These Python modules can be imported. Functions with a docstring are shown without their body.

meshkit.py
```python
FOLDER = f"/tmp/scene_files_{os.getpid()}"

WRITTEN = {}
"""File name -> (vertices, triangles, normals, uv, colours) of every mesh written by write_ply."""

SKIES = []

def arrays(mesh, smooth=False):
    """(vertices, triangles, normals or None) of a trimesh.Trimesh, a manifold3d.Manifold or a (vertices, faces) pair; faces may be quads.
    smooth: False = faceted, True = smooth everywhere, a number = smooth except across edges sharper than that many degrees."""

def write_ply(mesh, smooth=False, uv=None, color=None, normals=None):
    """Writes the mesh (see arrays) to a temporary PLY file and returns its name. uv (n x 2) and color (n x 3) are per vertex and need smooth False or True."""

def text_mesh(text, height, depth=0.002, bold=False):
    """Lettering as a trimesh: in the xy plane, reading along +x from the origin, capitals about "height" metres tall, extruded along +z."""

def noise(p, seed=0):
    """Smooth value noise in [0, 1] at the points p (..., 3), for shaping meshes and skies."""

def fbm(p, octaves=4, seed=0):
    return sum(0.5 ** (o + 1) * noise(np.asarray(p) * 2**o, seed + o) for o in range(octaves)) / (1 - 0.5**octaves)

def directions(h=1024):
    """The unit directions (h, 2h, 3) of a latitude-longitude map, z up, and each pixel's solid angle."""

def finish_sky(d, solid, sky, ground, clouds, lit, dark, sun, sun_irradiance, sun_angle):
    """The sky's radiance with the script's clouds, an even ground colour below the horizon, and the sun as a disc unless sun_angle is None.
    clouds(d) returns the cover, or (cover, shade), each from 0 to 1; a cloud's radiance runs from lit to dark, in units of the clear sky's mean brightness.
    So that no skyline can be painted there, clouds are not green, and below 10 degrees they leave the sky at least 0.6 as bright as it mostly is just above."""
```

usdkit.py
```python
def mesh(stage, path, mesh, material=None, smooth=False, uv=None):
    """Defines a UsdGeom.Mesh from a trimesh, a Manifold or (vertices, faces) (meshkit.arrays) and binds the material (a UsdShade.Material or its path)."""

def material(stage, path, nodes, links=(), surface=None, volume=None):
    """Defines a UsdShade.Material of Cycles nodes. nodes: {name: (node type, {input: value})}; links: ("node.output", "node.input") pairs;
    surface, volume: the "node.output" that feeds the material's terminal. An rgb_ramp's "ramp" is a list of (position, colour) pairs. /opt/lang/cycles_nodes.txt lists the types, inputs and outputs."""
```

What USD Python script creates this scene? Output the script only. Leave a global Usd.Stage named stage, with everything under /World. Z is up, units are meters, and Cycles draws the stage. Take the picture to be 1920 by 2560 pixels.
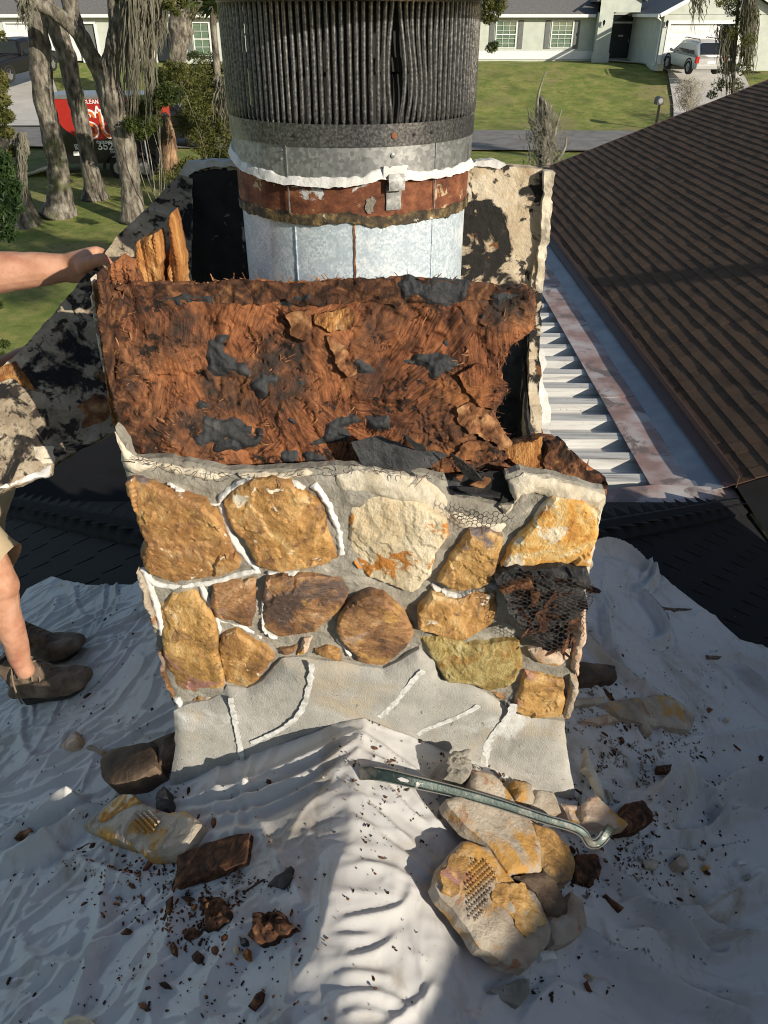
import math, random, numpy as np, trimesh, usdkit, meshkit
import manifold3d as m3
from pxr import Usd, UsdGeom, UsdLux, UsdShade, Gf, Sdf, Vt
from scipy.spatial import Delaunay, cKDTree
from shapely.geometry import Polygon, LineString, Point
from shapely import contains_xy
stage = Usd.Stage.CreateInMemory()
UsdGeom.SetStageUpAxis(stage, UsdGeom.Tokens.z); UsdGeom.SetStageMetersPerUnit(stage, 1.0)
stage.SetDefaultPrim(UsdGeom.Xform.Define(stage, '/World').GetPrim())
UsdGeom.Scope.Define(stage, '/World/Looks')
# ------------------------------------------------------------ camera, sky, sun, exposure
CAM = np.array([0.0, 0.0, 1.65]); PITCH = math.radians(32.9); FPX = 1921.0
cam = UsdGeom.Camera.Define(stage, '/World/camera')
cam.CreateHorizontalApertureAttr(24.0); cam.CreateVerticalApertureAttr(32.0); cam.CreateFocalLengthAttr(24.0 * FPX / 1920)
cam.CreateClippingRangeAttr(Gf.Vec2f(0.05, 2000)); cam.CreateExposureAttr(0.4)
cam.AddTranslateOp().Set(Gf.Vec3d(*CAM)); cam.AddRotateXOp().Set(90 - math.degrees(PITCH))
SUN = np.array([1.08, -1.0, 0.526]); SUN /= np.linalg.norm(SUN)
ELEV, ROT = math.asin(SUN[2]), math.atan2(SUN[0], SUN[1])
dome = UsdLux.DomeLight.Define(stage, '/World/sky'); dome.GetPrim().SetCustomDataByKey('kind', 'structure')
dome.GetPrim().SetCustomDataByKey('label', 'clear late afternoon sky above the houses'); dome.GetPrim().SetCustomDataByKey('category', 'sky')
skym = usdkit.material(stage, '/World/Looks/sky_look', {'s': ('sky_texture', {'sky_type': 'single_scattering', 'sun_disc': False, 'sun_elevation': ELEV, 'sun_rotation': ROT}),
    'b': ('background_shader', {'strength': 0.085})}, [('s.color', 'b.color')], surface='b.background')
UsdShade.MaterialBindingAPI.Apply(dome.GetPrim()).Bind(skym)
sun = UsdLux.DistantLight.Define(stage, '/World/sun'); sun.CreateNormalizeAttr(True); sun.CreateIntensityAttr(1.15); sun.CreateAngleAttr(0.5)
sun.CreateColorAttr(Gf.Vec3f(1.0, 0.91, 0.77))
_z = SUN; _x = np.cross([0, 0, 1.0], _z); _x /= np.linalg.norm(_x); _y = np.cross(_z, _x)
sun.AddTransformOp().Set(Gf.Matrix4d(*[float(v) for r in (_x, _y, _z) for v in (*r, 0)], 0, 0, 0, 1))
# ------------------------------------------------------------ helpers
RNG = np.random.default_rng(7)
noise, fbm = meshkit.noise, meshkit.fbm
def A(*p): return np.array(p, float)
def ray(px, py):
    a = (np.asarray(px, float) - 960) / FPX; b = (1280 - np.asarray(py, float)) / FPX
    c, s = math.cos(PITCH), math.sin(PITCH)
    return np.stack([a, c + b * s, -s + b * c], -1)
def at(px, py, Y):
    r = ray(px, py); return CAM + r * (np.asarray(Y) / r[..., 1])[..., None]
def atz(px, py, Z):
    r = ray(px, py); return CAM + r * ((np.asarray(Z) - CAM[2]) / r[..., 2])[..., None]
def onplane(px, py, O, N):
    r = ray(px, py); return CAM + r * (((O - CAM) @ N) / (r @ N))[..., None]
RX, PITCHR, YR = -0.08, 0.53, 2.2
def rz(x, y):
    return np.minimum(-PITCHR * np.sqrt((np.asarray(x) - RX) ** 2 + .0009), np.where(np.asarray(y) > YR, -PITCHR * (np.asarray(y) - YR), 9))
def onroof(px, py, lift=0.0):
    r = ray(px, py); t = np.full(np.shape(px), 2.0)
    for _ in range(40):
        p = CAM + r * t[..., None]; d = p[..., 2] - rz(p[..., 0], p[..., 1]) - lift
        t = t + d / (-r[..., 2]) * .7
    return CAM + r * t[..., None]
SEEN = {}
def uniq(parent, name):
    k = (parent, name); n = SEEN.get(k, 0); SEEN[k] = n + 1
    return f'{parent}/{name}' if n == 0 else f'{parent}/{name}_{n:03d}'
def meta(prim, label=None, cat=None, group=None, kind=None):
    for k, v in (('label', label), ('category', cat), ('group', group), ('kind', kind)):
        if v: prim.SetCustomDataByKey(k, v)
def norm_mesh(m):
    if hasattr(m, 'to_mesh'): q = m.to_mesh(); return np.array(q.vert_properties[:, :3], float), np.array(q.tri_verts)
    if isinstance(m, trimesh.Trimesh): return np.array(m.vertices), np.array(m.faces)
    v, f = np.asarray(m[0], float), np.asarray(m[1], int)
    if f.shape[1] == 4: f = np.vstack([f[:, [0, 1, 2]], f[:, [0, 2, 3]]])
    return v, f
def join(ms):
    vs, fs, n = [], [], 0
    for m in ms:
        v, f = norm_mesh(m); vs.append(v); fs.append(f + n); n += len(v)
    return np.vstack(vs), np.vstack(fs)
class Thing:
    def __init__(s, name, label, cat, loc=(0, 0, 0), group=None, kind=None):
        s.path = uniq('/World', name); s.loc = A(*loc)
        x = UsdGeom.Xform.Define(stage, s.path); x.AddTranslateOp().Set(Gf.Vec3d(*map(float, s.loc))); s.prim = x.GetPrim()
        meta(s.prim, label, cat, group, kind)
    def part(s, name, mesh, mat, smooth=False, label=None, parent=None, kind=None):
        v, f = norm_mesh(mesh); p = uniq(parent or s.path, name)
        m = usdkit.mesh(stage, p, (v - s.loc, f), mat, smooth=smooth); meta(m.GetPrim(), label, kind=kind)
        return p
def solo(name, mesh, mat, label, cat=None, smooth=False, group=None, kind=None):
    v, f = norm_mesh(mesh); p = uniq('/World', name)
    c = A(*v.mean(0)); c[2] = v[:, 2].min()
    m = usdkit.mesh(stage, p, (v - c, f), mat, smooth=smooth); m.AddTranslateOp().Set(Gf.Vec3d(*map(float, c)))
    meta(m.GetPrim(), label, cat, group, kind); return p
# ---- shapes
def box(lo, hi):
    lo, hi = np.minimum(lo, hi), np.maximum(lo, hi)
    return trimesh.creation.box(bounds=[lo, hi])
def fbox(F, u0, u1, v0, v1, n0, n1):
    O, U, V, N = F
    v = np.array([[u, w, n] for u in (u0, u1) for w in (v0, v1) for n in (n0, n1)], float)
    f = np.array([[0, 1, 3, 2], [4, 6, 7, 5], [0, 4, 5, 1], [2, 3, 7, 6], [0, 2, 6, 4], [1, 5, 7, 3]])
    return O + v[:, :1] * U + v[:, 1:2] * V + v[:, 2:] * N, np.vstack([f[:, [0, 1, 2]], f[:, [0, 2, 3]]])
def frame(O, U, N):
    N = A(*N); N /= np.linalg.norm(N); U = A(*U); U -= N * (U @ N); U /= np.linalg.norm(U)
    return A(*O), U, np.cross(N, U), N
def tube(P, R, n=8, cap=True, amp=0, fs=3.0, seed=0):
    P = np.asarray(P, float); R = np.broadcast_to(np.asarray(R, float), (len(P),))
    T = np.gradient(P, axis=0); T /= np.linalg.norm(T, axis=1, keepdims=True) + 1e-12
    up = A(0, 0, 1) if abs(T[0, 2]) < .9 else A(1, 0, 0)
    X = np.cross(T[0], up); X /= np.linalg.norm(X); vs = []
    a = np.linspace(0, 2 * np.pi, n, endpoint=False)
    for i in range(len(P)):
        X = X - T[i] * (X @ T[i]); X /= np.linalg.norm(X); Y = np.cross(T[i], X)
        ring = P[i] + R[i] * (np.cos(a)[:, None] * X + np.sin(a)[:, None] * Y)
        vs.append(ring)
    v = np.vstack(vs)
    if amp:
        c = np.repeat(P, n, 0); d = v - c
        v = c + d * (1 + amp * (fbm(v * fs, 4, seed)[:, None] - .5) * 2)
    f = []
    for i in range(len(P) - 1):
        for j in range(n):
            k = (j + 1) % n; f.append([i * n + j, i * n + k, (i + 1) * n + k, (i + 1) * n + j])
    f = np.array(f); f = np.vstack([f[:, [0, 1, 2]], f[:, [0, 2, 3]]])
    if cap:
        b = len(v); v = np.vstack([v, P[:1], P[-1:]]); L = (len(P) - 1) * n
        f = np.vstack([f, [[b, (j + 1) % n, j] for j in range(n)], [[b + 1, L + j, L + (j + 1) % n] for j in range(n)]])
    return v, f
def spline(P, n=24):
    P = np.asarray(P, float)
    if len(P) < 3: return np.array([P[0] + (P[-1] - P[0]) * t for t in np.linspace(0, 1, n)])
    from scipy.interpolate import CubicSpline
    t = np.r_[0, np.cumsum(np.linalg.norm(np.diff(P, axis=0), axis=1))]
    return CubicSpline(t, P)(np.linspace(0, t[-1], n))
def resample(poly, res):
    p = np.asarray(poly, float); L = LineString(np.vstack([p, p[:1]])); n = max(8, int(L.length / res))
    return np.array([L.interpolate(i / n, normalized=True).coords[0] for i in range(n)])
def slab(poly, F, top, bottom=0.0, res=.01, jag=0, jf=30, seed=0, back=True, rnd=None, dense=False):
    """Plate on the frame F: outline in (u, v), front height top(uv, edge distance), back height bottom."""
    O, U, V, N = F
    B = resample(poly, res)
    if jag:
        nx = np.stack([fbm(np.c_[B * jf, np.full(len(B), 3.1 + seed)], 4, 1), fbm(np.c_[B * jf, np.full(len(B), 9.7 + seed)], 4, 2)], 1) - .5
        B = B + nx * 2 * jag
    pg = Polygon(B)
    if not pg.is_valid:
        pg = pg.buffer(0)
        if pg.geom_type != 'Polygon': pg = max(pg.geoms, key=lambda g: g.area)
        B = np.array(pg.exterior.coords)[:-1]
    if not pg.exterior.is_ccw: B = B[::-1]
    lo, hi = B.min(0), B.max(0)
    gx, gy = np.meshgrid(np.arange(lo[0], hi[0], res), np.arange(lo[1], hi[1], res * .866))
    gx[1::2] += res / 2
    G = np.c_[gx.ravel(), gy.ravel()]
    inner = pg.buffer(-res * .55)
    G = G[contains_xy(inner, G[:, 0], G[:, 1])] if not inner.is_empty else G[:0]
    rg = np.random.default_rng(seed + 5); G = G + (rg.random(G.shape) - .5) * res * .35
    Pn = np.vstack([B, G]); tri = Delaunay(Pn).simplices
    c = Pn[tri].mean(1); tri = tri[contains_xy(pg, c[:, 0], c[:, 1])]
    a = np.cross(Pn[tri[:, 1]] - Pn[tri[:, 0]], Pn[tri[:, 2]] - Pn[tri[:, 0]]); tri[a < 0] = tri[a < 0][:, ::-1]
    d = cKDTree(resample(B, res / 3)).query(Pn)[0]; d[:len(B)] = 0
    h = np.broadcast_to(top(Pn, d) if callable(top) else np.full(len(Pn), float(top)), (len(Pn),))
    hb = np.broadcast_to(bottom(Pn, d) if callable(bottom) else np.full(len(Pn), float(bottom)), (len(Pn),))
    w = lambda uv, hh: O + uv[:, :1] * U + uv[:, 1:] * V + hh[:, None] * N
    v = [w(Pn, h), w(B, h[:len(B)]), w(B, hb[:len(B)])]; n, m = len(Pn), len(B); j = np.arange(m); k = (j + 1) % m
    f = [tri, np.c_[n + j, n + m + j, n + m + k], np.c_[n + j, n + m + k, n + k]]
    if back: v.append(w(Pn, hb)); f.append(tri[:, ::-1] + n + 2 * m)
    return np.vstack(v), np.vstack(f)
def uvof(P, F):
    O, U, V, N = F; d = np.atleast_2d(P) - O; return np.c_[d @ U, d @ V]
def pxpoly(pts, F):
    p = np.asarray(pts, float); return uvof(onplane(p[:, 0], p[:, 1], F[0], F[3]), F)
def crop(pts, x0, y0, k): return [(x0 + k * x, y0 + k * y) for x, y in pts]
def fb(uv, s, o=4, seed=0, sx=1, sy=1): return fbm(np.c_[uv[:, 0] * s * sx, uv[:, 1] * s * sy, np.full(len(uv), seed * 7.3 + .5)], o, seed) - .5
def rocky(t, amp=.012, s=16, seed=0, edge=.012, tilt=(0, 0)):
    def fn(uv, d):
        c = uv.mean(0); q = fb(uv, s, 5, seed); st = np.round(fb(uv, s * .5, 2, seed + 3) * 7) / 7
        e = 1 - np.exp(-d / edge)
        return t * (.72 + .28 * e) + amp * (q * 1.2 + st * .9) * (.35 + .65 * e) + (uv - c) @ A(*tilt)
    return fn
# ---- materials
MATN = {}
def mat(name, ramp, scale=8, detail=6, rough=.75, bump=.4, bscale=None, bdist=.004, metallic=0.0, stretch=(1, 1, 1), distortion=0.0, spec=.3, over=(), seed=0, rot=(0, 0, 0), lo=.3, hi=.7, transl=0, rrough=.55, vor=None):
    N = {'g': ('geometry', {}), 'm': ('mapping', {'scale': stretch, 'location': (seed * 3.17, seed * 1.31, seed * 2.7), 'rotation': rot}),
         'n': ('noise_texture', {'scale': scale, 'detail': detail, 'roughness': rrough, 'distortion': distortion}),
         'mr': ('map_range', {'from_min': lo, 'from_max': hi, 'clamp': True}),
         'r': ('rgb_ramp', {'ramp': ramp}), 'p': ('principled_bsdf', {'roughness': rough, 'metallic': metallic, 'specular_ior_level': spec})}
    L = [('g.position', 'm.vector'), ('m.vector', 'n.vector'), ('mr.result', 'r.fac')]
    if vor:
        N['n'] = ('voronoi_texture', {'scale': scale}); N['bw'] = ('rgb_to_bw', {}); L += [('n.color', 'bw.color'), ('bw.val', 'mr.value')]
    else: L += [('n.fac', 'mr.value')]
    last = 'r.color'
    for i, o in enumerate(over):
        col, sc, a, b = o[:4]; sd = o[4] if len(o) > 4 else i + 1; st = o[5] if len(o) > 5 else (1, 1, 1)
        N[f'om{i}'] = ('mapping', {'location': (sd * 5.3, sd * 2.1, sd * 3.9), 'scale': st}); N[f'on{i}'] = ('noise_texture', {'scale': sc, 'detail': 7, 'roughness': .62, 'distortion': .6})
        N[f'or{i}'] = ('map_range', {'from_min': a, 'from_max': b, 'clamp': True}); N[f'ox{i}'] = ('mix', {'color2': col})
        L += [('g.position', f'om{i}.vector'), (f'om{i}.vector', f'on{i}.vector'), (f'on{i}.fac', f'or{i}.value'), (f'or{i}.result', f'ox{i}.fac'), (last, f'ox{i}.color1')]; last = f'ox{i}.color'
    L.append((last, 'p.base_color'))
    if bump:
        N['b1'] = ('noise_texture', {'scale': bscale or scale * 4, 'detail': 8, 'roughness': .65}); N['b'] = ('bump', {'strength': bump, 'distance': bdist})
        L += [('m.vector', 'b1.vector'), ('b1.fac', 'b.height'), ('b.normal', 'p.normal')]
    surf = 'p.BSDF'
    if transl:
        N['t'] = ('translucent_bsdf', {}); N['mx'] = ('mix_closure', {'fac': transl}); L += [(last, 't.color'), ('p.BSDF', 'mx.closure1'), ('t.BSDF', 'mx.closure2')]; surf = 'mx.closure'
    return usdkit.material(stage, '/World/Looks/' + name, N, L, surface=surf)
def flat(name, c, rough=.6, metallic=0, spec=.4, var=.12, scale=6, bump=0, bdist=.003):
    c = A(*c); return mat(name, [(0, c * (1 - var)), (1, np.minimum(c * (1 + var), 1))], scale=scale, rough=rough, metallic=metallic, spec=spec, bump=bump, bdist=bdist)
M = {}
M['mortar'] = mat('mortar', [(0, (.17, .155, .125)), (.5, (.28, .26, .215)), (1, (.38, .355, .3))], 14, 9, .92, 1.0, 60, .009, over=[((.45, .41, .34), 6, .58, .66)])
M['stucco'] = mat('stucco', [(0, (.27, .265, .24)), (.5, (.37, .36, .325)), (1, (.47, .455, .415))], 9, 10, .93, .9, 220, .004, rrough=.68, over=[((.2, .19, .165), 4, .56, .72), ((.42, .35, .25), 3, .55, .7, 4), ((.56, .555, .53), 5, .58, .68, 9), ((.16, .15, .13), 60, .64, .7, 6)])
M['plaster'] = mat('cream_plaster', [(0, (.4, .34, .24)), (.5, (.58, .51, .39)), (1, (.68, .62, .5))], 18, 8, .93, .8, 80, .006, over=[((.25, .21, .16), 11, .62, .7)])
M['caulk'] = mat('white_caulk', [(0, (.48, .47, .44)), (1, (.7, .69, .66))], 30, 6, .8, .6, 120, .004, over=[((.4, .37, .32), 22, .62, .7)])
M['chalk'] = mat('white_smear', [(0, (.52, .52, .5)), (1, (.72, .72, .7))], 60, 6, .85, .6, 250, .003, over=[((.43, .42, .38), 45, .5, .6)])
WH = ((.66, .6, .48), 24, .63, .66)
M['ochre'] = mat('ochre_stone', [(0, (.1, .06, .035)), (.28, (.26, .14, .045)), (.5, (.42, .225, .068)), (.72, (.53, .33, .13)), (1, (.62, .48, .27))], 6.5, 12, .5, .9, 45, .010, distortion=.7, rrough=.74, lo=.34, hi=.66, spec=.45, over=[((.3, .15, .055), 3.4, .48, .62, 12), ((.13, .1, .095), 5, .56, .61), ((.18, .09, .04), 26, .55, .65, 7), WH], seed=1)
M['ochre2'] = mat('gold_stone', [(0, (.12, .075, .04)), (.3, (.3, .165, .05)), (.55, (.46, .265, .085)), (.8, (.54, .37, .165)), (1, (.58, .47, .31))], 6, 12, .5, .9, 45, .010, distortion=.9, rrough=.74, lo=.34, hi=.66, spec=.45, over=[((.16, .13, .13), 5, .57, .62, 8), ((.34, .17, .14), 7, .58, .66, 3), ((.22, .12, .05), 28, .57, .66, 5)], seed=4)
M['brown'] = mat('brown_stone', [(0, (.07, .04, .025)), (.35, (.2, .1, .045)), (.65, (.34, .18, .075)), (1, (.5, .34, .2))], 6.5, 12, .5, .9, 45, .010, distortion=.9, rrough=.74, lo=.34, hi=.66, spec=.45, stretch=(1, 1, 1.6), over=[((.42, .29, .22), 7, .58, .66, 5), ((.1, .065, .05), 5, .55, .61, 9), ((.48, .28, .08), 8, .58, .66, 11)], seed=2)
M['cream'] = mat('cream_stone', [(0, (.5, .38, .22)), (.5, (.63, .53, .36)), (1, (.72, .65, .51))], 9, 9, .85, .9, 60, .010, rrough=.65, over=[((.48, .2, .045), 7.5, .605, .63, 3), ((.35, .28, .2), 30, .66, .72)], seed=3)
M['orange'] = mat('orange_stone', [(0, (.4, .17, .045)), (.4, (.58, .3, .07)), (.7, (.62, .42, .17)), (1, (.66, .57, .4))], 8, 9, .8, .9, 60, .010, distortion=1.6, rrough=.65, lo=.34, hi=.68, over=[((.66, .58, .43), 10, .56, .6, 6), ((.2, .1, .09), 12, .66, .7, 2)], seed=6)
M['olive'] = mat('olive_stone', [(0, (.2, .13, .035)), (.4, (.36, .27, .1)), (.7, (.46, .38, .17)), (1, (.53, .45, .28))], 11, 10, .78, 1.0, 55, .013, rrough=.68, distortion=1.3, over=[((.36, .19, .05), 11, .55, .65, 4)], seed=7)
M['pink'] = mat('pink_stone', [(0, (.35, .2, .12)), (.5, (.5, .37, .27)), (1, (.6, .49, .37))], 10, 9, .78, .8, 60, .007, distortion=1.3, over=[((.46, .25, .06), 9, .56, .62, 7)], seed=9)
M['dirty'] = mat('mortar_smeared_stone', [(0, (.24, .19, .14)), (.45, (.36, .3, .23)), (1, (.5, .44, .35))], 10, 9, .85, .9, 60, .008, over=[((.45, .25, .07), 6.5, .53, .6, 5), ((.3, .15, .08), 11, .6, .66, 8)], seed=5)
M['darkstone'] = mat('dark_brown_stone', [(0, (.035, .024, .016)), (.5, (.09, .06, .04)), (1, (.2, .14, .09))], 10, 9, .75, .8, 60, .008, seed=8)
def rotmat(name, ramp, dark, seed):
    N = {'g': ('geometry', {}), 'd': ('noise_texture', {'scale': 14, 'detail': 4, 'roughness': .6}), 'ds': ('vector_math', {'math_type': 'scale', 'scale': .09}), 'da': ('vector_math', {'math_type': 'add'}),
         'v': ('voronoi_texture', {'scale': 10}), 'bw': ('rgb_to_bw', {}), 'an': ('math', {'math_type': 'multiply', 'value2': 7.0}), 'ro': ('vector_rotate', {'rotate_type': 'y_axis'}), 'm': ('mapping', {'scale': (1, 1, 11)}),
         'f': ('noise_texture', {'scale': 17, 'detail': 10, 'roughness': .74, 'distortion': .5}), 'fr': ('map_range', {'from_min': .3, 'from_max': .7, 'clamp': True}),
         'b': ('noise_texture', {'scale': 4.5, 'detail': 9, 'roughness': .66, 'distortion': .6}), 'br': ('map_range', {'from_min': .32, 'from_max': .68, 'clamp': True}), 'av': ('math', {'math_type': 'add'}), 'hv': ('math', {'math_type': 'multiply', 'value2': .5}), 'r': ('rgb_ramp', {'ramp': ramp}),
         'm1': ('mapping', {'location': (seed * 3.1, 2, seed)}), 'n1': ('noise_texture', {'scale': 3.8, 'detail': 9, 'roughness': .7}), 'q1': ('map_range', {'from_min': dark, 'from_max': dark + .14, 'clamp': True}), 'x1': ('mix', {'color2': (.045, .03, .023)}),
         'm2': ('mapping', {'location': (4, seed, 8)}), 'n2': ('noise_texture', {'scale': 15, 'detail': 9, 'roughness': .76}), 'q2': ('map_range', {'from_min': .56, 'from_max': .61, 'clamp': True}), 'x2': ('mix', {'color2': (.016, .011, .008)}),
         'm3': ('mapping', {'location': (9, 1, seed)}), 'n3': ('noise_texture', {'scale': 3.6, 'detail': 8, 'roughness': .65}), 'q3': ('map_range', {'from_min': .56, 'from_max': .72, 'clamp': True}), 'x3': ('mix', {'color2': (.46, .19, .06)}),
         'b1': ('bump', {'strength': .9, 'distance': .0065}), 'nb': ('noise_texture', {'scale': 70, 'detail': 8, 'roughness': .7}), 'b2': ('bump', {'strength': .8, 'distance': .006}), 'p': ('principled_bsdf', {'roughness': .86, 'specular_ior_level': .3})}
    L = [('g.position', 'd.vector'), ('d.color', 'ds.vector1'), ('g.position', 'da.vector1'), ('ds.vector', 'da.vector2'), ('da.vector', 'v.vector'), ('v.color', 'bw.color'), ('bw.val', 'an.value1'), ('an.value', 'ro.angle'), ('g.position', 'ro.vector'), ('ro.vector', 'm.vector'), ('m.vector', 'f.vector'), ('f.fac', 'fr.value'),
         ('g.position', 'b.vector'), ('b.fac', 'br.value'), ('fr.result', 'av.value1'), ('br.result', 'av.value2'), ('av.value', 'hv.value1'), ('hv.value', 'r.fac'), ('r.color', 'x3.color1'), ('x3.color', 'x1.color1'), ('x1.color', 'x2.color1'), ('x2.color', 'p.base_color'),
         ('f.fac', 'b1.height'), ('g.position', 'nb.vector'), ('nb.fac', 'b2.height'), ('b1.normal', 'b2.normal'), ('b2.normal', 'p.normal')]
    for k in '123': L += [('g.position', f'm{k}.vector'), (f'm{k}.vector', f'n{k}.vector'), (f'n{k}.fac', f'q{k}.value'), (f'q{k}.result', f'x{k}.fac')]
    return usdkit.material(stage, '/World/Looks/' + name, N, L, surface='p.BSDF')
M['rot'] = rotmat('rotten_wood', [(0, (.012, .007, .005)), (.3, (.075, .028, .014)), (.5, (.25, .092, .036)), (.72, (.4, .165, .066)), (1, (.58, .33, .17))], .48, 3)
M['rot2'] = mat('rotten_wood_dark', [(0, (.012, .008, .006)), (.4, (.055, .025, .014)), (.7, (.13, .055, .025)), (1, (.25, .13, .06))], 18, 10, .9, 1.0, 90, .01, distortion=2, seed=3)
M['fibre'] = mat('wood_fibre', [(0, (.04, .018, .009)), (.5, (.2, .085, .035)), (1, (.46, .26, .12))], 30, 6, .85, .5, 200, .003, seed=2)
M['wood'] = mat('splintered_wood', [(0, (.1, .035, .012)), (.4, (.33, .135, .038)), (.7, (.52, .26, .085)), (1, (.6, .42, .22))], 10, 10, .8, 1.0, 40, .012, rrough=.7, stretch=(4, 4, .5), over=[((.09, .035, .017), 6, .5, .62)])
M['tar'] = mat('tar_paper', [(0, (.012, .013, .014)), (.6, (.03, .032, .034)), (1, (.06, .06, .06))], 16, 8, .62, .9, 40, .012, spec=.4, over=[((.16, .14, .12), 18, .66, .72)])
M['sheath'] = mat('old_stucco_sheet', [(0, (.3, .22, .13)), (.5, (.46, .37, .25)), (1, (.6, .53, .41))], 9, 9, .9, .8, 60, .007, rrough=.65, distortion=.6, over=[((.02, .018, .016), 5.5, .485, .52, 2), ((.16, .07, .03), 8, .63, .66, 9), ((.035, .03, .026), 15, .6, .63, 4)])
M['sheath2'] = mat('scorched_stucco_sheet', [(0, (.16, .12, .08)), (.5, (.33, .27, .19)), (1, (.52, .45, .34))], 9, 10, .9, 1.0, 50, .008, rrough=.72, distortion=.6, over=[((.014, .013, .013), 5.5, .53, .57, 6), ((.03, .024, .02), 19, .53, .59, 4), ((.33, .16, .06), 7, .61, .67, 11), ((.05, .04, .032), 50, .58, .66, 13)])
M['galv'] = mat('galvanised_steel', [(0, (.36, .43, .48)), (.5, (.47, .54, .59)), (1, (.58, .65, .68))], 230, 2, .4, .15, 60, .002, metallic=.15, vor=True, lo=.2, hi=.8, over=[((.74, .77, .77), 7, .55, .66), ((.36, .43, .49), 22, .5, .66, 9), ((.55, .5, .4), 6, .68, .72, 7)], spec=.5)
M['galvd'] = mat('dull_steel', [(0, (.2, .205, .205)), (.5, (.26, .265, .26)), (1, (.34, .345, .335))], 130, 2, .42, .15, 60, .002, metallic=.6, vor=True, lo=.2, hi=.8, over=[((.09, .085, .075), 7, .55, .7)], spec=.5)
M['louver'] = mat('sooty_louver_steel', [(0, (.05, .05, .052)), (.5, (.12, .12, .122)), (1, (.25, .25, .25))], 180, 5, .3, .15, 200, .0015, metallic=.7, spec=.5, lo=.3, hi=.7, over=[((.42, .4, .36), 3, .57, .7, 6)])
M['rust'] = mat('rust', [(0, (.045, .018, .012)), (.4, (.13, .045, .022)), (.7, (.21, .08, .038)), (1, (.36, .17, .075))], 18, 10, .85, .6, 120, .003, rrough=.72, over=[((.48, .5, .49), 6, .585, .61, 4), ((.42, .33, .2), 30, .6, .66, 7), ((.035, .026, .02), 9, .6, .68, 2)], stretch=(1, 1, 1.5))
M['rustdark'] = mat('tarry_rust', [(0, (.02, .017, .012)), (.5, (.06, .045, .025)), (1, (.25, .17, .07))], 40, 8, .7, .8, 90, .006, over=[((.5, .48, .42), 30, .62, .66)])
M['tarshade'] = mat('tarred_shade_board', [(0, (.01, .01, .01)), (1, (.028, .027, .027))], 16, 8, .75, .8, 40, .01, over=[((.34, .33, .3), 7, .63, .66, 3, (1.6, 1, .45)), ((.2, .19, .17), 26, .66, .7, 5)])  # tar black that also carries shade in its colour, with pale streaks
M['black'] = flat('matte_black', (.014, .014, .014), .8, var=.4)
M['wire'] = flat('rusty_wire', (.05, .033, .025), .7, .3)
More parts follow.
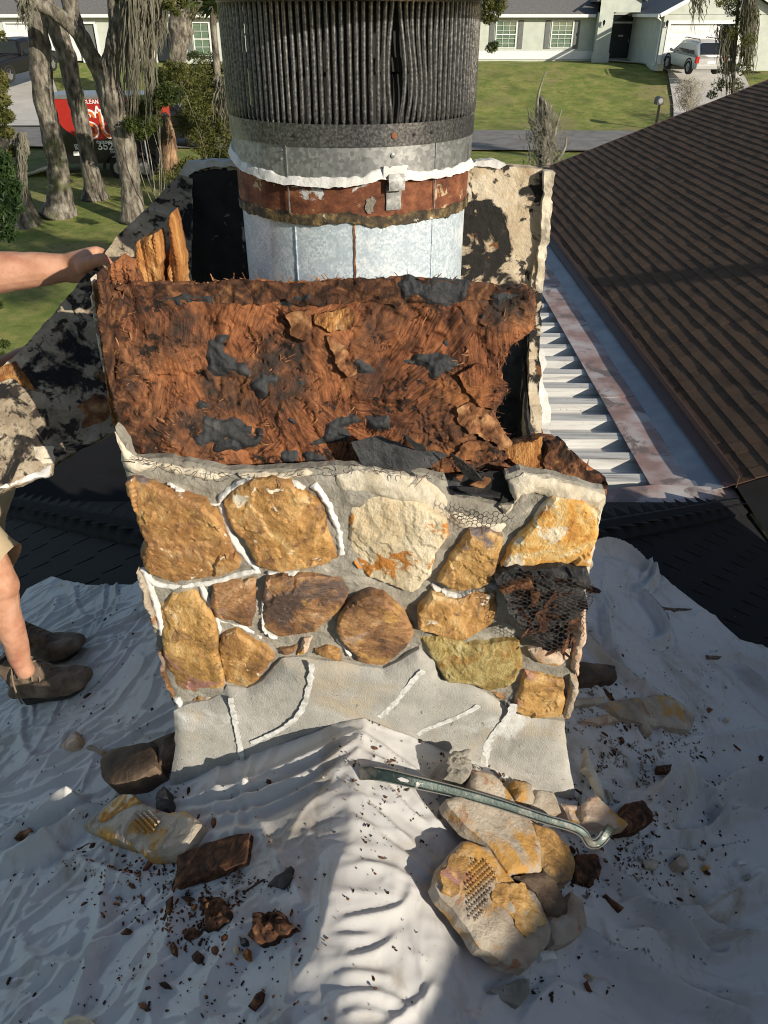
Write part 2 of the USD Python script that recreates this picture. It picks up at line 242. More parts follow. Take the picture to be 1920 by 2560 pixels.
# ------------------------------------------------------------ roof, house, ground materials
M['cloth'] = usdkit.material(stage, '/World/Looks/canvas', {'g': ('geometry', {}), 'n1': ('noise_texture', {'scale': 2.6, 'detail': 9, 'roughness': .66}), 'r1': ('rgb_ramp', {'ramp': [(0, (.36, .345, .32)), (.35, (.45, .44, .42)), (.55, (.51, .50, .485)), (1, (.57, .56, .545))]}),
    'm2': ('mapping', {'location': (3, 7, 1), 'scale': (1, .55, 1)}), 'n2': ('noise_texture', {'scale': 5, 'detail': 9, 'roughness': .7, 'distortion': .6}), 'q2': ('map_range', {'from_min': .53, 'from_max': .74, 'clamp': True}), 'x2': ('mix', {'color2': (.3, .255, .2)}),
    'n3': ('noise_texture', {'scale': 85, 'detail': 5, 'roughness': .6}), 'q3': ('map_range', {'from_min': .66, 'from_max': .74, 'clamp': True}), 'x3': ('mix', {'color2': (.17, .15, .13)}),
    'm4': ('mapping', {'rotation': (0, 0, .5), 'scale': (1, .28, 1)}), 'n4': ('noise_texture', {'scale': 14, 'detail': 4, 'roughness': .5, 'distortion': .8, 'type': 'ridged_multifractal'}), 'm5': ('mapping', {'rotation': (0, 0, -.7), 'scale': (1, .3, 1), 'location': (5, 3, 0)}), 'n5': ('noise_texture', {'scale': 9, 'detail': 3, 'roughness': .5, 'distortion': .9, 'type': 'ridged_multifractal'}),
    'ad': ('math', {'math_type': 'add'}), 'w': ('noise_texture', {'scale': 900, 'detail': 2}), 'b1': ('bump', {'strength': .55, 'distance': .010}), 'b2': ('bump', {'strength': .4, 'distance': .0012}), 'p': ('principled_bsdf', {'roughness': .95, 'specular_ior_level': .1})},
    [('g.position', 'n1.vector'), ('n1.fac', 'r1.fac'), ('g.position', 'm2.vector'), ('m2.vector', 'n2.vector'), ('n2.fac', 'q2.value'), ('q2.result', 'x2.fac'), ('r1.color', 'x2.color1'), ('g.position', 'n3.vector'), ('n3.fac', 'q3.value'), ('q3.result', 'x3.fac'), ('x2.color', 'x3.color1'), ('x3.color', 'p.base_color'),
     ('g.position', 'm4.vector'), ('m4.vector', 'n4.vector'), ('g.position', 'm5.vector'), ('m5.vector', 'n5.vector'), ('n4.fac', 'ad.value1'), ('n5.fac', 'ad.value2'), ('ad.value', 'b1.height'), ('g.position', 'w.vector'), ('w.fac', 'b2.height'), ('b1.normal', 'b2.normal'), ('b2.normal', 'p.normal')], surface='p.BSDF')
def shingle_mat(n, c, seed):
    c = A(*c); return mat(n, [(0, c * .45), (.5, c), (1, c * 1.7)], 120, 6, .95, .8, 300, .003, over=[(tuple(c * .55), 4, .5, .7, seed)], seed=seed)
BROWN = [shingle_mat(f'brown_shingle_{"abcd"[i]}', c, i + 1) for i, c in enumerate([(.098, .060, .036), (.108, .066, .039), (.088, .054, .033), (.104, .062, .036)])]
M['dshingle'] = shingle_mat('charcoal_shingle', (.006, .006, .007), 7)
M['asphalt_felt'] = flat('roof_deck_felt', (.02, .018, .016), .9)
M['pan'] = mat('white_metal_pan', [(0, (.36, .35, .33)), (.5, (.5, .49, .46)), (1, (.6, .59, .56))], 3, 8, .55, .15, spec=.4, stretch=(.35, 3, 3), over=[((.22, .21, .19), 4, .54, .7, 3, (.25, 5, 5)), ((.15, .14, .12), 26, .64, .72, 5, (.6, 1, 1))])
M['flashing'] = mat('stained_flashing', [(0, (.22, .16, .145)), (.4, (.34, .22, .19)), (.6, (.42, .34, .32)), (1, (.52, .5, .48))], 2.6, 7, .5, .15, 40, .002, metallic=.1, over=[((.19, .15, .135), 3.4, .54, .6, 4), ((.42, .2, .15), 2.4, .64, .75, 7)])
M['flash2'] = mat('grey_flashing', [(0, (.24, .25, .27)), (1, (.37, .38, .4))], 3, 6, .45, .1, metallic=.2)
M['drip'] = flat('brown_drip_edge', (.09, .045, .035), .5, .1)
M['housewall'] = mat('sage_stucco', [(0, (.36, .385, .33)), (1, (.43, .455, .395))], 2, 6, .9, .4, 60, .004)
M['housewall2'] = mat('pale_stucco', [(0, (.44, .47, .42)), (1, (.53, .56, .5))], 2, 6, .9, .4, 60, .004)
M['trim'] = flat('white_trim', (.74, .74, .72), .6, var=.04)
M['garage'] = flat('garage_door_white', (.7, .7, .68), .55, var=.04)
M['shutter'] = flat('grey_shutter', (.13, .14, .135), .6)
M['door'] = flat('dark_front_door', (.018, .022, .027), .4)
M['houseroof'] = mat('grey_shingle', [(0, (.09, .09, .09)), (1, (.2, .195, .19))], 12, 6, .95, .4, 60, .01, stretch=(1, 1, 2))
M['blind'] = mat('window_blind', [(0, (.3, .36, .3)), (1, (.48, .54, .46))], 1.2, 4, .4, 0, stretch=(1, 1, 4))
M['lawn'] = mat('lawn_grass', [(0, (.1, .15, .025)), (.45, (.19, .225, .05)), (.75, (.28, .275, .08)), (1, (.33, .29, .11))], 1.3, 9, .95, .8, 30, .04, over=[((.1, .12, .03), .5, .5, .75, 3), ((.26, .22, .1), .22, .52, .66, 5), ((.1, .12, .03), 3.2, .55, .7, 8)], rrough=.7)
M['road'] = mat('road_asphalt', [(0, (.15, .145, .14)), (1, (.24, .235, .22))], 1.5, 8, .92, .3, 60, .005)
M['concrete'] = mat('driveway_concrete', [(0, (.4, .38, .35)), (1, (.53, .51, .47))], 1, 8, .9, .3, 40, .004)
M['bark'] = mat('oak_bark', [(0, (.035, .03, .024)), (.4, (.115, .1, .08)), (.7, (.22, .195, .155)), (1, (.33, .3, .245))], 5, 9, .95, 1.0, 16, .05, stretch=(1.6, 1.6, .6), over=[((.11, .12, .055), 1.4, .56, .68, 4), ((.34, .33, .28), 2.4, .6, .7, 9)])
M['rotbark'] = mat('rotten_stump_wood', [(0, (.05, .03, .02)), (.5, (.2, .12, .07)), (1, (.4, .25, .14))], 5, 9, .95, 1.0, 16, .04, stretch=(1, 1, .5))
M['moss'] = mat('hanging_moss', [(0, (.12, .11, .08)), (.5, (.21, .2, .15)), (1, (.3, .285, .225))], 3, 5, .95, 0, transl=.25)
def leafm(n, a, b, c, s): return mat(n, [(0, a), (.5, b), (1, c)], 2.2, 5, .5, 0, seed=s, transl=.35, lo=.32, hi=.68)
M['leaf'] = leafm('green_leaves', (.02, .035, .008), (.05, .075, .016), (.11, .125, .03), 1)
M['leafy'] = leafm('yellow_green_leaves', (.05, .06, .014), (.105, .115, .028), (.17, .155, .05), 2)
M['leafd'] = leafm('dark_glossy_leaves', (.012, .03, .008), (.03, .06, .015), (.07, .11, .03), 3)
M['twig'] = mat('grey_twigs', [(0, (.14, .13, .1)), (1, (.34, .31, .25))], 6, 5, .95, 0)
# ------------------------------------------------------------ ground
def gz(x, y):
    y = np.asarray(y, float) + 0 * np.asarray(x, float)
    return np.interp(y, [-60, 8, 14, 26, 33, 44.5, 47, 59, 64, 75, 400], [-4.1, -4.1, -4.0, -3.55, -3.35, -3.3, -3.1, -1.12, -1.0, -.95, -.95])
xs = np.r_[np.linspace(-400, -45, 12), np.linspace(-40, 45, 120), np.linspace(50, 400, 12)]
ys = np.r_[np.linspace(-300, -10, 10), np.linspace(-5, 80, 170), np.linspace(90, 600, 16)]
gx, gy = np.meshgrid(xs, ys); gh = gz(gx, gy) + (fbm(np.stack([gx * .25, gy * .25, gx * 0], -1), 3) - .5) * .12
nx, ny = len(xs), len(ys); ii, jj = np.meshgrid(np.arange(nx - 1), np.arange(ny - 1)); q = (jj * nx + ii).ravel()
solo('ground', (np.c_[gx.ravel(), gy.ravel(), gh.ravel()], np.c_[q, q + 1, q + 1 + nx, q + nx]), M['lawn'], 'sloping lawn and yard around the houses', 'ground', True, kind='structure')
def strip(pts_fn, us, vs, lift, mt, name, label):
    P = np.array([[pts_fn(u, v) for u in us] for v in vs]); n = len(us)
    P[..., 2] = gz(P[..., 0], P[..., 1]) + lift
    a, b = np.meshgrid(np.arange(n - 1), np.arange(len(vs) - 1)); k = (b * n + a).ravel()
    solo(name, (P.reshape(-1, 3), np.c_[k, k + 1, k + 1 + n, k + n]), mt, label, name, True, kind='structure')
strip(lambda u, v: (u, 36.5 + v * 6.6 - .045 * u + .0006 * u * u, 0), np.linspace(-70, 70, 71), np.linspace(0, 1, 9), .10, M['road'], 'road', 'grey asphalt road crossing in front of the far lawns')
strip(lambda u, v: (np.interp(v, [0, 1], [-19.0, -25.5]) + u, np.interp(v, [0, 1], [44.6, 60.4]), 0), np.linspace(-2.6, 2.6, 9), np.linspace(0, 1, 30), .105, M['concrete'], 'driveway', 'pale concrete driveway climbing to the left garage')
strip(lambda u, v: (np.interp(v, [0, 1], [17.2, 20.9]) + u * (1 + .6 * (1 - v) ** 6), np.interp(v, [0, 1], [41.9, 58.1]), 0), np.linspace(-2.4, 2.4, 9), np.linspace(0, 1, 30), .105, M['concrete'], 'driveway', 'pale concrete driveway under the silver car')
strip(lambda u, v: (np.interp(v, [0, .5, 1], [15.2, 17.0, 18.4]), 61.9 - v * 4.6 + u, 0), np.linspace(-.6, .6, 5), np.linspace(0, 1, 14), .10, M['concrete'], 'path', 'narrow concrete path curving to the dark front door')
# ------------------------------------------------------------ near house and its roofs
EZ = -1.5; EW = -EZ / PITCHR; YE = YR + EW; YB = -7.0
H = Thing('house', 'dark charcoal shingled hip roof that the chimney stands on', 'house', (RX, 0, -4.1))
deck_v = [(RX, YB, 0), (RX, YR, 0), (RX + EW, YE, EZ), (RX + EW, YB, EZ), (RX - EW, YE, EZ), (RX - EW, YB, EZ)]
dv = np.array(deck_v + [(a, b, c - .05) for a, b, c in deck_v]); dv[:, 2] -= .035
df = [[0, 3, 2], [0, 2, 1], [1, 2, 4], [0, 1, 4], [0, 4, 5]]; df = df + [[a + 6, c + 6, b + 6] for a, b, c in df] + [[2, 3, 9], [2, 9, 8], [4, 2, 8], [4, 8, 10], [5, 4, 10], [5, 10, 11]]
H.part('roof_deck', (dv, df), M['asphalt_felt'])
H.part('wall', box((RX - EW + .45, YB, -4.1), (RX + EW - .45, YE - .45, EZ - .1)), M['housewall'])
def tab(F, u0, u1, v0, v1, t0=.004, t1=.001, j=0):
    """one shingle tab: butt end at v0 (thick), under the next course at v1"""
    O, U, V, N = F
    p = np.array([[u0, v0, 0], [u1, v0 + j, 0], [u1, v1, 0], [u0, v1, 0], [u0, v0, t0 + .002], [u1, v0 + j, t0 + .002], [u1, v1, t1], [u0, v1, t1]])
    f = [[0, 1, 5], [0, 5, 4], [1, 2, 6], [1, 6, 5], [3, 0, 4], [3, 4, 7], [4, 5, 6], [4, 6, 7]]
    return O + p[:, :1] * U + p[:, 1:2] * V + p[:, 2:] * N, np.array(f)
rg = np.random.default_rng(3)
sl = math.hypot(1, PITCHR); tabs = []
FR = frame((RX + EW, YB, EZ - .015), (0, 1, 0), (PITCHR, 0, 1)); FL = frame((RX - EW, YE, EZ - .015), (0, -1, 0), (-PITCHR, 0, 1)); FH = frame((RX + EW, YE, EZ - .015), (-1, 0, 0), (0, PITCHR, 1))
for F, hip in ((FR, 0), (FL, 1), (FH, 2)):
    if (F[2][2]) < 0: F = (F[0], -F[1], -F[2], F[3])
    for c in range(int(EW * sl / .14)):
        v0 = c * .14; w = v0 / sl
        L = (YE - w) - YB if hip < 2 else 2 * (EW - w); st = w if hip else 0
        if hip == 1: st, L = 0 + w, (YE - YB)
        u = st + (c % 2) * .15 - .15
        lim = (YE - YB - w) if hip == 0 else (YE - YB if hip == 1 else 2 * EW - w)
        while u < lim:
            a, b = max(u, st), min(u + .3, lim)
            if b - a > .05:
                tabs.append(tab(F, a + .004, b - .004, v0, v0 + .2, j=rg.normal() * .002))
            u += .305
# keep what stands near the frame
tabs = [t for t in tabs if t[0][:, 1].max() > .3]
H.part('shingle_field', join(tabs), M['dshingle'], kind='stuff')
for s_ in (-1, 1):
    a_, b_ = A(RX, YR, .012), A(RX + s_ * EW, YE, EZ + .012); d_ = (b_ - a_) / np.linalg.norm(b_ - a_); n_ = np.cross(d_, A(d_[1], -d_[0], 0)); n_ = n_ if n_[2] > 0 else -n_; sd2 = np.cross(n_, d_); k_ = 0
    while k_ < np.linalg.norm(b_ - a_):
        p_ = a_ + d_ * k_; q_ = p_ + d_ * .22; v_ = np.array([p_ - sd2 * .14 - n_ * .05, p_ + n_ * .004, p_ + sd2 * .14 - n_ * .05, q_ - sd2 * .14 - n_ * .042, q_ + n_ * .014, q_ + sd2 * .14 - n_ * .042]); H.part('hip_cap', (np.vstack([v_, v_ - n_ * .02]), [[0, 1, 4], [0, 4, 3], [1, 2, 5], [1, 5, 4], [3, 4, 10], [3, 10, 9], [4, 5, 11], [4, 11, 10], [0, 3, 9], [0, 9, 6], [2, 8, 11], [2, 11, 5]]), M['dshingle']); k_ += .15
# brown wing roof on the right
WX, WZ, WS, WY0, WY1 = 2.74, -1.42, .38, YE + .1, 18.0
RIDGEX = 8.3
W = Thing('wing_roof', 'brown shingle roof rising to the right of the white patio cover', 'roof', (WX, 10, WZ))
wr = RIDGEX - WX; top = WZ + wr * WS
v = np.array([(WX, WY0, WZ), (WX, WY1, WZ), (RIDGEX, WY1, top), (RIDGEX, WY0, top), (RIDGEX + wr, WY1, WZ), (RIDGEX + wr, WY0, WZ), (WX + .5, WY0, WZ + .19)]); v[:, 2] -= .012
vv = np.vstack([v, v - A(0, 0, .14)])
W.part('roof_deck', (vv, [[0, 1, 2], [0, 2, 3], [0, 3, 6], [3, 2, 4], [3, 4, 5]][:0] + [[0, 2, 1], [0, 3, 2], [0, 6, 3], [3, 4, 2], [3, 5, 4], [7, 8, 9], [7, 9, 10], [1, 2, 9], [1, 9, 8], [2, 4, 11], [2, 11, 9], [0, 1, 8], [0, 8, 7]]), M['asphalt_felt'])
W.part('wall', box((WX + .5, WY0 + .3, -4.1), (RIDGEX + wr - .5, WY1 - .4, WZ - .15)), M['housewall'])
W.part('hip_face', (np.array([(WX, WY0, WZ - .012), (RIDGEX, WY0, top - .012), (RIDGEX, 3.0, WZ - .2), (2.74, 3.0, WZ - .15)]), [[0, 2, 1], [0, 3, 2]]), M['dshingle'])
W.part('fascia', join([fbox(frame((WX, WY1 + .012, WZ - .08), (1, 0, WS), (0, 1, 0)), 0, wr * math.hypot(1, WS), -.09, .09, -.01, .02)]), M['drip'])
FW = frame((WX, WY0, WZ), (0, -1, 0), (-WS, 0, 1)); FW = (FW[0], A(0, 1, 0), A(1, 0, WS) / math.hypot(1, WS), FW[3])
cand = []
wsl = math.hypot(1, WS)
for c in range(int(wr * wsl / .145)):
    v0 = c * .145; u = -rg.random() * .3 - (c % 2) * .15
    while u < WY1 - WY0:
        wd = rg.choice([.18, .24, .31, .31, .36]); a, b = max(u, 0), min(u + wd, WY1 - WY0)
        if b - a > .04:
            t = tab(FW, a + .003, b - .003, v0, v0 + .2, t0=.009 + .003 * (rg.random() < .4), j=rg.normal() * .003)
            ce = t[0][4:].mean(0) - CAM; z = ce[1] * math.cos(PITCH) - ce[2] * math.sin(PITCH); px = ce[0] / z * FPX + 960
            cand.append((abs(np.cross(t[0][5] - t[0][4], t[0][7] - t[0][4]) @ ce) / z ** 3 if px < 1990 else 0, t, int(rg.integers(4))))
        u += wd
    
cand.sort(key=lambda x: -x[0])
for a, t, k in cand[:300]: W.part('shingle', t, BROWN[k])
for k in range(4): W.part('shingle_field', join([t for a, t, m in cand[300:] if m == k]), BROWN[k], kind='stuff')
W.part('drip_edge', join([fbox(frame((WX - .004, WY0 - .02, WZ + .0), (0, 1, 0), (-1, 0, 0)), 0, WY1 - WY0, -.09, .012, -.001, .006), fbox(frame((WX - .03, WY0 - .02, WZ + .014), (0, 1, 0), (-WS, 0, 1)), 0, WY1 - WY0, -.02, .07, 0, .005)]), M['drip'])
PO = Thing('added_dark_roof', 'added low dark roof slab darkening the ground left of the chimney', 'roof', (-2.5, 5.8, -1.8))  # roof slab put in so this corner of the ground reads dark
PO.part('roof_deck', box((-6.5, YE + .08, -1.78), (.30, 6.75, -1.62)), M['dshingle'])
PO.part('wall', box((-6.3, YE + .4, -4.05), (.2, 6.4, -1.785)), M['housewall'])
# patio cover with white metal pans and stained valley flashing
PC = Thing('patio_cover', 'white ribbed metal patio roof between chimney and brown roof', 'patio roof', (1.2, 9, -1.7))
PZ = -1.62; per = .372; y = YE + .12
while y < 17:
    prof = [(0, 0), (.10, .0), (.125, .012), (.15, .0), (.205, 0), (.235, .078), (.345, .085), (.368, .078), (.3705, 0)]
    vs = []; 
    for X, dz in ((.62, .05), (2.36, 0)):
        for a, b in prof: vs.append((X, y + a, PZ + b + dz * .2))
        for a, b in prof[::-1]: vs.append((X, y + a, PZ + b - .004 + dz * .2))
    n = 2 * len(prof); f = [[i, (i + 1) % n, n + (i + 1) % n, n + i] for i in range(n)]
    PC.part('roof_panel', (np.array(vs), np.array(f)[:, ::-1]), M['pan'], smooth=False)
    y += per
PC.part('wall', box((.36, YE + .3, -4.05), (.44, 16.9, PZ - .03)), M['housewall'])  # unseen end wall added to shade the ground on the left
PC.part('wall', box((.3, 16.9, -4.05), (2.3, 17.0, PZ - .06)), M['trim'])
for i, (a, b) in enumerate([(YE + .12, 7.0), (6.96, 10.3), (10.26, 17.4)]):
    F = frame((2.14, a, PZ + .098 + .004 * (i % 2)), (0, 1, 0), (-.05, 0, 1)); F = (F[0], A(0, 1, 0), A(1, 0, .05) / 1.00125, F[3])
    PC.part('flashing', slab([(0, 0), (b - a, 0), (b - a, .33), (0, .33)], F, lambda uv, d: .003 + fb(uv, 1.5, 3, 2) * .014, -.004, res=.06, back=True), M['flashing'], smooth=40)
    F2 = (A(2.47, a, PZ + .114), A(0, 1, 0), A(1, 0, .28) / 1.0385, A(-.28, 0, 1) / 1.0385)
    PC.part('flashing', slab([(0, 0), (b - a, 0), (b - a, .27), (0, .27)], F2, lambda uv, d: .002 + fb(uv, 1.8, 3, 5) * .01, -.004, res=.06, back=True), M['flash2'], smooth=40)
F = frame((1.55, YE - .12, PZ + .115), (1, 0, 0), (0, -.06, 1))
PC.part('flashing', slab([(0, .12), (.25, .02), (.9, 0), (1.2, .05), (1.2, .28), (.62, .33), (.15, .25)], F, lambda uv, d: .012 + fb(uv, 2.5, 3, 7) * .02, 0, res=.05, jag=.02, jf=4), M['flashing'], smooth=40, label='torn end piece of pinkish flashing at the corner')
# unseen sun blocker added behind the camera, outline shaped for the right slope shade
lat = A(-SUN[1], SUN[0], 0); lat /= np.linalg.norm(lat); lat = lat if lat[1] > 0 else -lat
def toward(P, t): return A(*P) + SUN * t
hs = A(SUN[0], SUN[1], 0); hs /= np.linalg.norm(hs); ce_, se_ = math.cos(ELEV), math.sin(ELEV)
_b = [onroof(np.array(float(x)), np.array(float(y)), l) for x, y, l in ((1112, 2590, .02), (1108, 2530, .02), (1100, 2500, .02), (1128, 2455, .02), (1128, 2413, .02), (1203, 2372, .07), (1300, 2355, .09), (1395, 2165, .10), (1128, 2413, .02))] + [A(.57, 1.46, -.335), A(.46, 1.46, -.325)]
_q = np.array([(p @ lat, p[2] * ce_ - (p @ hs) * se_) for p in _b]); _q = _q[np.argsort(_q[:, 0])]
SIL = [(-4, _q[0, 1] + 1.0), (_q[0, 0] - .45, _q[0, 1] + .4)] + [tuple(q) for q in _q]
_gx, _gy = np.meshgrid(np.arange(.56, 2.8, .04), np.arange(1.4, 4.9, .04)); _gz = rz(_gx, _gy) + .09; _gp = np.stack([_gx, _gy, _gz], -1).reshape(-1, 3)
_l, _u = _gp @ lat, _gp[:, 2] * ce_ - (_gp @ hs) * se_
SIL += [(c, _u[np.abs(_l - c) < .06].max()) for c in np.arange(1.75, 5.0, .25)]
SIL += [(5.1, SIL[-1][1]), (5.15, -2.6), (6.0, -2.6)]; a0 = 3.4
prof = [(l, (u + a0 * se_) / ce_) for l, u in SIL] + [(SIL[-1][0], -4.1), (-4, -4.1)]
RW = Thing('added_sun_blocker', 'added unseen mass keeping the sun off the right slope', 'house', tuple(hs * 5 + A(0, 0, -4.1)))
RW.part('wall', slab(prof, (hs * a0, lat if np.cross(lat, [0, 0, 1]) @ -hs > 0 else -lat, A(0, 0, 1), -hs), 0, -3.0, res=.25) if np.cross(lat, [0, 0, 1]) @ -hs > 0 else slab([(-a, b) for a, b in prof], (hs * a0, -lat, A(0, 0, 1), -hs), 0, -3.0, res=.25), BROWN[0])
# ------------------------------------------------------------ drop cloth
CX0, CX1, CY0, CY1 = -.615, .545, 1.485, 2.54          # chimney hole
def wp(pts): 
    p = np.asarray(pts, float); return onroof(p[:, 0], p[:, 1], .012)[:, :2]
farL = wp([(-200, 1490), (0, 1470), (60, 1455), (130, 1442), (170, 1452), (220, 1462), (330, 1460)])
farR = wp([(1490, 1366), (1560, 1370), (1600, 1385), (1630, 1410), (1680, 1462), (1780, 1540), (1850, 1600), (1900, 1615), (1990, 1650)])
edge = np.vstack([[(-2.9, farL[0, 1])], farL, [(-.62, 3.12), (.5, 3.16)], farR, [(2.9, 2.75)]])
res = .0062
gx = np.arange(-1.95, 2.2, res); gy = np.arange(.2, 3.3, res)
X, Y = np.meshgrid(gx, gy)
ye = np.interp(X, edge[:, 0], edge[:, 1])
ok = (Y <= ye + res) & ~((X > CX0) & (X < CX1) & (Y > CY0 + .004) & (Y < CY1))
Yc = np.minimum(Y, ye)
Z = rz(X, Yc) + .012
w1 = fbm(np.stack([X * 2.2, Yc * 2.2, X * 0], -1), 3, 1) - .5; w2 = fbm(np.stack([X * 2.2, Yc * 2.2, X * 0 + 5], -1), 3, 2) - .5
Xw, Yw = X + w1 * .10, Yc + w2 * .10
H_ = np.zeros_like(X)
FOLDS = [  # image polyline, height, half width
 ([(420, 1985), (520, 1985), (640, 1945), (760, 1890), (890, 1815)], .022, .016), ([(430, 2015), (560, 2005), (680, 1965), (800, 1905), (900, 1835)], .022, .016),
 ([(440, 2050), (600, 2030), (740, 1975), (890, 1870)], .014, .014), ([(520, 2085), (700, 2045), (850, 1960)], .016, .03), ([(470, 1995), (620, 1965), (740, 1920)], .018, .012),
 ([(0, 2150), (80, 2130), (160, 2080), (215, 2030), (280, 2005)], .05, .03), ([(-30, 2120), (70, 2070), (150, 2030), (220, 1995)], .035, .026), ([(110, 2010), (180, 2012), (240, 1990)], .045, .04),
 ([(190, 2140), (330, 2175), (430, 2180)], .02, .018), ([(470, 2570), (500, 2440), (560, 2320), (580, 2240)], .012, .04), ([(170, 2570), (200, 2470), (240, 2380), (250, 2200)], .016, .03),
 ([(60, 2320), (150, 2400), (240, 2370), (300, 2290)], .014, .02), ([(700, 2480), (760, 2360), (800, 2200), (850, 2120)], .014, .03), ([(300, 2570), (420, 2300), (440, 2200)], .012, .03),
 ([(180, 1780), (260, 1700), (330, 1600)], .008, .012), ([(60, 1760), (190, 1860), (240, 1820)], .01, .018), ([(130, 1580), (240, 1530), (330, 1500)], .010, .02), ([(220, 1640), (300, 1600), (380, 1590)], .006, .012),
 # ridge wrinkles
 ([(830, 2170), (890, 2150), (960, 2160), (1040, 2230)], .010, .014), ([(800, 2330), (870, 2290), (960, 2270), (1010, 2190)], .013, .013), ([(820, 2400), (890, 2380), (960, 2330)], .012, .012), ([(800, 2440), (880, 2425), (950, 2440)], .010, .011),
 ([(800, 2490), (880, 2470), (960, 2490), (1040, 2560)], .013, .012), ([(830, 2530), (890, 2510), (980, 2540)], .012, .012), ([(840, 2570), (930, 2540), (1010, 2500), (1080, 2430)], .014, .014), ([(780, 2360), (860, 2340), (900, 2330)], .010, .011),
 ([(930, 1900), (1000, 1990), (1080, 2060)], .012, .012), ([(900, 1870), (1020, 1960), (1110, 2080)], .012, .014), ([(880, 1960), (960, 2040), (1050, 2130)], .012, .014), ([(900, 1820), (1020, 1905), (1130, 1990)], .010, .012),
 # right slope
 ([(1490, 2110), (1540, 2200), (1620, 2270), (1720, 2330), (1800, 2350), (1930, 2340)], .034, .022), ([(1440, 2330), (1520, 2390), (1590, 2450), (1720, 2520), (1900, 2570)], .036, .022), ([(1560, 2270), (1640, 2300), (1740, 2370), (1830, 2360)], .024, .016),
 ([(1560, 2380), (1640, 2350), (1750, 2300), (1930, 2180)], .020, .03), ([(1480, 2400), (1600, 2460), (1700, 2490), (1930, 2500)], .018, .014), ([(1650, 2080), (1720, 2090), (1800, 2060), (1930, 2060)], .022, .022), ([(1600, 2120), (1700, 2140), (1850, 2110)], .014, .018),
 ([(1640, 2010), (1700, 1985), (1745, 1965)], .055, .05), ([(1780, 2010), (1860, 1985), (1940, 2000)], .06, .05), ([(1745, 1970), (1800, 2040), (1840, 2090)], .02, .03),
 ([(1460, 1560), (1510, 1640), (1560, 1690), (1640, 1740), (1690, 1760)], .022, .014), ([(1500, 1500), (1530, 1560), (1540, 1620), (1600, 1700)], .016, .014), ([(1590, 1460), (1630, 1520), (1660, 1560), (1630, 1610)], .026, .018), ([(1600, 1440), (1640, 1425), (1590, 1490)], .02, .018),
 ([(1480, 1385), (1560, 1385), (1620, 1420), (1650, 1450)], .028, .02), ([(1840, 1660), (1900, 1720), (1960, 1760)], .024, .02), ([(1760, 1640), (1860, 1650), (1960, 1700)], .014, .02), ([(1700, 1860), (1850, 1830), (1960, 1830)], .010, .02), ([(1300, 2560), (1420, 2500), (1560, 2560)], .016, .02), ([(1180, 2560), (1260, 2480), (1330, 2440)], .012, .02),
]
rg = np.random.default_rng(77)
for _ in range(190):     # small crisp creases, mostly running down the slopes or along the ridge
    sd_ = -1 if rg.random() < .5 else 1; x0, y0 = RX + sd_ * rg.uniform(.05, 1.5), rg.uniform(.5, 3.0)
    if CX0 - .05 < x0 < CX1 + .05 and y0 > 1.4: continue
    a = rg.choice([0, math.pi / 2, .5 * sd_, -.5 * sd_]) + rg.normal() * .3; L = rg.uniform(.12, .5); cv = rg.normal() * .12
    FOLDS.append((np.array([(x0 + t * L * math.cos(a) - cv * L * (t * t - 1) * math.sin(a), y0 + t * L * math.sin(a) + cv * L * (t * t - 1) * math.cos(a)) for t in (-1, -.33, .33, 1)]), rg.uniform(.003, .009), rg.uniform(.009, .018)))
for pts, hh, ww in FOLDS:
    hh *= (1.0 if not isinstance(pts, np.ndarray) and 770 < pts[0][0] < 950 and pts[0][1] > 2100 else 1.5) if isinstance(pts, np.ndarray) or pts[0][0] < 1400 else 2.9; ww *= .78
    P = spline(pts if isinstance(pts, np.ndarray) else wp(pts), 10 if isinstance(pts, np.ndarray) else 16); best = np.full(X.shape, 9.0); par = np.zeros_like(X); sg = np.zeros_like(X)
    lo, hi = P.min(0) - .3, P.max(0) + .3
    ix = np.where((gx > lo[0]) & (gx < hi[0]))[0]; iy = np.where((gy > lo[1]) & (gy < hi[1]))[0]
    if len(ix) == 0 or len(iy) == 0: continue
    sl_ = np.s_[iy[0]:iy[-1] + 1, ix[0]:ix[-1] + 1]; xx, yy = Xw[sl_], Yw[sl_]
    b = np.full(xx.shape, 9.0); tpar = np.zeros_like(xx); sd = np.zeros_like(xx)
    for i in range(len(P) - 1):
        d = P[i + 1] - P[i]; L2 = d @ d + 1e-9; t = np.clip(((xx - P[i, 0]) * d[0] + (yy - P[i, 1]) * d[1]) / L2, 0, 1)
        ex, ey = xx - P[i, 0] - t * d[0], yy - P[i, 1] - t * d[1]; r = np.hypot(ex, ey); m = r < b
        b[m] = r[m]; tpar[m] = ((i + t) / (len(P) - 1))[m]; sd[m] = np.sign(d[0] * ey - d[1] * ex)[m]
    taper = np.sin(np.pi * np.clip(tpar, .02, .98)) ** .6
    q = b / ww * np.where(sd > 0, 1.25, .8)
    H_[sl_] += hh * taper * (.55 * np.exp(-1.5 * q ** 1.1) + .45 / (1 + q ** 3) - .22 * np.exp(-((q - 2.4) / 1.1) ** 2))
g3 = lambda s, sx=1, sy=1, o=4, sd=0: fbm(np.stack([Xw * s * sx, Yw * s * sy, X * 0 + sd * 3.7], -1), o, sd)
left = np.clip((RX - X) / .1, 0, 1)
r1 = 1 - np.abs(2 * g3(3.4, 1, .55, 3, 3) - 1); r2 = 1 - np.abs(2 * g3(9, .5, 1.3, 3, 6) - 1); r3 = 1 - np.abs(2 * g3(16, 1, .6, 2, 8) - 1)
near = np.exp(-((X - RX) / .28) ** 2)
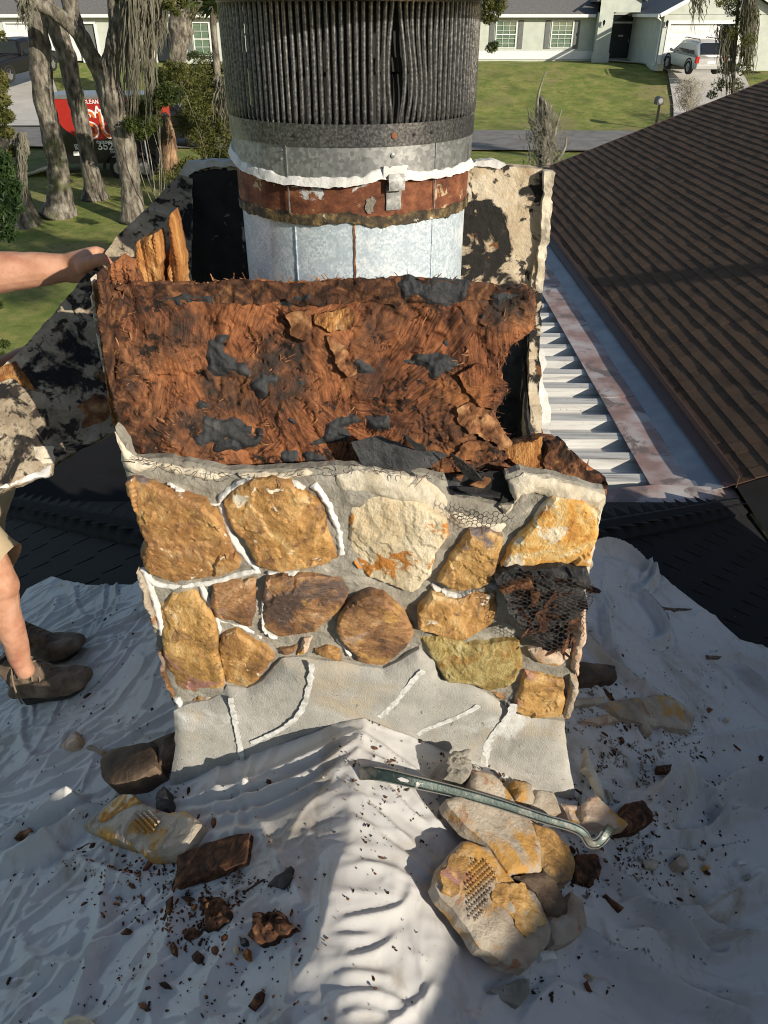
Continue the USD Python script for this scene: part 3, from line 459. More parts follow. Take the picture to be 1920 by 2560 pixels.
H_ += .026 * (g3(1.6, 1, 1, 3, 1) - .5) + .012 * (r1 ** 16) + .005 * r2 ** 12 + .001 * r3 ** 5 + .005 * near * (1 - np.abs(2 * g3(11, .35, 1.5, 2, 12) - 1)) ** 5 * (Yc < 1.5) + .0012 * (g3(60, 1, 1, 2, 4) - .5)
gap = np.minimum(np.minimum(np.abs(X - CX0), np.abs(X - CX1)), 9)
Z = Z + np.maximum(H_, -.006)
cloth_v = np.c_[X.ravel(), Yc.ravel(), Z.ravel()]
ii, jj = np.meshgrid(np.arange(len(gx) - 1), np.arange(len(gy) - 1)); k0 = (jj * len(gx) + ii).ravel(); n_ = len(gx)
okr = ok.ravel(); kk = k0[okr[k0] & okr[k0 + 1] & okr[k0 + n_] & okr[k0 + n_ + 1]]
qf = np.vstack([np.c_[kk, kk + 1, kk + 1 + n_], np.c_[kk, kk + 1 + n_, kk + n_]])
used, inv = np.unique(qf.ravel(), return_inverse=True)
CH = Z.copy()
solo('drop_cloth', (cloth_v[used], inv.reshape(-1, 3)), M['cloth'], 'wrinkled off-white canvas drop cloth spread over the roof ridge around the chimney', 'drop cloth', True)
def cz(x, y):
    i = np.clip(((np.asarray(x) - gx[0]) / res).round().astype(int), 0, len(gx) - 1); j = np.clip(((np.asarray(y) - gy[0]) / res).round().astype(int), 0, len(gy) - 1)
    return CH[j, i]
# ------------------------------------------------------------ chimney
C = Thing('stone_chimney', 'broken stone-faced chimney with torn open top and rotten sheathing', 'chimney', (-.04, 1.5, 0))
FF = (A(0, 1.52, 0), A(1, 0, 0), A(0, 0, 1), A(0, -1, 0))
mort = pxpoly([(286, 1070), (300, 1078), (318, 1118), (335, 1150), (420, 1150), (480, 1160), (560, 1178), (640, 1182), (700, 1176), (800, 1168), (880, 1168), (980, 1176), (1060, 1186), (1110, 1200), (1125, 1240), (1180, 1250), (1250, 1270), (1290, 1268), (1262, 1190), (1300, 1178), (1400, 1196), (1515, 1228), (1516, 1260), (1500, 1300), (1490, 1360), (1472, 1440), (1462, 1540), (1448, 1650), (1425, 1740), (1408, 1800), (1412, 1860), (1420, 2060), (440, 2060), (436, 1900), (444, 1840), (432, 1760), (398, 1640), (380, 1540), (362, 1440), (352, 1400), (358, 1340), (335, 1250), (316, 1190), (300, 1120)], FF)
C.part('mortar_wall', slab(mort, FF, lambda uv, d: .006 + fb(uv, 14, 5, 1) * .024 + fb(uv, 60, 4, 2) * .010 - .012 * np.exp(-d / .012), -.03, res=.009, jag=.008, jf=45), M['mortar'], smooth=35)
# torn plaster along the top
for k, pts in enumerate([[(290, 1078), (312, 1122), (338, 1140), (400, 1156), (500, 1172), (590, 1186), (520, 1196), (440, 1180), (395, 1160), (335, 1180), (310, 1160)], [(840, 1185), (900, 1172), (1000, 1180), (1060, 1192), (1115, 1235), (1130, 1290), (1100, 1300), (1040, 1262), (960, 1240), (880, 1228), (850, 1225)], [(1270, 1200), (1310, 1180), (1420, 1205), (1512, 1232), (1490, 1272), (1400, 1246), (1330, 1230), (1300, 1232), (1262, 1285), (1245, 1262), (1285, 1252)], [(1120, 1270), (1200, 1290), (1270, 1305), (1250, 1330), (1150, 1320)], [(600, 1180), (690, 1178), (770, 1172), (790, 1186), (700, 1192), (610, 1196)]]):
    C.part('plaster_edge', slab(pxpoly(pts, FF), FF, lambda uv, d: .017 + fb(uv, 22, 5, 3 + k) * .028 - .012 * np.exp(-d / .008), .0, res=.006, jag=.007, jf=55, seed=k), M['plaster'], smooth=35)
S7 = lambda p: crop(p, 280, 1080, .41); S8 = lambda p: crop(p, 850, 1180, .428)
STONES = [
 (S7([(95, 285), (130, 258), (200, 258), (300, 310), (390, 340), (590, 390), (640, 450), (690, 560), (730, 640), (740, 690), (800, 770), (770, 820), (640, 870), (400, 910), (290, 880), (210, 810), (190, 740), (200, 640), (180, 540), (140, 440)]), 'ochre', .052),
 (S7([(690, 400), (740, 350), (860, 260), (1000, 250), (1100, 280), (1190, 350), (1260, 400), (1300, 470), (1330, 600), (1390, 760), (1240, 800), (1050, 820), (900, 800), (850, 700), (760, 590), (700, 480)]), 'ochre', .05),
 (S8([(60, 150), (140, 110), (380, 130), (480, 180), (620, 240), (620, 310), (560, 430), (520, 560), (470, 640), (420, 670), (300, 640), (160, 600), (80, 530), (40, 380)]), 'cream', .045),
 (S8([(750, 310), (860, 300), (940, 350), (920, 450), (880, 580), (830, 630), (680, 660), (560, 600), (640, 480)]), 'ochre2', .055),
 (S8([(1240, 120), (1300, 125), (1420, 150), (1480, 220), (1490, 330), (1450, 420), (1440, 490), (1300, 500), (1100, 520), (940, 520), (990, 410), (1100, 290), (1180, 190)]), 'orange', .05),
 (S7([(275, 950), (400, 960), (510, 950), (560, 1010), (630, 1100), (650, 1200), (680, 1400), (690, 1540), (570, 1580), (560, 1640), (420, 1650), (390, 1600), (340, 1400), (300, 1150)]), 'ochre2', .05),
 (S7([(610, 910), (700, 890), (885, 880), (880, 1000), (860, 1160), (760, 1120), (640, 1100), (610, 1010)]), 'brown', .042),
 (S7([(950, 870), (1050, 840), (1250, 840), (1400, 870), (1450, 950), (1420, 1040), (1300, 1130), (1240, 1190), (1020, 1240), (930, 1190), (920, 1080)]), 'brown', .05),
 (S7([(660, 1270), (680, 1210), (760, 1180), (880, 1240), (990, 1340), (900, 1490), (820, 1550), (690, 1530), (670, 1400)]), 'ochre', .042),
 (S8([(0, 790), (80, 700), (170, 660), (250, 670), (330, 740), (400, 830), (430, 920), (390, 1000), (250, 1105), (120, 1095), (50, 1000), (-25, 900)]), 'brown', .055),
 (S8([(460, 760), (540, 670), (680, 710), (760, 685), (910, 680), (930, 780), (880, 870), (720, 940), (620, 930), (450, 870)]), 'ochre', .055),
 (S8([(465, 950), (600, 940), (740, 980), (1040, 950), (1055, 1060), (1000, 1180), (880, 1250), (760, 1200), (620, 1190), (540, 1060)]), 'olive', .05),
 (S8([(1070, 1130), (1180, 1160), (1300, 1180), (1310, 1290), (1280, 1410), (1150, 1390), (1070, 1390), (1000, 1350), (1040, 1240)]), 'ochre2', .05),
 (S8([(1090, 1000), (1180, 980), (1340, 990), (1330, 1060), (1250, 1110), (1160, 1090)]), 'pink', .04),
 (S7([(1030, 1300), (1150, 1280), (1110, 1330), (1050, 1335)]), 'brown', .03), (S7([(1240, 1300), (1320, 1280), (1390, 1310), (1400, 1360), (1340, 1350), (1260, 1330)]), 'ochre', .032),
 (S7([(1180, 1240), (1230, 1230), (1200, 1320), (1130, 1350), (1150, 1290)]), 'pink', .028),
 (S8([(1385, 760), (1425, 640), (1425, 940), (1400, 1100), (1385, 1180), (1345, 1120), (1370, 960)]), 'pink', .045), (S8([(1340, 1160), (1385, 1190), (1345, 1400), (1300, 1420), (1320, 1290)]), 'dirty', .04),
 (S8([(1480, 220), (1555, 130), (1500, 330), (1465, 480), (1440, 590), (1425, 600), (1445, 480), (1490, 330)]), 'plaster', .035), (S7([(160, 830), (200, 870), (260, 1060), (300, 1220), (270, 1200), (215, 1050)]), 'dirty', .035), (S7([(290, 1320), (310, 1320), (335, 1470), (380, 1600), (370, 1650), (340, 1560)]), 'brown', .035),
 (S7([(560, 1590), (640, 1575), (600, 1640), (565, 1645)]), 'pink', .012), (S8([(880, 1270), (970, 1275), (1000, 1330), (920, 1310)]), 'ochre', .018),
]
rg = np.random.default_rng(11)
def cleft(t, k, tl):
    rk = np.random.default_rng(100 + k); a = rk.uniform(0, 3.14); pl = [(rk.normal() * .35, rk.normal() * .35, rk.uniform(-.004, .008)) for _ in range(5)]
    def fn(uv, d):
        c = uv.mean(0); q = uv - c; s_ = q @ A(math.cos(a), math.sin(a)); fac = np.min([t + o + q @ A(x, y) * .22 + .006 for x, y, o in pl], axis=0)
        ter = np.floor((s_ * 26 + fb(uv, 11, 4, k) * 5)) * .003 * (fbm(np.c_[uv * 8, uv[:, 0] * 0 + k], 2, 5) > .45)
        return np.minimum(fac, t + .010) + ter + fb(uv, 24, 5, k) * .009 + fb(uv, 75, 3, k + 2) * .005 + q @ A(*tl) - .010 * np.exp(-d / .0035)
    return fn
for k, (pts, m, t) in enumerate(STONES):
    tl = (rg.normal() * .05, rg.normal() * .05)
    C.part('stone', slab(pxpoly(pts, FF), FF, cleft(t * .66, k, tl), -.01, res=.0065, jag=.008, jf=40, seed=k), M[m], smooth=19)
# stucco skirt at the bottom
stu = pxpoly([(438, 1765), (470, 1750), (520, 1742), (560, 1722), (570, 1705), (620, 1712), (660, 1690), (690, 1655), (705, 1635), (760, 1632), (800, 1640), (850, 1642), (900, 1655), (960, 1662), (1005, 1640), (1050, 1612), (1085, 1650), (1100, 1690), (1180, 1705), (1240, 1740), (1265, 1760), (1300, 1775), (1345, 1788), (1408, 1795), (1413, 1850), (1424, 1920), (1440, 2000), (1450, 2080), (900, 1860), (420, 2080), (426, 1990), (432, 1930), (442, 1850)], FF)
def stuh(uv, d):
    low = np.clip((-.02 - uv[:, 1]) / .3, 0, 1)
    return .034 + .03 * low ** 2 + fb(uv, 6, 3, 8) * .014 + fb(uv, 90, 3, 9) * .004 - .02 * np.exp(-d / .02)
C.part('stucco_skirt', slab(stu, FF, stuh, -.03, res=.008, jag=.004, jf=30), M['stucco'], smooth=40)
def ribbon(px, w, h, name, m, k, base=0.0, lift=None, jag=.0055, F=FF):
    w *= .82; h *= .6
    P = pxpoly(px, F); P = spline(P, 24); pg = LineString(P).buffer(w, cap_style=2)
    if pg.geom_type != 'Polygon': pg = max(pg.geoms, key=lambda g: g.area)
    C.part(name, slab(np.array(pg.exterior.coords)[:-1], F, lambda uv, d: h + base + fb(uv, 55, 4, k) * h * .9 - h * .6 * np.exp(-d / .004) + (lift(uv) if lift else 0), base - .006, res=.0045, jag=jag, jf=90, seed=k), M[m], smooth=45)
CAULK = [(S7([(870, 265), (780, 300), (700, 360), (650, 425)]), .007, .034), (S7([(665, 425), (600, 432), (500, 432)]), .004, .035), (S7([(660, 430), (690, 520), (740, 640), (800, 730), (890, 830)]), .011, .022),
 (S7([(900, 840), (760, 870), (640, 905), (540, 922), (400, 935), (290, 930), (200, 830)]), .0095, .02), (S7([(540, 920), (600, 1050), (650, 1160), (660, 1250)]), .0105, .021), (S7([(650, 1140), (760, 1165), (840, 1200), (905, 1245)]), .0085, .022),
 (S7([(200, 850), (250, 980), (285, 1100), (308, 1230)]), .010, .022), (S7([(1225, 310), (1290, 390), (1350, 500), (1385, 610), (1400, 745)]), .010, .026), (S7([(985, 370), (1030, 290), (1080, 290), (1170, 330)]), .0055, .046), (S7([(340, 305), (390, 325), (445, 355)]), .003, .052),
 (S7([(395, 1610), (425, 1680), (440, 1757)]), .011, .03), (S8([(530, 645), (610, 690), (690, 708), (760, 675), (830, 645), (920, 650)]), .0055, .05), (S7([(1370, 1250), (1420, 1300), (1450, 1350)]), .006, .03), (S7([(950, 850), (1040, 840), (1170, 850)]), .004, .055), (S7([(925, 1010), (918, 1100), (935, 1190), (1010, 1245)]), .005, .04), (S8([(1000, 1290), (985, 1320), (1010, 1360)]), .005, .04)]
for k, (p, w, h) in enumerate(CAULK): ribbon(p, w, h, 'caulk_strip', 'caulk', k)
for k, p in enumerate([S7([(735, 1560), (750, 1640), (775, 1760), (800, 1880), (850, 1990)]), S7([(1225, 1340), (1215, 1450), (1190, 1560), (1130, 1680), (1020, 1760), (860, 1830)]), S8([(480, 1110), (420, 1170), (340, 1270), (230, 1380)]), S8([(800, 1310), (700, 1370), (600, 1410), (450, 1480)]), S8([(1005, 1300), (960, 1400), (880, 1500), (845, 1580), (830, 1670)])]):
    ribbon(p, .009 if k < 4 else .014, .0016, 'white_joint_line', 'chalk', 40 + k, .0455 if k in (0, 1) else .0405, lift=lambda uv: .03 * np.clip((-.02 - uv[:, 1]) / .3, 0, 1) ** 2 + fb(uv, 6, 3, 8) * .014 - .0065, jag=.005)
# walls of the chase
FB_ = (A(0, 2.47, 0), A(1, 0, 0), A(0, 0, 1), A(0, -1, 0))
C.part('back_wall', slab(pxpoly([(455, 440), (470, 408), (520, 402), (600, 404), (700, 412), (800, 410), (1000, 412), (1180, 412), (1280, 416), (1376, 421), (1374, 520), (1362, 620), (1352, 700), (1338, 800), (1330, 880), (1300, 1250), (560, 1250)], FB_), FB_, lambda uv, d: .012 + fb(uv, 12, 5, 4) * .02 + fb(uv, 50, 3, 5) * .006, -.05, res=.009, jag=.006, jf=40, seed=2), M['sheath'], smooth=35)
C.part('wall_crust', slab(pxpoly([(455, 430), (470, 402), (540, 396), (610, 400), (608, 412), (520, 414), (480, 430), (476, 520), (462, 530)], FB_), FB_, lambda uv, d: .03 + fb(uv, 30, 4, 2) * .02, .0, res=.006, jag=.006, jf=60), M['caulk'], smooth=40)
C.part('wall_crust', slab(pxpoly([(1170, 412), (1190, 400), (1230, 396), (1262, 410), (1250, 418)], FB_), FB_, lambda uv, d: .02 + fb(uv, 30, 4, 6) * .02, -.02, res=.006, jag=.008, jf=60), M['caulk'], smooth=40)
C.part('corner_strip', slab(pxpoly([(1352, 425), (1377, 421), (1374, 520), (1362, 620), (1350, 720), (1338, 830), (1322, 830), (1334, 720), (1346, 600), (1350, 500)], FB_), FB_, lambda uv, d: .04 + fb(uv, 24, 5, 3) * .05, .0, res=.0065, jag=.010, jf=45), M['plaster'], smooth=35)
FRt = (A(.468, 0, 0), A(0, 1, 0), A(0, 0, 1), A(1, 0, 0))
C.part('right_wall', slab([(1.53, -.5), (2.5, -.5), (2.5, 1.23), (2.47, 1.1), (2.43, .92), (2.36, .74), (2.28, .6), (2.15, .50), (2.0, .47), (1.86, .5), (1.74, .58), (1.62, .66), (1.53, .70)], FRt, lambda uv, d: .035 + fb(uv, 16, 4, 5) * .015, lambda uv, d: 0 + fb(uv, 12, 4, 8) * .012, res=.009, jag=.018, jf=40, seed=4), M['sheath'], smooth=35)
FLt = (A(-.53, 0, 0), A(0, -1, 0), A(0, 0, 1), A(-1, 0, 0))
C.part('left_wall', slab([(-1.55, -.5), (-1.55, .74), (-1.7, .62), (-1.9, .56), (-2.2, .58), (-2.42, .66), (-2.5, .8), (-2.5, -.5)], FLt, lambda uv, d: .055 + fb(uv, 16, 4, 5) * .015, 0, res=.014, jag=.01, jf=35, seed=4), M['dirty'], smooth=35)
C.part('tar_shade_patch', slab(pxpoly([(1150, 700), (1340, 845), (1336, 900), (1334, 1010), (1320, 1250), (1150, 1250)], FB_), FB_, lambda uv, d: .03 + fb(uv, 20, 4, 2) * .02, 0, res=.01, jag=.012, jf=40), M['tar'], 35)  # black patch puts the shade inside the torn corner into the colour
C.part('tar_shade_patch', slab(pxpoly([(476, 428), (560, 420), (640, 424), (700, 430), (700, 720), (470, 720)], FB_), FB_, lambda uv, d: .028 + fb(uv, 16, 4, 6) * .02, 0, res=.01, jag=.012, jf=40), M['tarshade'], 35, label='tarred board with white streaks, painted darker for the flue shade')  # partly tar, partly the flue shade painted as colour
C.part('chase_floor', box((-.53, 1.6, -.02), (.43, 2.45, .05)), M['black'])
# rotten front sheathing, leaning back
pa, pb, pc = at(290, 700, 1.685), at(325, 1160, 1.585), at(1330, 715, 1.72)
FP = frame(pa, pc - pa, np.cross(pc - pa, pa - pb)); 
if FP[3][1] > 0: FP = frame(pa, pc - pa, -np.cross(pc - pa, pa - pb))
S5 = lambda p: crop(p, 200, 640, .4822); S6 = lambda p: crop(p, 850, 640, .452)
front = pxpoly([(286, 712), (330, 706), (400, 704), (470, 708), (560, 702), (640, 698), (720, 706), (800, 700), (850, 696), (940, 704), (985, 690), (1060, 694), (1140, 700), (1230, 712), (1330, 714)] + S6([(1075, 300), (1060, 400), (1000, 450), (930, 490), (920, 560), (890, 620), (890, 680), (930, 740), (880, 800), (860, 870), (900, 960), (940, 1040), (1000, 1020), (1100, 985), (1190, 1000), (1250, 1060), (1300, 1120), (1420, 1190), (1470, 1290)]) + [(1440, 1330), (380, 1330), (340, 1170), (318, 1100), (300, 1000), (288, 900), (266, 800)], FP)
def rough(uv, d):
    a = fbm(np.c_[uv[:, 0] * 7, uv[:, 1] * 16, uv[:, 0] * 0], 5, 3); b = fbm(np.c_[uv[:, 0] * 16, uv[:, 1] * 7, uv[:, 0] * 0 + 4], 5, 5); m = np.clip((fbm(np.c_[uv * 4, uv[:, 0] * 0 + 9], 2, 6) - .42) * 6, 0, 1)
    st = fbm(np.c_[uv * 9, uv[:, 0] * 0 + 2], 3, 8); fl = np.floor(st * 9) / 9
    rid = (1 - np.abs(2 * fbm(np.c_[uv[:, 0] * 20, uv[:, 1] * 34, uv[:, 0] * 0], 4, 9) - 1)) ** 3
    gu, gv = uv[:, 0] / 1.0, uv[:, 1]
    return .02 + .028 * (a * m + b * (1 - m) - .5) + .036 * (fl - .45) + .006 * rid + .010 * (fbm(np.c_[uv[:, 0] * 30, uv[:, 1] * 48, uv[:, 0] * 0], 4, 2) - .5) - .010 * (1 - np.abs(2 * fbm(np.c_[uv * 13, uv[:, 0] * 0 + 3], 4, 12) - 1)) ** 10 - .01 * np.exp(-d / .01)
C.part('rotten_sheathing', slab(front, FP, rough, -.022, res=.0048, jag=.010, jf=45, seed=3), M['rot'], smooth=30)
TAR = [S5([(420, 200), (560, 170), (700, 190), (760, 160), (760, 200), (680, 240), (500, 255), (430, 240)]), S5([(1020, 250), (1110, 190), (1200, 170), (1270, 200), (1200, 240), (1100, 260)]), S5([(690, 420), (740, 390), (800, 385), (770, 430), (760, 480), (800, 510), (870, 550), (910, 600), (880, 640), (800, 610), (720, 625), (680, 590), (650, 530), (640, 480)]),
 S5([(890, 640), (940, 600), (1040, 600), (1050, 640), (980, 670), (990, 700), (930, 740), (890, 690)]), S5([(590, 745), (640, 735), (690, 770), (620, 800)]), S5([(620, 820), (700, 815), (800, 830), (880, 870), (940, 930), (940, 970), (860, 1000), (740, 1020), (690, 990), (700, 960), (620, 985), (590, 930), (620, 880)]),
 S5([(1270, 870), (1330, 820), (1450, 810), (1470, 850), (1380, 880), (1410, 920), (1330, 960), (1220, 980), (1150, 970), (1250, 930)]), S5([(1480, 830), (1590, 820), (1610, 860), (1590, 900), (1500, 890)]), S5([(1050, 1010), (1130, 990), (1140, 1050), (1080, 1090), (1045, 1060)]), S5([(1170, 1010), (1250, 1000), (1280, 1040), (1230, 1070), (1160, 1060)]),
 S5([(1410, 540), (1460, 530), (1520, 590), (1510, 620), (1450, 600)]), S6([(350, 580), (440, 525), (560, 535), (640, 545), (650, 590), (580, 640), (545, 680), (500, 660), (460, 600), (400, 600)]), S6([(290, 130), (330, 105), (480, 120), (680, 130), (720, 170), (700, 250), (640, 285), (500, 280), (430, 230), (350, 250)]), S6([(760, 195), (960, 180), (980, 230), (860, 270), (810, 250)]), S6([(760, 325), (820, 320), (800, 350)]), S6([(560, 450), (620, 455), (610, 485), (570, 480)]), S5([(940, 870), (970, 890), (960, 930), (900, 910)]), S5([(1060, 840), (1130, 835), (1110, 865)]), S6([(1120, 1010), (1180, 1020), (1200, 1100), (1150, 1130), (1110, 1080)]), S5([(1140, 630), (1190, 630), (1160, 660)])]
for k, p in enumerate(TAR):
    C.part('tar_shade_patch', slab(pxpoly(p, FP), FP, lambda uv, d: rough(uv, np.full(len(uv), .1)) * .75 + .010 * np.clip(d / .012, 0, 1) + .003 + fb(uv, 40, 4, k) * .010, lambda uv, d: rough(uv, np.full(len(uv), .1)) * .75 - .006, res=.0045, jag=.014, jf=60, seed=k), M['tar'], smooth=40)
# torn fibres standing out of the rotten board
rg = np.random.default_rng(5); fib = []; pgf = Polygon(front).buffer(-.004)
def sliver(p, d, n, L, w, t):
    s = np.cross(n, d); s /= np.linalg.norm(s)
    e = p + d * L + n * t * rg.uniform(.3, 2.0); q = np.array([p - s * w, p + s * w, e + s * w * rg.uniform(.1, .6), e - s * w * rg.uniform(.1, .6)])
    v = np.vstack([q + n * .0012, q - n * .0012]); return v, np.array([[0, 1, 2], [0, 2, 3], [4, 6, 5], [4, 7, 6], [0, 4, 5], [0, 5, 1], [1, 5, 6], [1, 6, 2], [2, 6, 7], [2, 7, 3], [3, 7, 4], [3, 4, 0]])
bx = Polygon(front).bounds; uv = np.c_[rg.uniform(bx[0], bx[2], 4200), rg.uniform(bx[1] + .1, bx[3], 4200)]; uv = uv[contains_xy(pgf, uv[:, 0], uv[:, 1])]
hb = rough(uv, np.full(len(uv), .1)); ang = fbm(np.c_[uv * 3.5, uv[:, 0] * 0], 2, 31) * 9
clump = fbm(np.c_[uv * 6, uv[:, 0] * 0], 3, 17)
for i in range(len(uv)):
    if clump[i] < .49 or rg.random() < .3: continue
    a = ang[i] + rg.normal() * .35; d = math.cos(a) * FP[1] + math.sin(a) * FP[2]
    L = rg.uniform(.006, .022); fib.append(sliver(FP[0] + uv[i, 0] * FP[1] + uv[i, 1] * FP[2] + FP[3] * (hb[i] - .002), d, FP[3], L, rg.uniform(.0005, .0018), .003))
Bf = resample(front, .006)
for b in Bf:
    if b[1] < bx[1] + .16: continue
    a = rg.uniform(0, 6.28); fib.append(sliver(FP[0] + b[0] * FP[1] + b[1] * FP[2] + FP[3] * rg.uniform(-.02, .015), math.cos(a) * FP[1] + math.sin(a) * FP[2], FP[3], rg.uniform(.004, .018), rg.uniform(.0006, .002), .005))
C.part('torn_fibres', join(fib[::2]), M['fibre'], kind='stuff'); C.part('torn_fibres', join(fib[1::2]), M['rot'], kind='stuff')
# large splintered flakes
for k, (p, m, t) in enumerate([(S6([(640, 820), (700, 780), (800, 850), (880, 940), (920, 1010), (900, 1060), (820, 1000), (700, 960), (640, 900)]), 'fibre', .03), (S6([(600, 1090), (700, 1000), (820, 1010), (920, 1090), (880, 1120), (760, 1120)]), 'rot', .032), (S6([(900, 1040), (1010, 1010), (1100, 985), (1110, 1080), (1100, 1180), (980, 1150), (920, 1090)]), 'wood', .028), (S5([(1230, 290), (1400, 260), (1430, 300), (1420, 360), (1300, 380), (1220, 340)]), 'wood', .03), (S6([(640, 640), (760, 590), (880, 640), (920, 740), (860, 830), (760, 820), (700, 740)]), 'rot', .03), (S6([(1110, 1000), (1210, 1000), (1290, 1090), (1310, 1150), (1420, 1190), (1440, 1260), (1330, 1230), (1200, 1200), (1110, 1170)]), 'rot2', .045), (S5([(1080, 300), (1200, 270), (1220, 400), (1180, 440), (1090, 400)]), 'fibre', .03), (S5([(1290, 400), (1340, 410), (1420, 590), (1390, 630), (1330, 560)]), 'fibre', .028)]):
    C.part('wood_flake', slab(pxpoly(p, FP), FP, lambda uv, d: rough(uv, np.full(len(uv), .1)) * .6 + t * .5 + fbm(np.c_[uv[:, 0] * 14 + uv[:, 1] * 10, uv[:, 1] * 60 - uv[:, 0] * 55, uv[:, 0] * 0], 4, k) * .018, -.0, res=.005, jag=.012, jf=60, seed=k), M[m], smooth=25)
# curled tar paper along the broken joint, plus a black strip for gap shade
def sheet(px, Yd, name, m, seed, amp=.03, th=.002):
    P = np.array(px, float); W_ = at(P[:, 0], P[:, 1], np.array(Yd)); O = W_.mean(0); _, _, Vt_ = np.linalg.svd(W_ - O); N = Vt_[2]; N = N if N[1] < 0 else -N
    F = frame(O, Vt_[0], N); uv = uvof(W_, F)
    C.part(name, slab(uv, F, lambda q, d: fb(q, 9, 4, seed) * amp * 2 + fb(q, 40, 3, seed + 1) * .008, lambda q, d: fb(q, 9, 4, seed) * amp * 2 + fb(q, 40, 3, seed + 1) * .008 - th, res=.006, jag=.006, jf=50, seed=seed), M[m], smooth=50)
sheet(S6([(345, 985), (400, 1010), (470, 1050), (480, 1090), (420, 1070), (380, 1030)]), [1.46, 1.5, 1.54, 1.56, 1.54, 1.5], 'tar_shade_flap', 'tar', 1, .01)
sheet(S6([(60, 1030), (220, 990), (420, 1060), (560, 1090), (600, 1110), (500, 1170), (300, 1180), (120, 1150)]), [1.54, 1.55, 1.55, 1.54, 1.53, 1.53, 1.53, 1.54], 'tar_shade_flap', 'tar', 2, .02)
sheet(S6([(600, 1110), (690, 1140), (760, 1200), (790, 1250), (740, 1260), (700, 1210), (640, 1160)]), [1.5, 1.5, 1.5, 1.5, 1.51, 1.52, 1.52], 'tar_shade_flap', 'tar', 3, .012)
sheet(S6([(340, 1190), (520, 1170), (620, 1230), (700, 1260), (600, 1290), (440, 1240)]), [1.53, 1.54, 1.55, 1.55, 1.52, 1.51], 'tar_shade_flap', 'tar', 4, .02)
sheet(S6([(640, 1290), (760, 1280), (900, 1310), (880, 1340), (760, 1330), (660, 1315)]), [1.5, 1.53, 1.53, 1.5, 1.48, 1.49], 'tar_shade_flap', 'tar', 5, .01)
sheet(S6([(600, 1210), (900, 1190), (960, 1290), (930, 1390), (820, 1350), (640, 1320)]), [1.545] * 6, 'tar_shade_flap', 'black', 6, .01)
sheet(S6([(640, 1230), (690, 1210), (680, 1250)]), [1.52] * 3, 'wood_flake', 'fibre', 7, .01, .006); sheet(S6([(720, 1270), (800, 1230), (840, 1240), (800, 1290)]), [1.52] * 4, 'wood_flake', 'fibre', 8, .02, .006)
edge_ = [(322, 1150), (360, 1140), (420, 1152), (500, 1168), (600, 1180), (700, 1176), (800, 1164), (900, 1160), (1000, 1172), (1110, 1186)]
sheet(edge_ + [(x, y + 26) for x, y in edge_[::-1]], [1.556] * 20, 'tar_shade_flap', 'black', 11, .012)  # black strip painting the shadow in the gap behind the plaster edge
lathe = []; rgq = np.random.default_rng(4)
for _ in range(60):
    i = rgq.uniform(0, 8.99); k = int(i); x = edge_[k][0] + (edge_[k + 1][0] - edge_[k][0]) * (i - k) + rgq.normal() * 6; y = edge_[k][1] + (edge_[k + 1][1] - edge_[k][1]) * (i - k) + 12 + rgq.normal() * 6; p = at(x, y, 1.50 - rgq.uniform(0, .012)); a = rgq.uniform(0, 6.28); d = A(math.cos(a), -.4, .6 * math.sin(a)); Lq = rgq.uniform(.008, .03); lathe.append(tube(spline([p, p + d * Lq * .5 + rgq.normal(0, .003, 3), p + d * Lq], 5), .0008, 4, False))
C.part('wire_lath', join(lathe), M['wire'], kind='stuff')
C.part('char_shade_edge', slab(pxpoly([(300, 718), (400, 706), (470, 712), (560, 704), (640, 702), (720, 708), (850, 700), (985, 694), (1060, 698), (1140, 704), (1230, 714), (1320, 720), (1322, 742), (1200, 752), (1080, 744), (1000, 762), (900, 752), (800, 766), (700, 752), (600, 760), (520, 748), (400, 744), (330, 738)], FP), FP, lambda uv, d: rough(uv, np.full(len(uv), .1)) * .7 + .010 + fb(uv, 40, 4, 3) * .014, .0, res=.005, jag=.014, jf=50, seed=9), M['rot2'], 28)
sheet([(1326, 862), (1340, 866), (1346, 930), (1350, 1000), (1354, 1060), (1372, 1085), (1394, 1100), (1398, 1130), (1380, 1150), (1352, 1130), (1334, 1080), (1330, 1000), (1326, 930)], [2.43, 2.43, 2.38, 2.32, 2.27, 2.2, 2.1, 2.05, 2.05, 2.15, 2.25, 2.32, 2.38], 'plaster_edge', 'caulk', 21, .05, .03)
sheet([(1290, 1000), (1316, 900), (1330, 880), (1336, 1000), (1342, 1090), (1362, 1150), (1380, 1200), (1290, 1200)], [2.3, 2.38, 2.4, 2.33, 2.26, 2.1, 2.0, 2.0], 'tar_shade_patch', 'tarshade', 22, .02, .01)  # dark lining stands in for shade on the inner right wall
C.part('char_shade_edge', slab(pxpoly([(268, 712), (330, 730), (350, 780), (330, 850), (350, 920), (330, 990), (372, 1050), (400, 1110), (470, 1150), (480, 1200), (345, 1190), (322, 1100), (304, 1000), (292, 900), (272, 800)], FP), FP, lambda uv, d: rough(uv, np.full(len(uv), .1)) * .85 + .006 * np.clip(d / .015, 0, 1) + fb(uv, 40, 4, 3) * .012, -.01, res=.005, jag=.022, jf=40, seed=12), M['rot2'], 28)  # dark board edge, with the crevice shade beside the corner board painted in
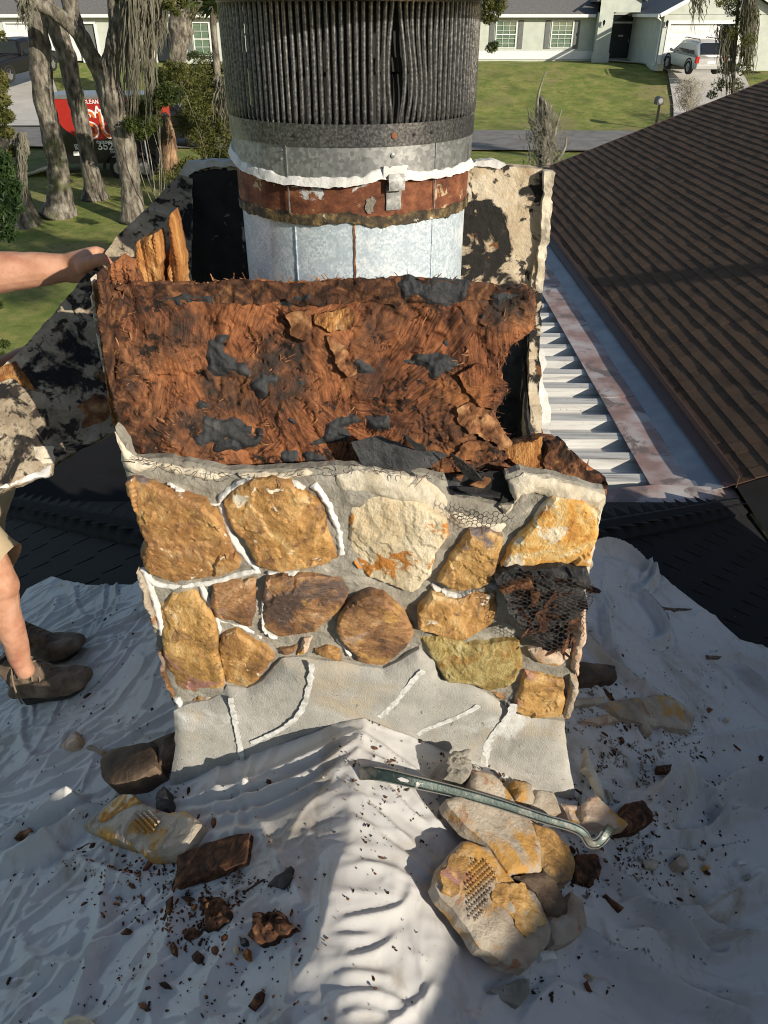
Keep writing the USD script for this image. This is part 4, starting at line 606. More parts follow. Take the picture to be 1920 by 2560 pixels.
# broken-out pocket with torn felt and wire lath
FK = (FF[0] + FF[3] * .018, *FF[1:])
pocket = pxpoly(S8([(900, 560), (1040, 520), (1300, 505), (1430, 510), (1435, 580), (1420, 720), (1370, 850), (1330, 970), (1210, 990), (1140, 940), (1080, 860), (980, 760), (950, 640)]), FK)
C.part('torn_felt', slab(pocket, FK, lambda uv, d: .012 + np.abs(fb(uv, 16, 5, 3)) * .07 + np.floor(fbm(np.c_[uv * 14, uv[:, 0] * 0], 3, 4) * 6) * .007, -.02, res=.006, jag=.010, jf=50, seed=4), M['tar'], smooth=25)
rg = np.random.default_rng(9); leavesk = []
for _ in range(34):
    b = Polygon(pocket).bounds; q = A(rg.uniform(b[0] + .04, b[2]), rg.uniform(b[1] - .02, b[3] - .02)); 
    if not Polygon(pocket).buffer(.012).contains(Point(q)): continue
    a = rg.uniform(0, 6.28); leavesk.append(sliver(FK[0] + q[0] * FK[1] + q[1] * FK[2] + FK[3] * rg.uniform(.02, .05), math.cos(a) * FK[1] + math.sin(a) * FK[2], FK[3], rg.uniform(.015, .05), rg.uniform(.004, .013), .02))
C.part('torn_felt', join(leavesk), M['rot2'], kind='stuff')
C.part('wood_flake', slab(pxpoly(S8([(920, 610), (1000, 590), (1090, 570), (1110, 600), (1000, 625), (930, 630)]), FK), FK, lambda uv, d: .05 + fb(uv, 50, 4, 2) * .02, .03, res=.005, jag=.005, jf=60), M['fibre'], smooth=30)
def hexwire(px, F, lift, seed, a=.0072, r=.00085):
    pg = Polygon(pxpoly(px, F)); b = pg.bounds; E = set(); out = []
    for i in range(-2, int((b[2] - b[0]) / (a * 1.5)) + 3):
        for j in range(-2, int((b[3] - b[1]) / (a * 1.732)) + 3):
            c = A(b[0] + i * a * 1.5, b[1] + (j + .5 * (i % 2)) * a * 1.732)
            pts = [tuple(np.round(c + a * A(math.cos(t), math.sin(t)), 5)) for t in np.arange(6) * np.pi / 3]
            for k in range(6): E.add(tuple(sorted((pts[k], pts[(k + 1) % 6]))))
    rgl = np.random.default_rng(seed)
    for p, q in sorted(E):
        m_ = (A(*p) + A(*q)) / 2
        if not pg.contains(Point(m_)) or rgl.random() < .06: continue
        P = np.array([p, q]); P = P + (np.stack([fb(P, 12, 3, seed + 1), fb(P, 12, 3, seed + 2)], 1)) * .03
        h = lift + fb(P, 9, 3, seed) * .05
        out.append(tube(F[0] + P[:, :1] * F[1] + P[:, 1:] * F[2] + h[:, None] * F[3], r, 4, False))
    return join(out)
C.part('wire_lath', hexwire(S8([(900, 550), (1080, 515), (1430, 510), (1440, 700), (1380, 860), (1230, 960), (1120, 900), (1000, 780), (950, 640)]), FK, .064, 3), M['wire'], kind='stuff')
C.part('wire_lath', hexwire(S8([(630, 110), (760, 150), (900, 150), (1010, 190), (900, 230), (820, 270), (700, 220), (640, 160)]), FF, .05, 5), M['wire'], kind='stuff')
C.part('wire_lath', hexwire(S6([(560, 1080), (700, 1100), (800, 1110), (820, 1160), (700, 1140), (600, 1120)]), FF, .02, 6), M['wire'], kind='stuff')
# splintered studs and corner boards on the left
for k, (p, Yd, m, nm) in enumerate([([(425, 712), (427, 620), (424, 545), (440, 522), (453, 560), (460, 620), (472, 712)], 1.86, 'wood', 'stud'), ([(338, 712), (345, 630), (352, 600), (372, 585), (405, 572), (411, 620), (402, 712)], 1.84, 'wood', 'stud'), ([(388, 712), (398, 630), (430, 618), (438, 712)], 1.9, 'rot', 'stud'), ([(262, 706), (262, 672), (285, 652), (306, 640), (330, 655), (350, 690), (356, 712)], 1.74, 'rot', 'stud'), ([(300, 700), (306, 652), (340, 645), (348, 700)], 1.8, 'wood', 'stud'), ([(252, 676), (266, 682), (272, 790), (284, 940), (304, 1030), (322, 1100), (308, 1100), (290, 1000), (272, 900), (258, 790)], 1.60, 'rot2', 'corner_board'), ([(240, 700), (256, 705), (262, 790), (276, 900), (292, 1010), (304, 1090), (292, 1070), (274, 960), (256, 830)], 1.66, 'wood', 'corner_board'), ([(234, 690), (243, 700), (252, 800), (270, 920), (262, 920), (240, 790)], 1.7, 'plaster', 'corner_board')]):
    F = (A(0, Yd, 0), A(1, 0, 0), A(0, 0, 1), A(0, -1, 0))
    C.part(nm, slab(pxpoly(p, F), F, lambda uv, d: .02 + fbm(np.c_[uv[:, 0] * 90, uv[:, 1] * 9, uv[:, 0] * 0], 4, k) * .03 - .012 * np.exp(-d / .006), -.02, res=.0055, jag=.006, jf=70, seed=k), M[m], smooth=30)
# ------------------------------------------------------------ flue pipe
FXC, FYC, FR_ = -.075, 2.03, .279
FL_ = Thing('flue_pipe', 'round galvanised flue pipe with rusty band and slotted louver top', 'flue pipe', (FXC, FYC, .05))
def cyl(phi, r, z): return np.stack([FXC + r * np.sin(phi), FYC - r * np.cos(phi), z], -1)
def band(z0, z1, r0, r1=None, phis=None, nz=2, th=.003, closed=True):
    phis = np.linspace(-np.pi, np.pi, 145) if phis is None else phis; r1 = r0 if r1 is None else r1; n = len(phis)
    z0 = z0(phis) if callable(z0) else np.full(n, z0); z1 = z1(phis) if callable(z1) else np.full(n, z1)
    rr = lambda r, t: r(phis, t) if callable(r) else np.full(n, r0 + (r1 - r0) * t if not callable(r0) else 0)
    rows = [cyl(phis, (r0(phis, t) if callable(r0) else r0 + (r1 - r0) * t) + 0 * phis, z0 + (z1 - z0) * t) for t in np.linspace(0, 1, nz)]
    rin = [cyl(phis, (r0(phis, t) if callable(r0) else r0 + (r1 - r0) * t) - th + 0 * phis, z0 + (z1 - z0) * t) for t in np.linspace(1, 0, nz)]
    R = rows + rin; v = np.vstack(R); f = []
    for i in range(len(R)):
        j = (i + 1) % len(R); k = np.arange(n - 1); f.append(np.c_[i * n + k, i * n + k + 1, j * n + k + 1, j * n + k])
    return v, np.vstack(f)
zn = lambda s, a, sd: (lambda p: a * (fbm(np.stack([np.sin(p) * s, np.cos(p) * s, p * 0 + sd], -1), 4, sd) - .5) * 2)
FL_.part('lower_pipe', band(.05, 1.30, FR_ - .004, nz=14), M['galv'], smooth=60)
n1 = zn(3, .010, 3); n2 = zn(26, .005, 4)
FL_.part('rust_band', band(lambda p: 1.278 + n1(p) + n2(p), 1.43, FR_ + .001, nz=8), M['rust'], smooth=60)
FL_.part('rust_band', band(lambda p: 1.262 + n1(p) * 1.2 + n2(p), lambda p: 1.284 + n1(p) + zn(14, .007, 8)(p), lambda p, t: FR_ + .0035 + .0015 * np.sin(p * 23) * t, nz=4, phis=np.linspace(-np.pi, np.pi, 361)), M['rustdark'], smooth=60, label='dark tarry lower edge of the rust band')
zc = lambda p: np.interp(np.degrees(p), [-180, -95, -80, -60, -35, -12, 5, 14, 17, 40, 75, 80, 180], [1.385, 1.392, 1.388, 1.366, 1.352, 1.348, 1.354, 1.366, 1.362, 1.357, 1.355, 1.37, 1.38])
FL_.part('collar', band(lambda p: zc(p) + .006, 1.426, lambda p, t: FR_ + .0055 - .001 * t, nz=6), M['galvd'], smooth=60)
FL_.part('sealant_lip', band(lambda p: zc(p) - .007 + zn(20, .004, 6)(p), lambda p: zc(p) + .010 + zn(10, .008, 2)(p), lambda p, t: FR_ + .0155 - .009 * t + .002 * np.sin(p * 9 + 1), nz=6, th=.005, phis=np.radians(np.linspace(-97, 77, 200))), M['caulk'], smooth=60)
FL_.part('louver_band', band(1.420, 1.462, FR_ + .008, nz=3), M['louver'], smooth=60)
FL_.part('louver_core', band(1.44, 1.70, FR_ - .045, nz=2), M['black'], smooth=60)
FL_.part('inner_bracket', band(1.553, 1.578, FR_ - .03, nz=2), M['black'], smooth=60)
NR = 124
for i in range(NR):
    p0 = -np.pi + (i + .5) * 2 * np.pi / NR; wd = .64 * 2 * np.pi / NR
    tt = np.linspace(0, 1, 12); rows = []
    dg = math.degrees(p0); bend = np.radians(2.4) * math.exp(-((dg - 22) / 7.0) ** 2) * (-1 if dg < 20.5 else 1) if abs(dg - 22) < 26 else 0
    bendb = np.radians(2.8) * math.exp(-((dg - 29) / 8.0) ** 2) if dg > 20.5 else 0
    rr = random.Random(i); jit = np.radians(rr.gauss(0, .12))
    for t in tt:
        z = 1.450 + t * .235; w = wd * (min(1, math.sqrt(max(t, .0) / .035)) if t < .035 else 1) * (1 if t > 0 else .35)
        off = bend * math.sin(math.pi * min(t * 1.05, 1)) ** 1.2 + bendb * math.sin(2 * math.pi * t) * .4 + jit * math.sin(math.pi * t)
        for a in np.linspace(-1, 1, 7):
            rows.append(cyl(p0 + off + a * w / 2, FR_ + .0055 + .0042 * math.sqrt(max(0, 1 - a * a)) * (min(1, t / .04)), z))
    v = np.array(rows); f = [[r * 7 + c, r * 7 + c + 1, (r + 1) * 7 + c + 1, (r + 1) * 7 + c] for r in range(11) for c in range(6)]
    FL_.part('louver_rib', (v, np.array(f)), M['louver'], smooth=True)
FL_.part('cap', join([band(1.679, 1.71, FR_ + .105, nz=2), (np.vstack([cyl(np.linspace(-np.pi, np.pi, 97), FR_ + .104, np.full(97, 1.70)), [[FXC, FYC, 1.80]]]), np.array([[k, k + 1, 97] for k in range(96)])), band(1.672, 1.684, FR_ + .012, nz=2)]), M['louver'], smooth=40)
def tag_plate(p0, p1, z0, z1, r, m, nm, label=None, jag=.003, res=.005, seed=0):
    F = (A(0, 0, 0), A(1, 0, 0), A(0, 1, 0), A(0, 0, 1)); v, f = slab([(p0 * r, z0), (p1 * r, z0), (p1 * r, z1), (p0 * r, z1)], F, lambda uv, d: .003 + fb(uv, 60, 3, seed) * .003, 0, res=res, jag=jag, jf=80, seed=seed)
    FL_.part(nm, (cyl(v[:, 0] / r, r + v[:, 2], v[:, 1]), f), M[m], smooth=40, label=label)
tag_plate(.285, .405, 1.293, 1.345, FR_ + .002, 'dirtymetal' if 'dirtymetal' in M else 'galvd', 'strap', seed=1, jag=.0015)
tag_plate(.29, .41, 1.335, 1.368, FR_ + .018, 'galvd', 'strap', seed=2, jag=.0015)
tag_plate(.26, .44, 1.362, 1.382, FR_ + .012, 'caulk', 'sealant_blob', seed=3, jag=.007)
tag_plate(.12, .19, 1.287, 1.322, FR_ + .001, 'mortar', 'sealant_blob', seed=5, jag=.01)
tag_plate(.028, .043, .9, 1.268, FR_ - .0045, 'fibre', 'rust_streak', seed=4, jag=.003)
for p in (-.485, -.49 + 1.2):
    tag_plate(p, p + .007, 1.284, 1.425, FR_ + .0045, 'galvd', 'seam', jag=0)
    tag_plate(p + .02, p + .027, .9, 1.27, FR_ - .0046, 'galv', 'seam', jag=0)
for ph, z, r, m, R0 in ((.34, 1.440, .0062, 'rust', FR_ + .008), (.5, 1.440, .0032, 'black', FR_ + .008), (.66, 1.441, .0032, 'black', FR_ + .008), (-.40, 1.440, .0036, 'black', FR_ + .008), (.335, 1.402, .0052, 'galvd', FR_ + .0055), (-.52, 1.41, .003, 'galvd', FR_ + .0055), (-.53, 1.392, .003, 'galvd', FR_ + .0055)):
    c = cyl(np.array([ph]), R0, np.array([z]))[0]; n = A(math.sin(ph), -math.cos(ph), 0)
    FL_.part('screw', tube([c - n * .002, c + n * .0018, c + n * .0026], [r, r, r * .7], 12), M[m], smooth=40)
# ------------------------------------------------------------ loose sheet held by the worker
pA, pH, pB = A(-.60, 2.45, 1.25), A(-1.0, 1.94, .855), A(-.875, 1.77, .62)
LN = np.cross(pH - pA, pB - pA); LN = LN if LN @ (CAM - pH) > 0 else -LN
FS = frame(pH, pH - pA, LN)
SH = Thing('loose_stucco_sheet', 'torn stucco-crusted wall sheet tilted outward in the worker\'s hand', 'wall sheet', pB)
shp = pxpoly([(482, 428), (455, 432), (420, 470), (370, 520), (300, 590), (262, 640), (225, 676), (180, 735), (110, 815), (60, 872), (30, 900), (0, 925), (-90, 1010), (-60, 1260), (0, 1232), (30, 1222), (80, 1200), (100, 1190), (130, 1190), (132, 1164), (143, 1156), (170, 1142), (215, 1112), (260, 1094), (330, 1062), (400, 1000), (470, 900), (480, 600)], FS)
SH.part('sheet', slab(shp, FS, lambda uv, d: .012 + fb(uv, 5, 4, 4) * .012 + fb(uv, 45, 4, 5) * .006, -.016, res=.008, jag=.007, jf=40, seed=2), M['sheath2'], smooth=35)
for k, (p, m) in enumerate([(([(-40, 1240), (0, 1226), (60, 1208), (90, 1196), (128, 1190), (130, 1164), (118, 1172), (80, 1188), (40, 1205), (-20, 1226)]), 'caulk'), ([(0, 925), (40, 905), (70, 945), (95, 985), (60, 970), (30, 950), (0, 960)], 'wood'), ([(90, 1120), (135, 1120), (140, 1160), (110, 1165), (92, 1145)], 'plaster'), ([(195, 1020), (240, 985), (270, 1000), (285, 1030), (250, 1060), (205, 1072), (212, 1040)], 'fibre')]):
    SH.part('plaster_crust' if m not in ('wood', 'fibre') else 'wood_flake', slab(pxpoly(p, FS), FS, lambda uv, d: .013 + fb(uv, 35, 4, k) * .012 + .004 * np.clip(d / .01, 0, 1), .0, res=.006, jag=.009, jf=60, seed=k), M[m], smooth=35)
# ------------------------------------------------------------ stones, tools and debris on the cloth
def lay(name, px, t, m, label, cat, lift=0.0, tilt=(0, 0), amp=.010, jag=.006, res=.0075, seed=0, group=None, edge=.005, s=22, part=None, smooth=30, solo_=True, und=.35):
    """A plate lying on the sloping cloth: outline from the photograph on the roof plane."""
    P = np.asarray(px, float); w = onroof(P[:, 0], P[:, 1], .02 + lift + t * .8); c = w.mean(0); sgn = 1 if c[0] > RX else -1
    if abs(c[0] - RX) < .02: N = A(0, 0, 1)
    else: N = A(PITCHR * sgn, 0, 1)
    N = N / np.linalg.norm(N) + A(tilt[0], tilt[1], 0); F = frame(c - N / np.linalg.norm(N) * t * .8, (1, 0, -PITCHR * sgn), N)
    uv = uvof(onplane(P[:, 0], P[:, 1], F[0] + F[3] * t * .8, F[3]), F)
    b = (lambda q, d: -.012 + und * .0 * d) 
    return slab(uv, F, rocky(t, amp, s, seed, edge), b, res=res, jag=jag, jf=40, seed=seed), F, uv
def stone(px, t, m, label, cat='stone', name='loose_stone', lift=0, tilt=(0, 0), seed=0, group=None, **k):
    me, F, uv = lay(name, px, t, m, label, cat, lift, tilt, seed=seed, **k); solo(name, me, M[m], label, cat, 28, group); return F, uv
S4 = lambda p: crop(p, 850, 1850, .5124); SC = lambda p: crop(p, 180, 1900, .3617); S2 = lambda p: crop(p, 0, 1260, .3344); SR = lambda p: crop(p, 1350, 1300, .5694)
def lathprint(T, px, F, h, k, cell=.0155, m='dirty'):
    """diamond mesh print of wire lath, as raised lozenges"""
    pg = Polygon(uvof(onplane(np.array(px)[:, 0], np.array(px)[:, 1], F[0] + F[3] * h, F[3]), F)); b = pg.bounds; out = []
    i = 0; y = b[1]
    while y < b[3]:
        x = b[0] + (i % 2) * cell * .5
        while x < b[2]:
            if pg.contains(Point(x, y)):
                a = cell * .31; q = np.array([(x - a, y, h), (x, y - a * 1.05, h), (x + a, y, h), (x, y + a * 1.05, h), (x, y, h + .006), (x - a, y, h - .012), (x, y - a * .8, h - .012), (x + a, y, h - .012), (x, y + a * .8, h - .012)])
                w = F[0] + q[:, :1] * F[1] + q[:, 1:2] * F[2] + q[:, 2:] * F[3]
                out.append((w, np.array([[0, 1, 4], [1, 2, 4], [2, 3, 4], [3, 0, 4], [0, 5, 6], [0, 6, 1], [1, 6, 7], [1, 7, 2], [2, 7, 8], [2, 8, 3], [3, 8, 5], [3, 5, 0]])))
            x += cell
        y += cell * .5; i += 1
    T.part('lath_print', join(out), M[m], kind='stuff')
def stone_thing(px, t, m, label, pr, lift=0, seed=0, tilt=(0, 0), extra=(), **k):
    me, F, uv = lay('', px, t, m, label, '', lift, tilt, seed=seed, **k); T = Thing('loose_stone', label, 'stone', F[0])
    T.part('stone_body', me, M[m], 28); lathprint(T, pr, F, t + .004, 0)
    for q, (p, mm) in enumerate(extra):
        u2 = uvof(onplane(np.array(p)[:, 0], np.array(p)[:, 1], F[0] + F[3] * t, F[3]), F)
        T.part('crust', slab(u2, F, lambda w, d: t + .0035 + fb(w, 40, 4, q) * .012, t * .5, res=.006, jag=.012, jf=45, seed=q), M[mm], 30)
stone(S4([(1010, 850), (1110, 850), (1130, 730), (1190, 780), (1210, 900), (1150, 970), (1060, 1000), (1030, 930)]), 0.036, 'dirty', 'shadowed grey stone at the lower right of the rubble pile', seed=1, lift=0.019)
stone(S4([(930, 400), (1040, 440), (1120, 520), (1150, 600), (1140, 680), (1050, 700), (990, 620), (940, 500)]), 0.036, 'ochre2', 'orange ochre stone under the hooked end of the pry bar', seed=2, lift=0.024)
stone(S4([(860, 660), (1000, 640), (1060, 690), (1110, 800), (1090, 850), (1010, 840), (960, 740)]), 0.036, 'darkstone', 'blackened layered stone wedged right of the big lath-printed stone', seed=3, lift=0.045)
stone(S4([(640, 140), (740, 160), (830, 250), (860, 300), (930, 400), (980, 520), (985, 640), (830, 650), (720, 500), (620, 420), (540, 330), (520, 290), (640, 240)]), 0.036, 'dirty', 'long pale stone slab lying under the middle of the pry bar', seed=4, lift=0.046)
stone_thing(S4([(600, 490), (720, 520), (780, 600), (860, 700), (950, 740), (1000, 830), (1035, 930), (1020, 990), (960, 1060), (920, 1120), (800, 1090), (730, 1030), (680, 1010), (620, 920), (560, 830), (490, 760), (465, 700), (500, 600), (550, 540)]), .028, 'dirty', 'largest stone of the rubble pile with a diamond lath print', S4([(645, 580), (720, 590), (770, 650), (740, 740), (690, 880), (630, 880), (605, 720)]), lift=0.042, seed=5,
    extra=[(S4([(760, 700), (900, 710), (960, 800), (1000, 900), (900, 960), (820, 850), (740, 790)]), 'ochre2'), (S4([(490, 640), (560, 560), (625, 570), (600, 680), (560, 780), (490, 740)]), 'ochre2')])
stone(S4([(1080, 310), (1180, 320), (1200, 420), (1130, 410)]), 0.036, 'pink', 'small brown stone tucked behind the pry bar beside its hook', seed=7, res=.006, lift=0.019)
stone(S4([(950, 240), (1040, 250), (1085, 350), (1000, 365), (930, 320)]), 0.036, 'dirty', 'small pale stone standing against the stucco corner behind the pry bar', seed=8, res=.006, lift=0.035)
stone(S4([(820, 190), (930, 220), (955, 310), (870, 290)]), .09, 'dirty', 'broken mortar lump between the pry bar and the stucco skirt', 'mortar lump', 'mortar_lump', seed=9, res=.006)
stone(S4([(500, 100), (560, 50), (640, 60), (650, 150), (600, 210), (510, 180)]), .08, 'mortar', 'crumbled grey mortar heap at the foot of the stucco skirt', 'mortar lump', 'mortar_lump', seed=10, res=.006, amp=.03, s=40)
stone(S4([(1190, 300), (1250, 265), (1320, 330), (1410, 410), (1340, 430), (1250, 400), (1190, 390)]), 0.036, 'pink', 'pointed stone leaning behind the hook of the pry bar', seed=11, lift=0.055, tilt=(-.15, 0), res=.006)
stone(S4([(1400, 310), (1480, 290), (1530, 390), (1450, 440), (1370, 440)]), 0.036, 'rot2', 'black rotten wood chunk right of the pry bar hook', 'wood chunk', 'wood_chunk', seed=12, amp=.03, s=35, jag=.012, res=.006, lift=0.024)
stone(S4([(1150, 550), (1260, 560), (1290, 620), (1240, 700), (1160, 690)]), .03, 'rot2', 'dark wood scraps right of the orange stone', 'wood chunk', 'wood_chunk', seed=13, amp=.03, s=35, jag=.012, res=.006)
stone(S4([(730, 1215), (840, 1180), (930, 1160), (920, 1240), (880, 1295), (800, 1270)]), .012, 'mortar', 'flat grey mortar flake below the rubble pile', 'mortar flake', 'mortar_flake', seed=14, amp=.008, res=.006)
stone(S4([(970, 1030), (1040, 1020), (1070, 1070), (990, 1070)]), .015, 'caulk', 'white plaster flake in shade below the biggest stone', 'plaster flake', 'plaster_flake', seed=15, amp=.008, res=.006)
# left of the ridge
stone_thing(SC([(70, 460), (250, 300), (330, 240), (420, 230), (480, 290), (640, 360), (780, 350), (900, 440), (860, 500), (760, 620), (680, 660), (500, 670), (430, 600), (280, 560), (100, 480)]), .045, 'dirty', 'flat pale stone with lath print on the shaded left slope', SC([(420, 370), (540, 350), (610, 420), (560, 500), (430, 495)]), lift=.008, seed=21,
    extra=[(SC([(180, 410), (330, 250), (420, 240), (460, 290), (330, 360), (240, 420)]), 'orange')])
stone(SC([(730, 660), (900, 580), (1050, 530), (1230, 500), (1190, 690), (1000, 780), (780, 850), (710, 880)]), .012, 'rot2', 'flat dark shingle scrap below the flat lath-printed stone', 'shingle scrap', 'shingle_scrap', seed=22, amp=.004, lift=.02)
stone(SC([(1345, 860), (1400, 800), (1525, 730), (1510, 820), (1450, 880)]), .018, 'tar', 'pointed black shard beside the nail', 'shard', 'dark_shard', seed=23, amp=.012, res=.006)
stone(SC([(880, 960), (1000, 940), (1060, 1000), (1100, 1060), (1000, 1160), (890, 1160), (930, 1060)]), .03, 'rot2', 'reddish rotten wood chunk in the middle of the wood crumbs', 'wood chunk', 'wood_chunk', seed=24, amp=.04, s=45, jag=.014, res=.0045)
stone(SC([(1210, 1200), (1280, 1060), (1450, 1040), (1520, 1150), (1380, 1230), (1260, 1240)]), .04, 'rot2', 'biggest dark rotten wood chunk nearest the lit ridge', 'wood chunk', 'wood_chunk', seed=25, amp=.04, s=45, jag=.014, res=.0045)
stone(SC([(620, 1100), (660, 1040), (720, 1035), (710, 1080), (650, 1110)]), .012, 'rot2', 'small dark wood chip left of the reddish chunk', 'wood chip', 'wood_chip', seed=26, amp=.012, jag=.005, res=.005)
for k, (p, m, lb) in enumerate([([(740, 950), (800, 935), (845, 955), (780, 970)], 'rot2', 'thin dark wood chip above the reddish chunk'), ([(765, 1190), (830, 1150), (880, 1180), (850, 1215), (770, 1240)], 'rot2', 'dark splintered chip touching the lower left of the reddish chunk'), ([(1030, 1220), (1055, 1200), (1080, 1215), (1070, 1245), (1030, 1250)], 'rot', 'small red wood chip below the reddish chunk'), ([(960, 1300), (990, 1280), (1012, 1310), (1000, 1350), (965, 1340)], 'rot', 'lower red wood chip left of the pale crumbs'), ([(820, 1350), (860, 1310), (885, 1330), (880, 1385), (830, 1390)], 'rot', 'brown wood chip lowest below the reddish chunk'), ([(1160, 1240), (1200, 1230), (1205, 1270), (1165, 1280)], 'tar', 'square black chip beside the pale crumbs'), ([(330, 1195), (370, 1155), (395, 1170), (370, 1190)], 'rot2', 'lone dark chip at the left of the crumbs'), ([(1180, 1330), (1215, 1290), (1215, 1370), (1185, 1365)], 'wood', 'tan wood chip below the square black chip'), ([(1110, 1300), (1140, 1275), (1150, 1320), (1120, 1340)], 'plaster', 'pale plaster crumb left of the tan chip')]):
    stone(SC(p), .014, m, lb, 'wood chip' if m != 'plaster' else 'plaster crumb', 'wood_chip' if m != 'plaster' else 'plaster_crumb', seed=30 + k, amp=.012, jag=.004, res=.0045)
SD = lambda p: crop(p, 0, 1900, .5425)
stone(SD([(1145, 1130), (1180, 1075), (1205, 1060), (1200, 1100), (1165, 1148)]), .014, 'rot2', 'dark wood stick at the bottom near the lit ridge', 'wood stick', 'wood_chip', seed=45, amp=.008, res=.005)
stone(SD([(630, 1120), (660, 1115), (695, 1150), (660, 1155)]), .014, 'rot', 'small brown chip near the bottom of the left slope', 'wood chip', 'wood_chip', seed=46, amp=.01, res=.005)
stone(SD([(735, 1025), (760, 1015), (780, 1040), (745, 1042)]), .014, 'rot2', 'small dark chip above the bottom brown chip', 'wood chip', 'wood_chip', seed=47, amp=.01, res=.005)
stone(SD([(350, 405), (400, 380), (435, 380), (430, 410), (370, 425)]), .016, 'rot2', 'brown wood scrap left of the flat lath-printed stone', 'wood chip', 'wood_chip', seed=48, amp=.012, res=.005)
stone(SD([(60, 360), (90, 325), (135, 305), (140, 320), (90, 350)]), .016, 'fibre', 'long brown splinter in the cloth fold at the left edge', 'wood splinter', 'wood_chip', seed=49, amp=.01, res=.005)
stone(SD([(290, 1195), (330, 1178), (400, 1185), (435, 1215), (300, 1240)]), .03, 'cream', 'pale stone cut off by the bottom edge of the view', seed=50, res=.007)
stone(S2([(740, 1900), (820, 1820), (940, 1800), (1080, 1770), (1160, 1800), (1150, 1950), (1000, 2050), (800, 2090), (740, 2010)]), .10, 'darkstone', 'rounded dark brown stone on the shaded slope left of the chimney', seed=51, edge=.03)
stone(S2([(1090, 1780), (1200, 1730), (1310, 1690), (1300, 1850), (1170, 1930), (1150, 1800)]), .08, 'darkstone', 'dark brown stone touching the stucco skirt on its left', seed=52, edge=.03)
stone(S2([(640, 1825), (670, 1800), (780, 1845), (750, 1870)]), .02, 'dirty', 'thin grey stone sliver left of the rounded brown stone', seed=53, res=.006)
stone(S2([(450, 1800), (540, 1730), (570, 1690), (610, 1760), (580, 1810), (470, 1825)]), .03, 'pink', 'small tan stone alone on the cloth below the boots', seed=54, res=.006)
stone(SC([(575, 330), (590, 195), (610, 215), (630, 165), (660, 250), (650, 330), (610, 345)]), .06, 'tar', 'jagged black shard behind the flat lath-printed stone', 'shard', 'dark_shard', seed=55, res=.006, amp=.012)
stone(SC([(1330, 150), (1345, 115), (1385, 125), (1375, 155)]), .014, 'rot', 'small red wood chip on the folds below the stucco skirt', 'wood chip', 'wood_chip', seed=56, amp=.01, res=.005)
# right of the chimney
stone(SR([(290, 800), (400, 780), (550, 768), (620, 800), (690, 860), (660, 920), (500, 900), (350, 860)]), .035, 'dirty', 'long flat grey stone right of the chimney', seed=61)
stone(SR([(170, 620), (330, 640), (340, 700), (190, 712)]), .05, 'darkstone', 'dark brown block against the right side of the chimney', seed=62)
stone(SR([(140, 785), (290, 770), (282, 802), (150, 812)]), .03, 'dirty', 'thin stone strip behind the long flat stone', seed=63, res=.006)
stone(SR([(185, 880), (300, 850), (350, 880), (260, 892)]), .025, 'pink', 'low pinkish stone touching the left end of the long flat stone', seed=64, res=.006)
stone(SR([(450, 890), (475, 880), (500, 932), (470, 935)]), .03, 'dirty', 'small grey wedge in front of the long flat stone', seed=65, res=.006)
stone(SR([(600, 1490), (630, 1462), (660, 1520), (620, 1522)]), .035, 'dirty', 'small pyramid-shaped stone alone on the right slope', seed=66, res=.006)
stone(SR([(205, 1000), (225, 1060), (270, 1150), (285, 1230), (262, 1200), (230, 1120), (195, 1090)]), .012, 'plaster', 'pale curved strip of flashing right of the stucco corner', 'strip', 'pale_strip', seed=67, res=.006, lift=.05)
for k, (p, m, lb) in enumerate([([(650, 1450), (710, 1440), (745, 1465), (690, 1468)], 'darkstone', 'dark flat chip right of the pyramid-shaped stone'), ([(725, 1515), (750, 1512), (755, 1528), (735, 1530)], 'pink', 'tan pebble right of the pyramid-shaped stone'), ([(520, 1080), (580, 1070), (570, 1105), (525, 1105)], 'rot2', 'black scrap on the cloth above the rotten chunk'), ([(740, 820), (760, 830), (750, 838)], 'rot', 'tiny brown chip right of the long flat stone'), ([(815, 868), (840, 868), (835, 880), (820, 880)], 'plaster', 'tiny pale chip far right of the long flat stone'), ([(455, 1490), (520, 1490), (515, 1530), (465, 1530)], 'dirty', 'crumbling grey flake left of the pyramid-shaped stone'), ([(350, 1590), (390, 1600), (385, 1625), (350, 1620)], 'dirty', 'grey flake on the long cloth fold'), ([(290, 1640), (370, 1700), (360, 1712), (280, 1650)], 'rot2', 'dark splinter lying along the long cloth fold'), ([(210, 2020), (225, 2060), (235, 2075), (215, 2070)], 'rot', 'red splinter near the bottom right of the view'), ([(970, 1030), (985, 1040), (980, 1055), (968, 1050)], 'rot2', 'dark chip near the right edge of the view'), ([(870, 1500), (905, 1490), (915, 1508), (880, 1512)], 'caulk', 'white flake near the right edge of the view'), ([(195, 275), (260, 300), (270, 312), (195, 305)], 'rot2', 'dark strip on the cloth behind the chimney corner'), ([(510, 375), (570, 385), (670, 388), (600, 396)], 'darkstone', 'thin dark strip far up the right slope'), ([(730, 592), (800, 597), (790, 608), (740, 605)], 'darkstone', 'thin brown strip by the upper right cloth edge'), ([(205, 1985), (250, 2005), (235, 2012)], 'dirty', 'pale sliver near the bottom right of the view')]):
    stone(SR(p), .013, m, lb, 'chip' if m in ('rot', 'rot2') else 'flake', 'wood_chip' if m in ('rot', 'rot2') else 'stone_flake', seed=70 + k, amp=.01, jag=.004, res=.005)
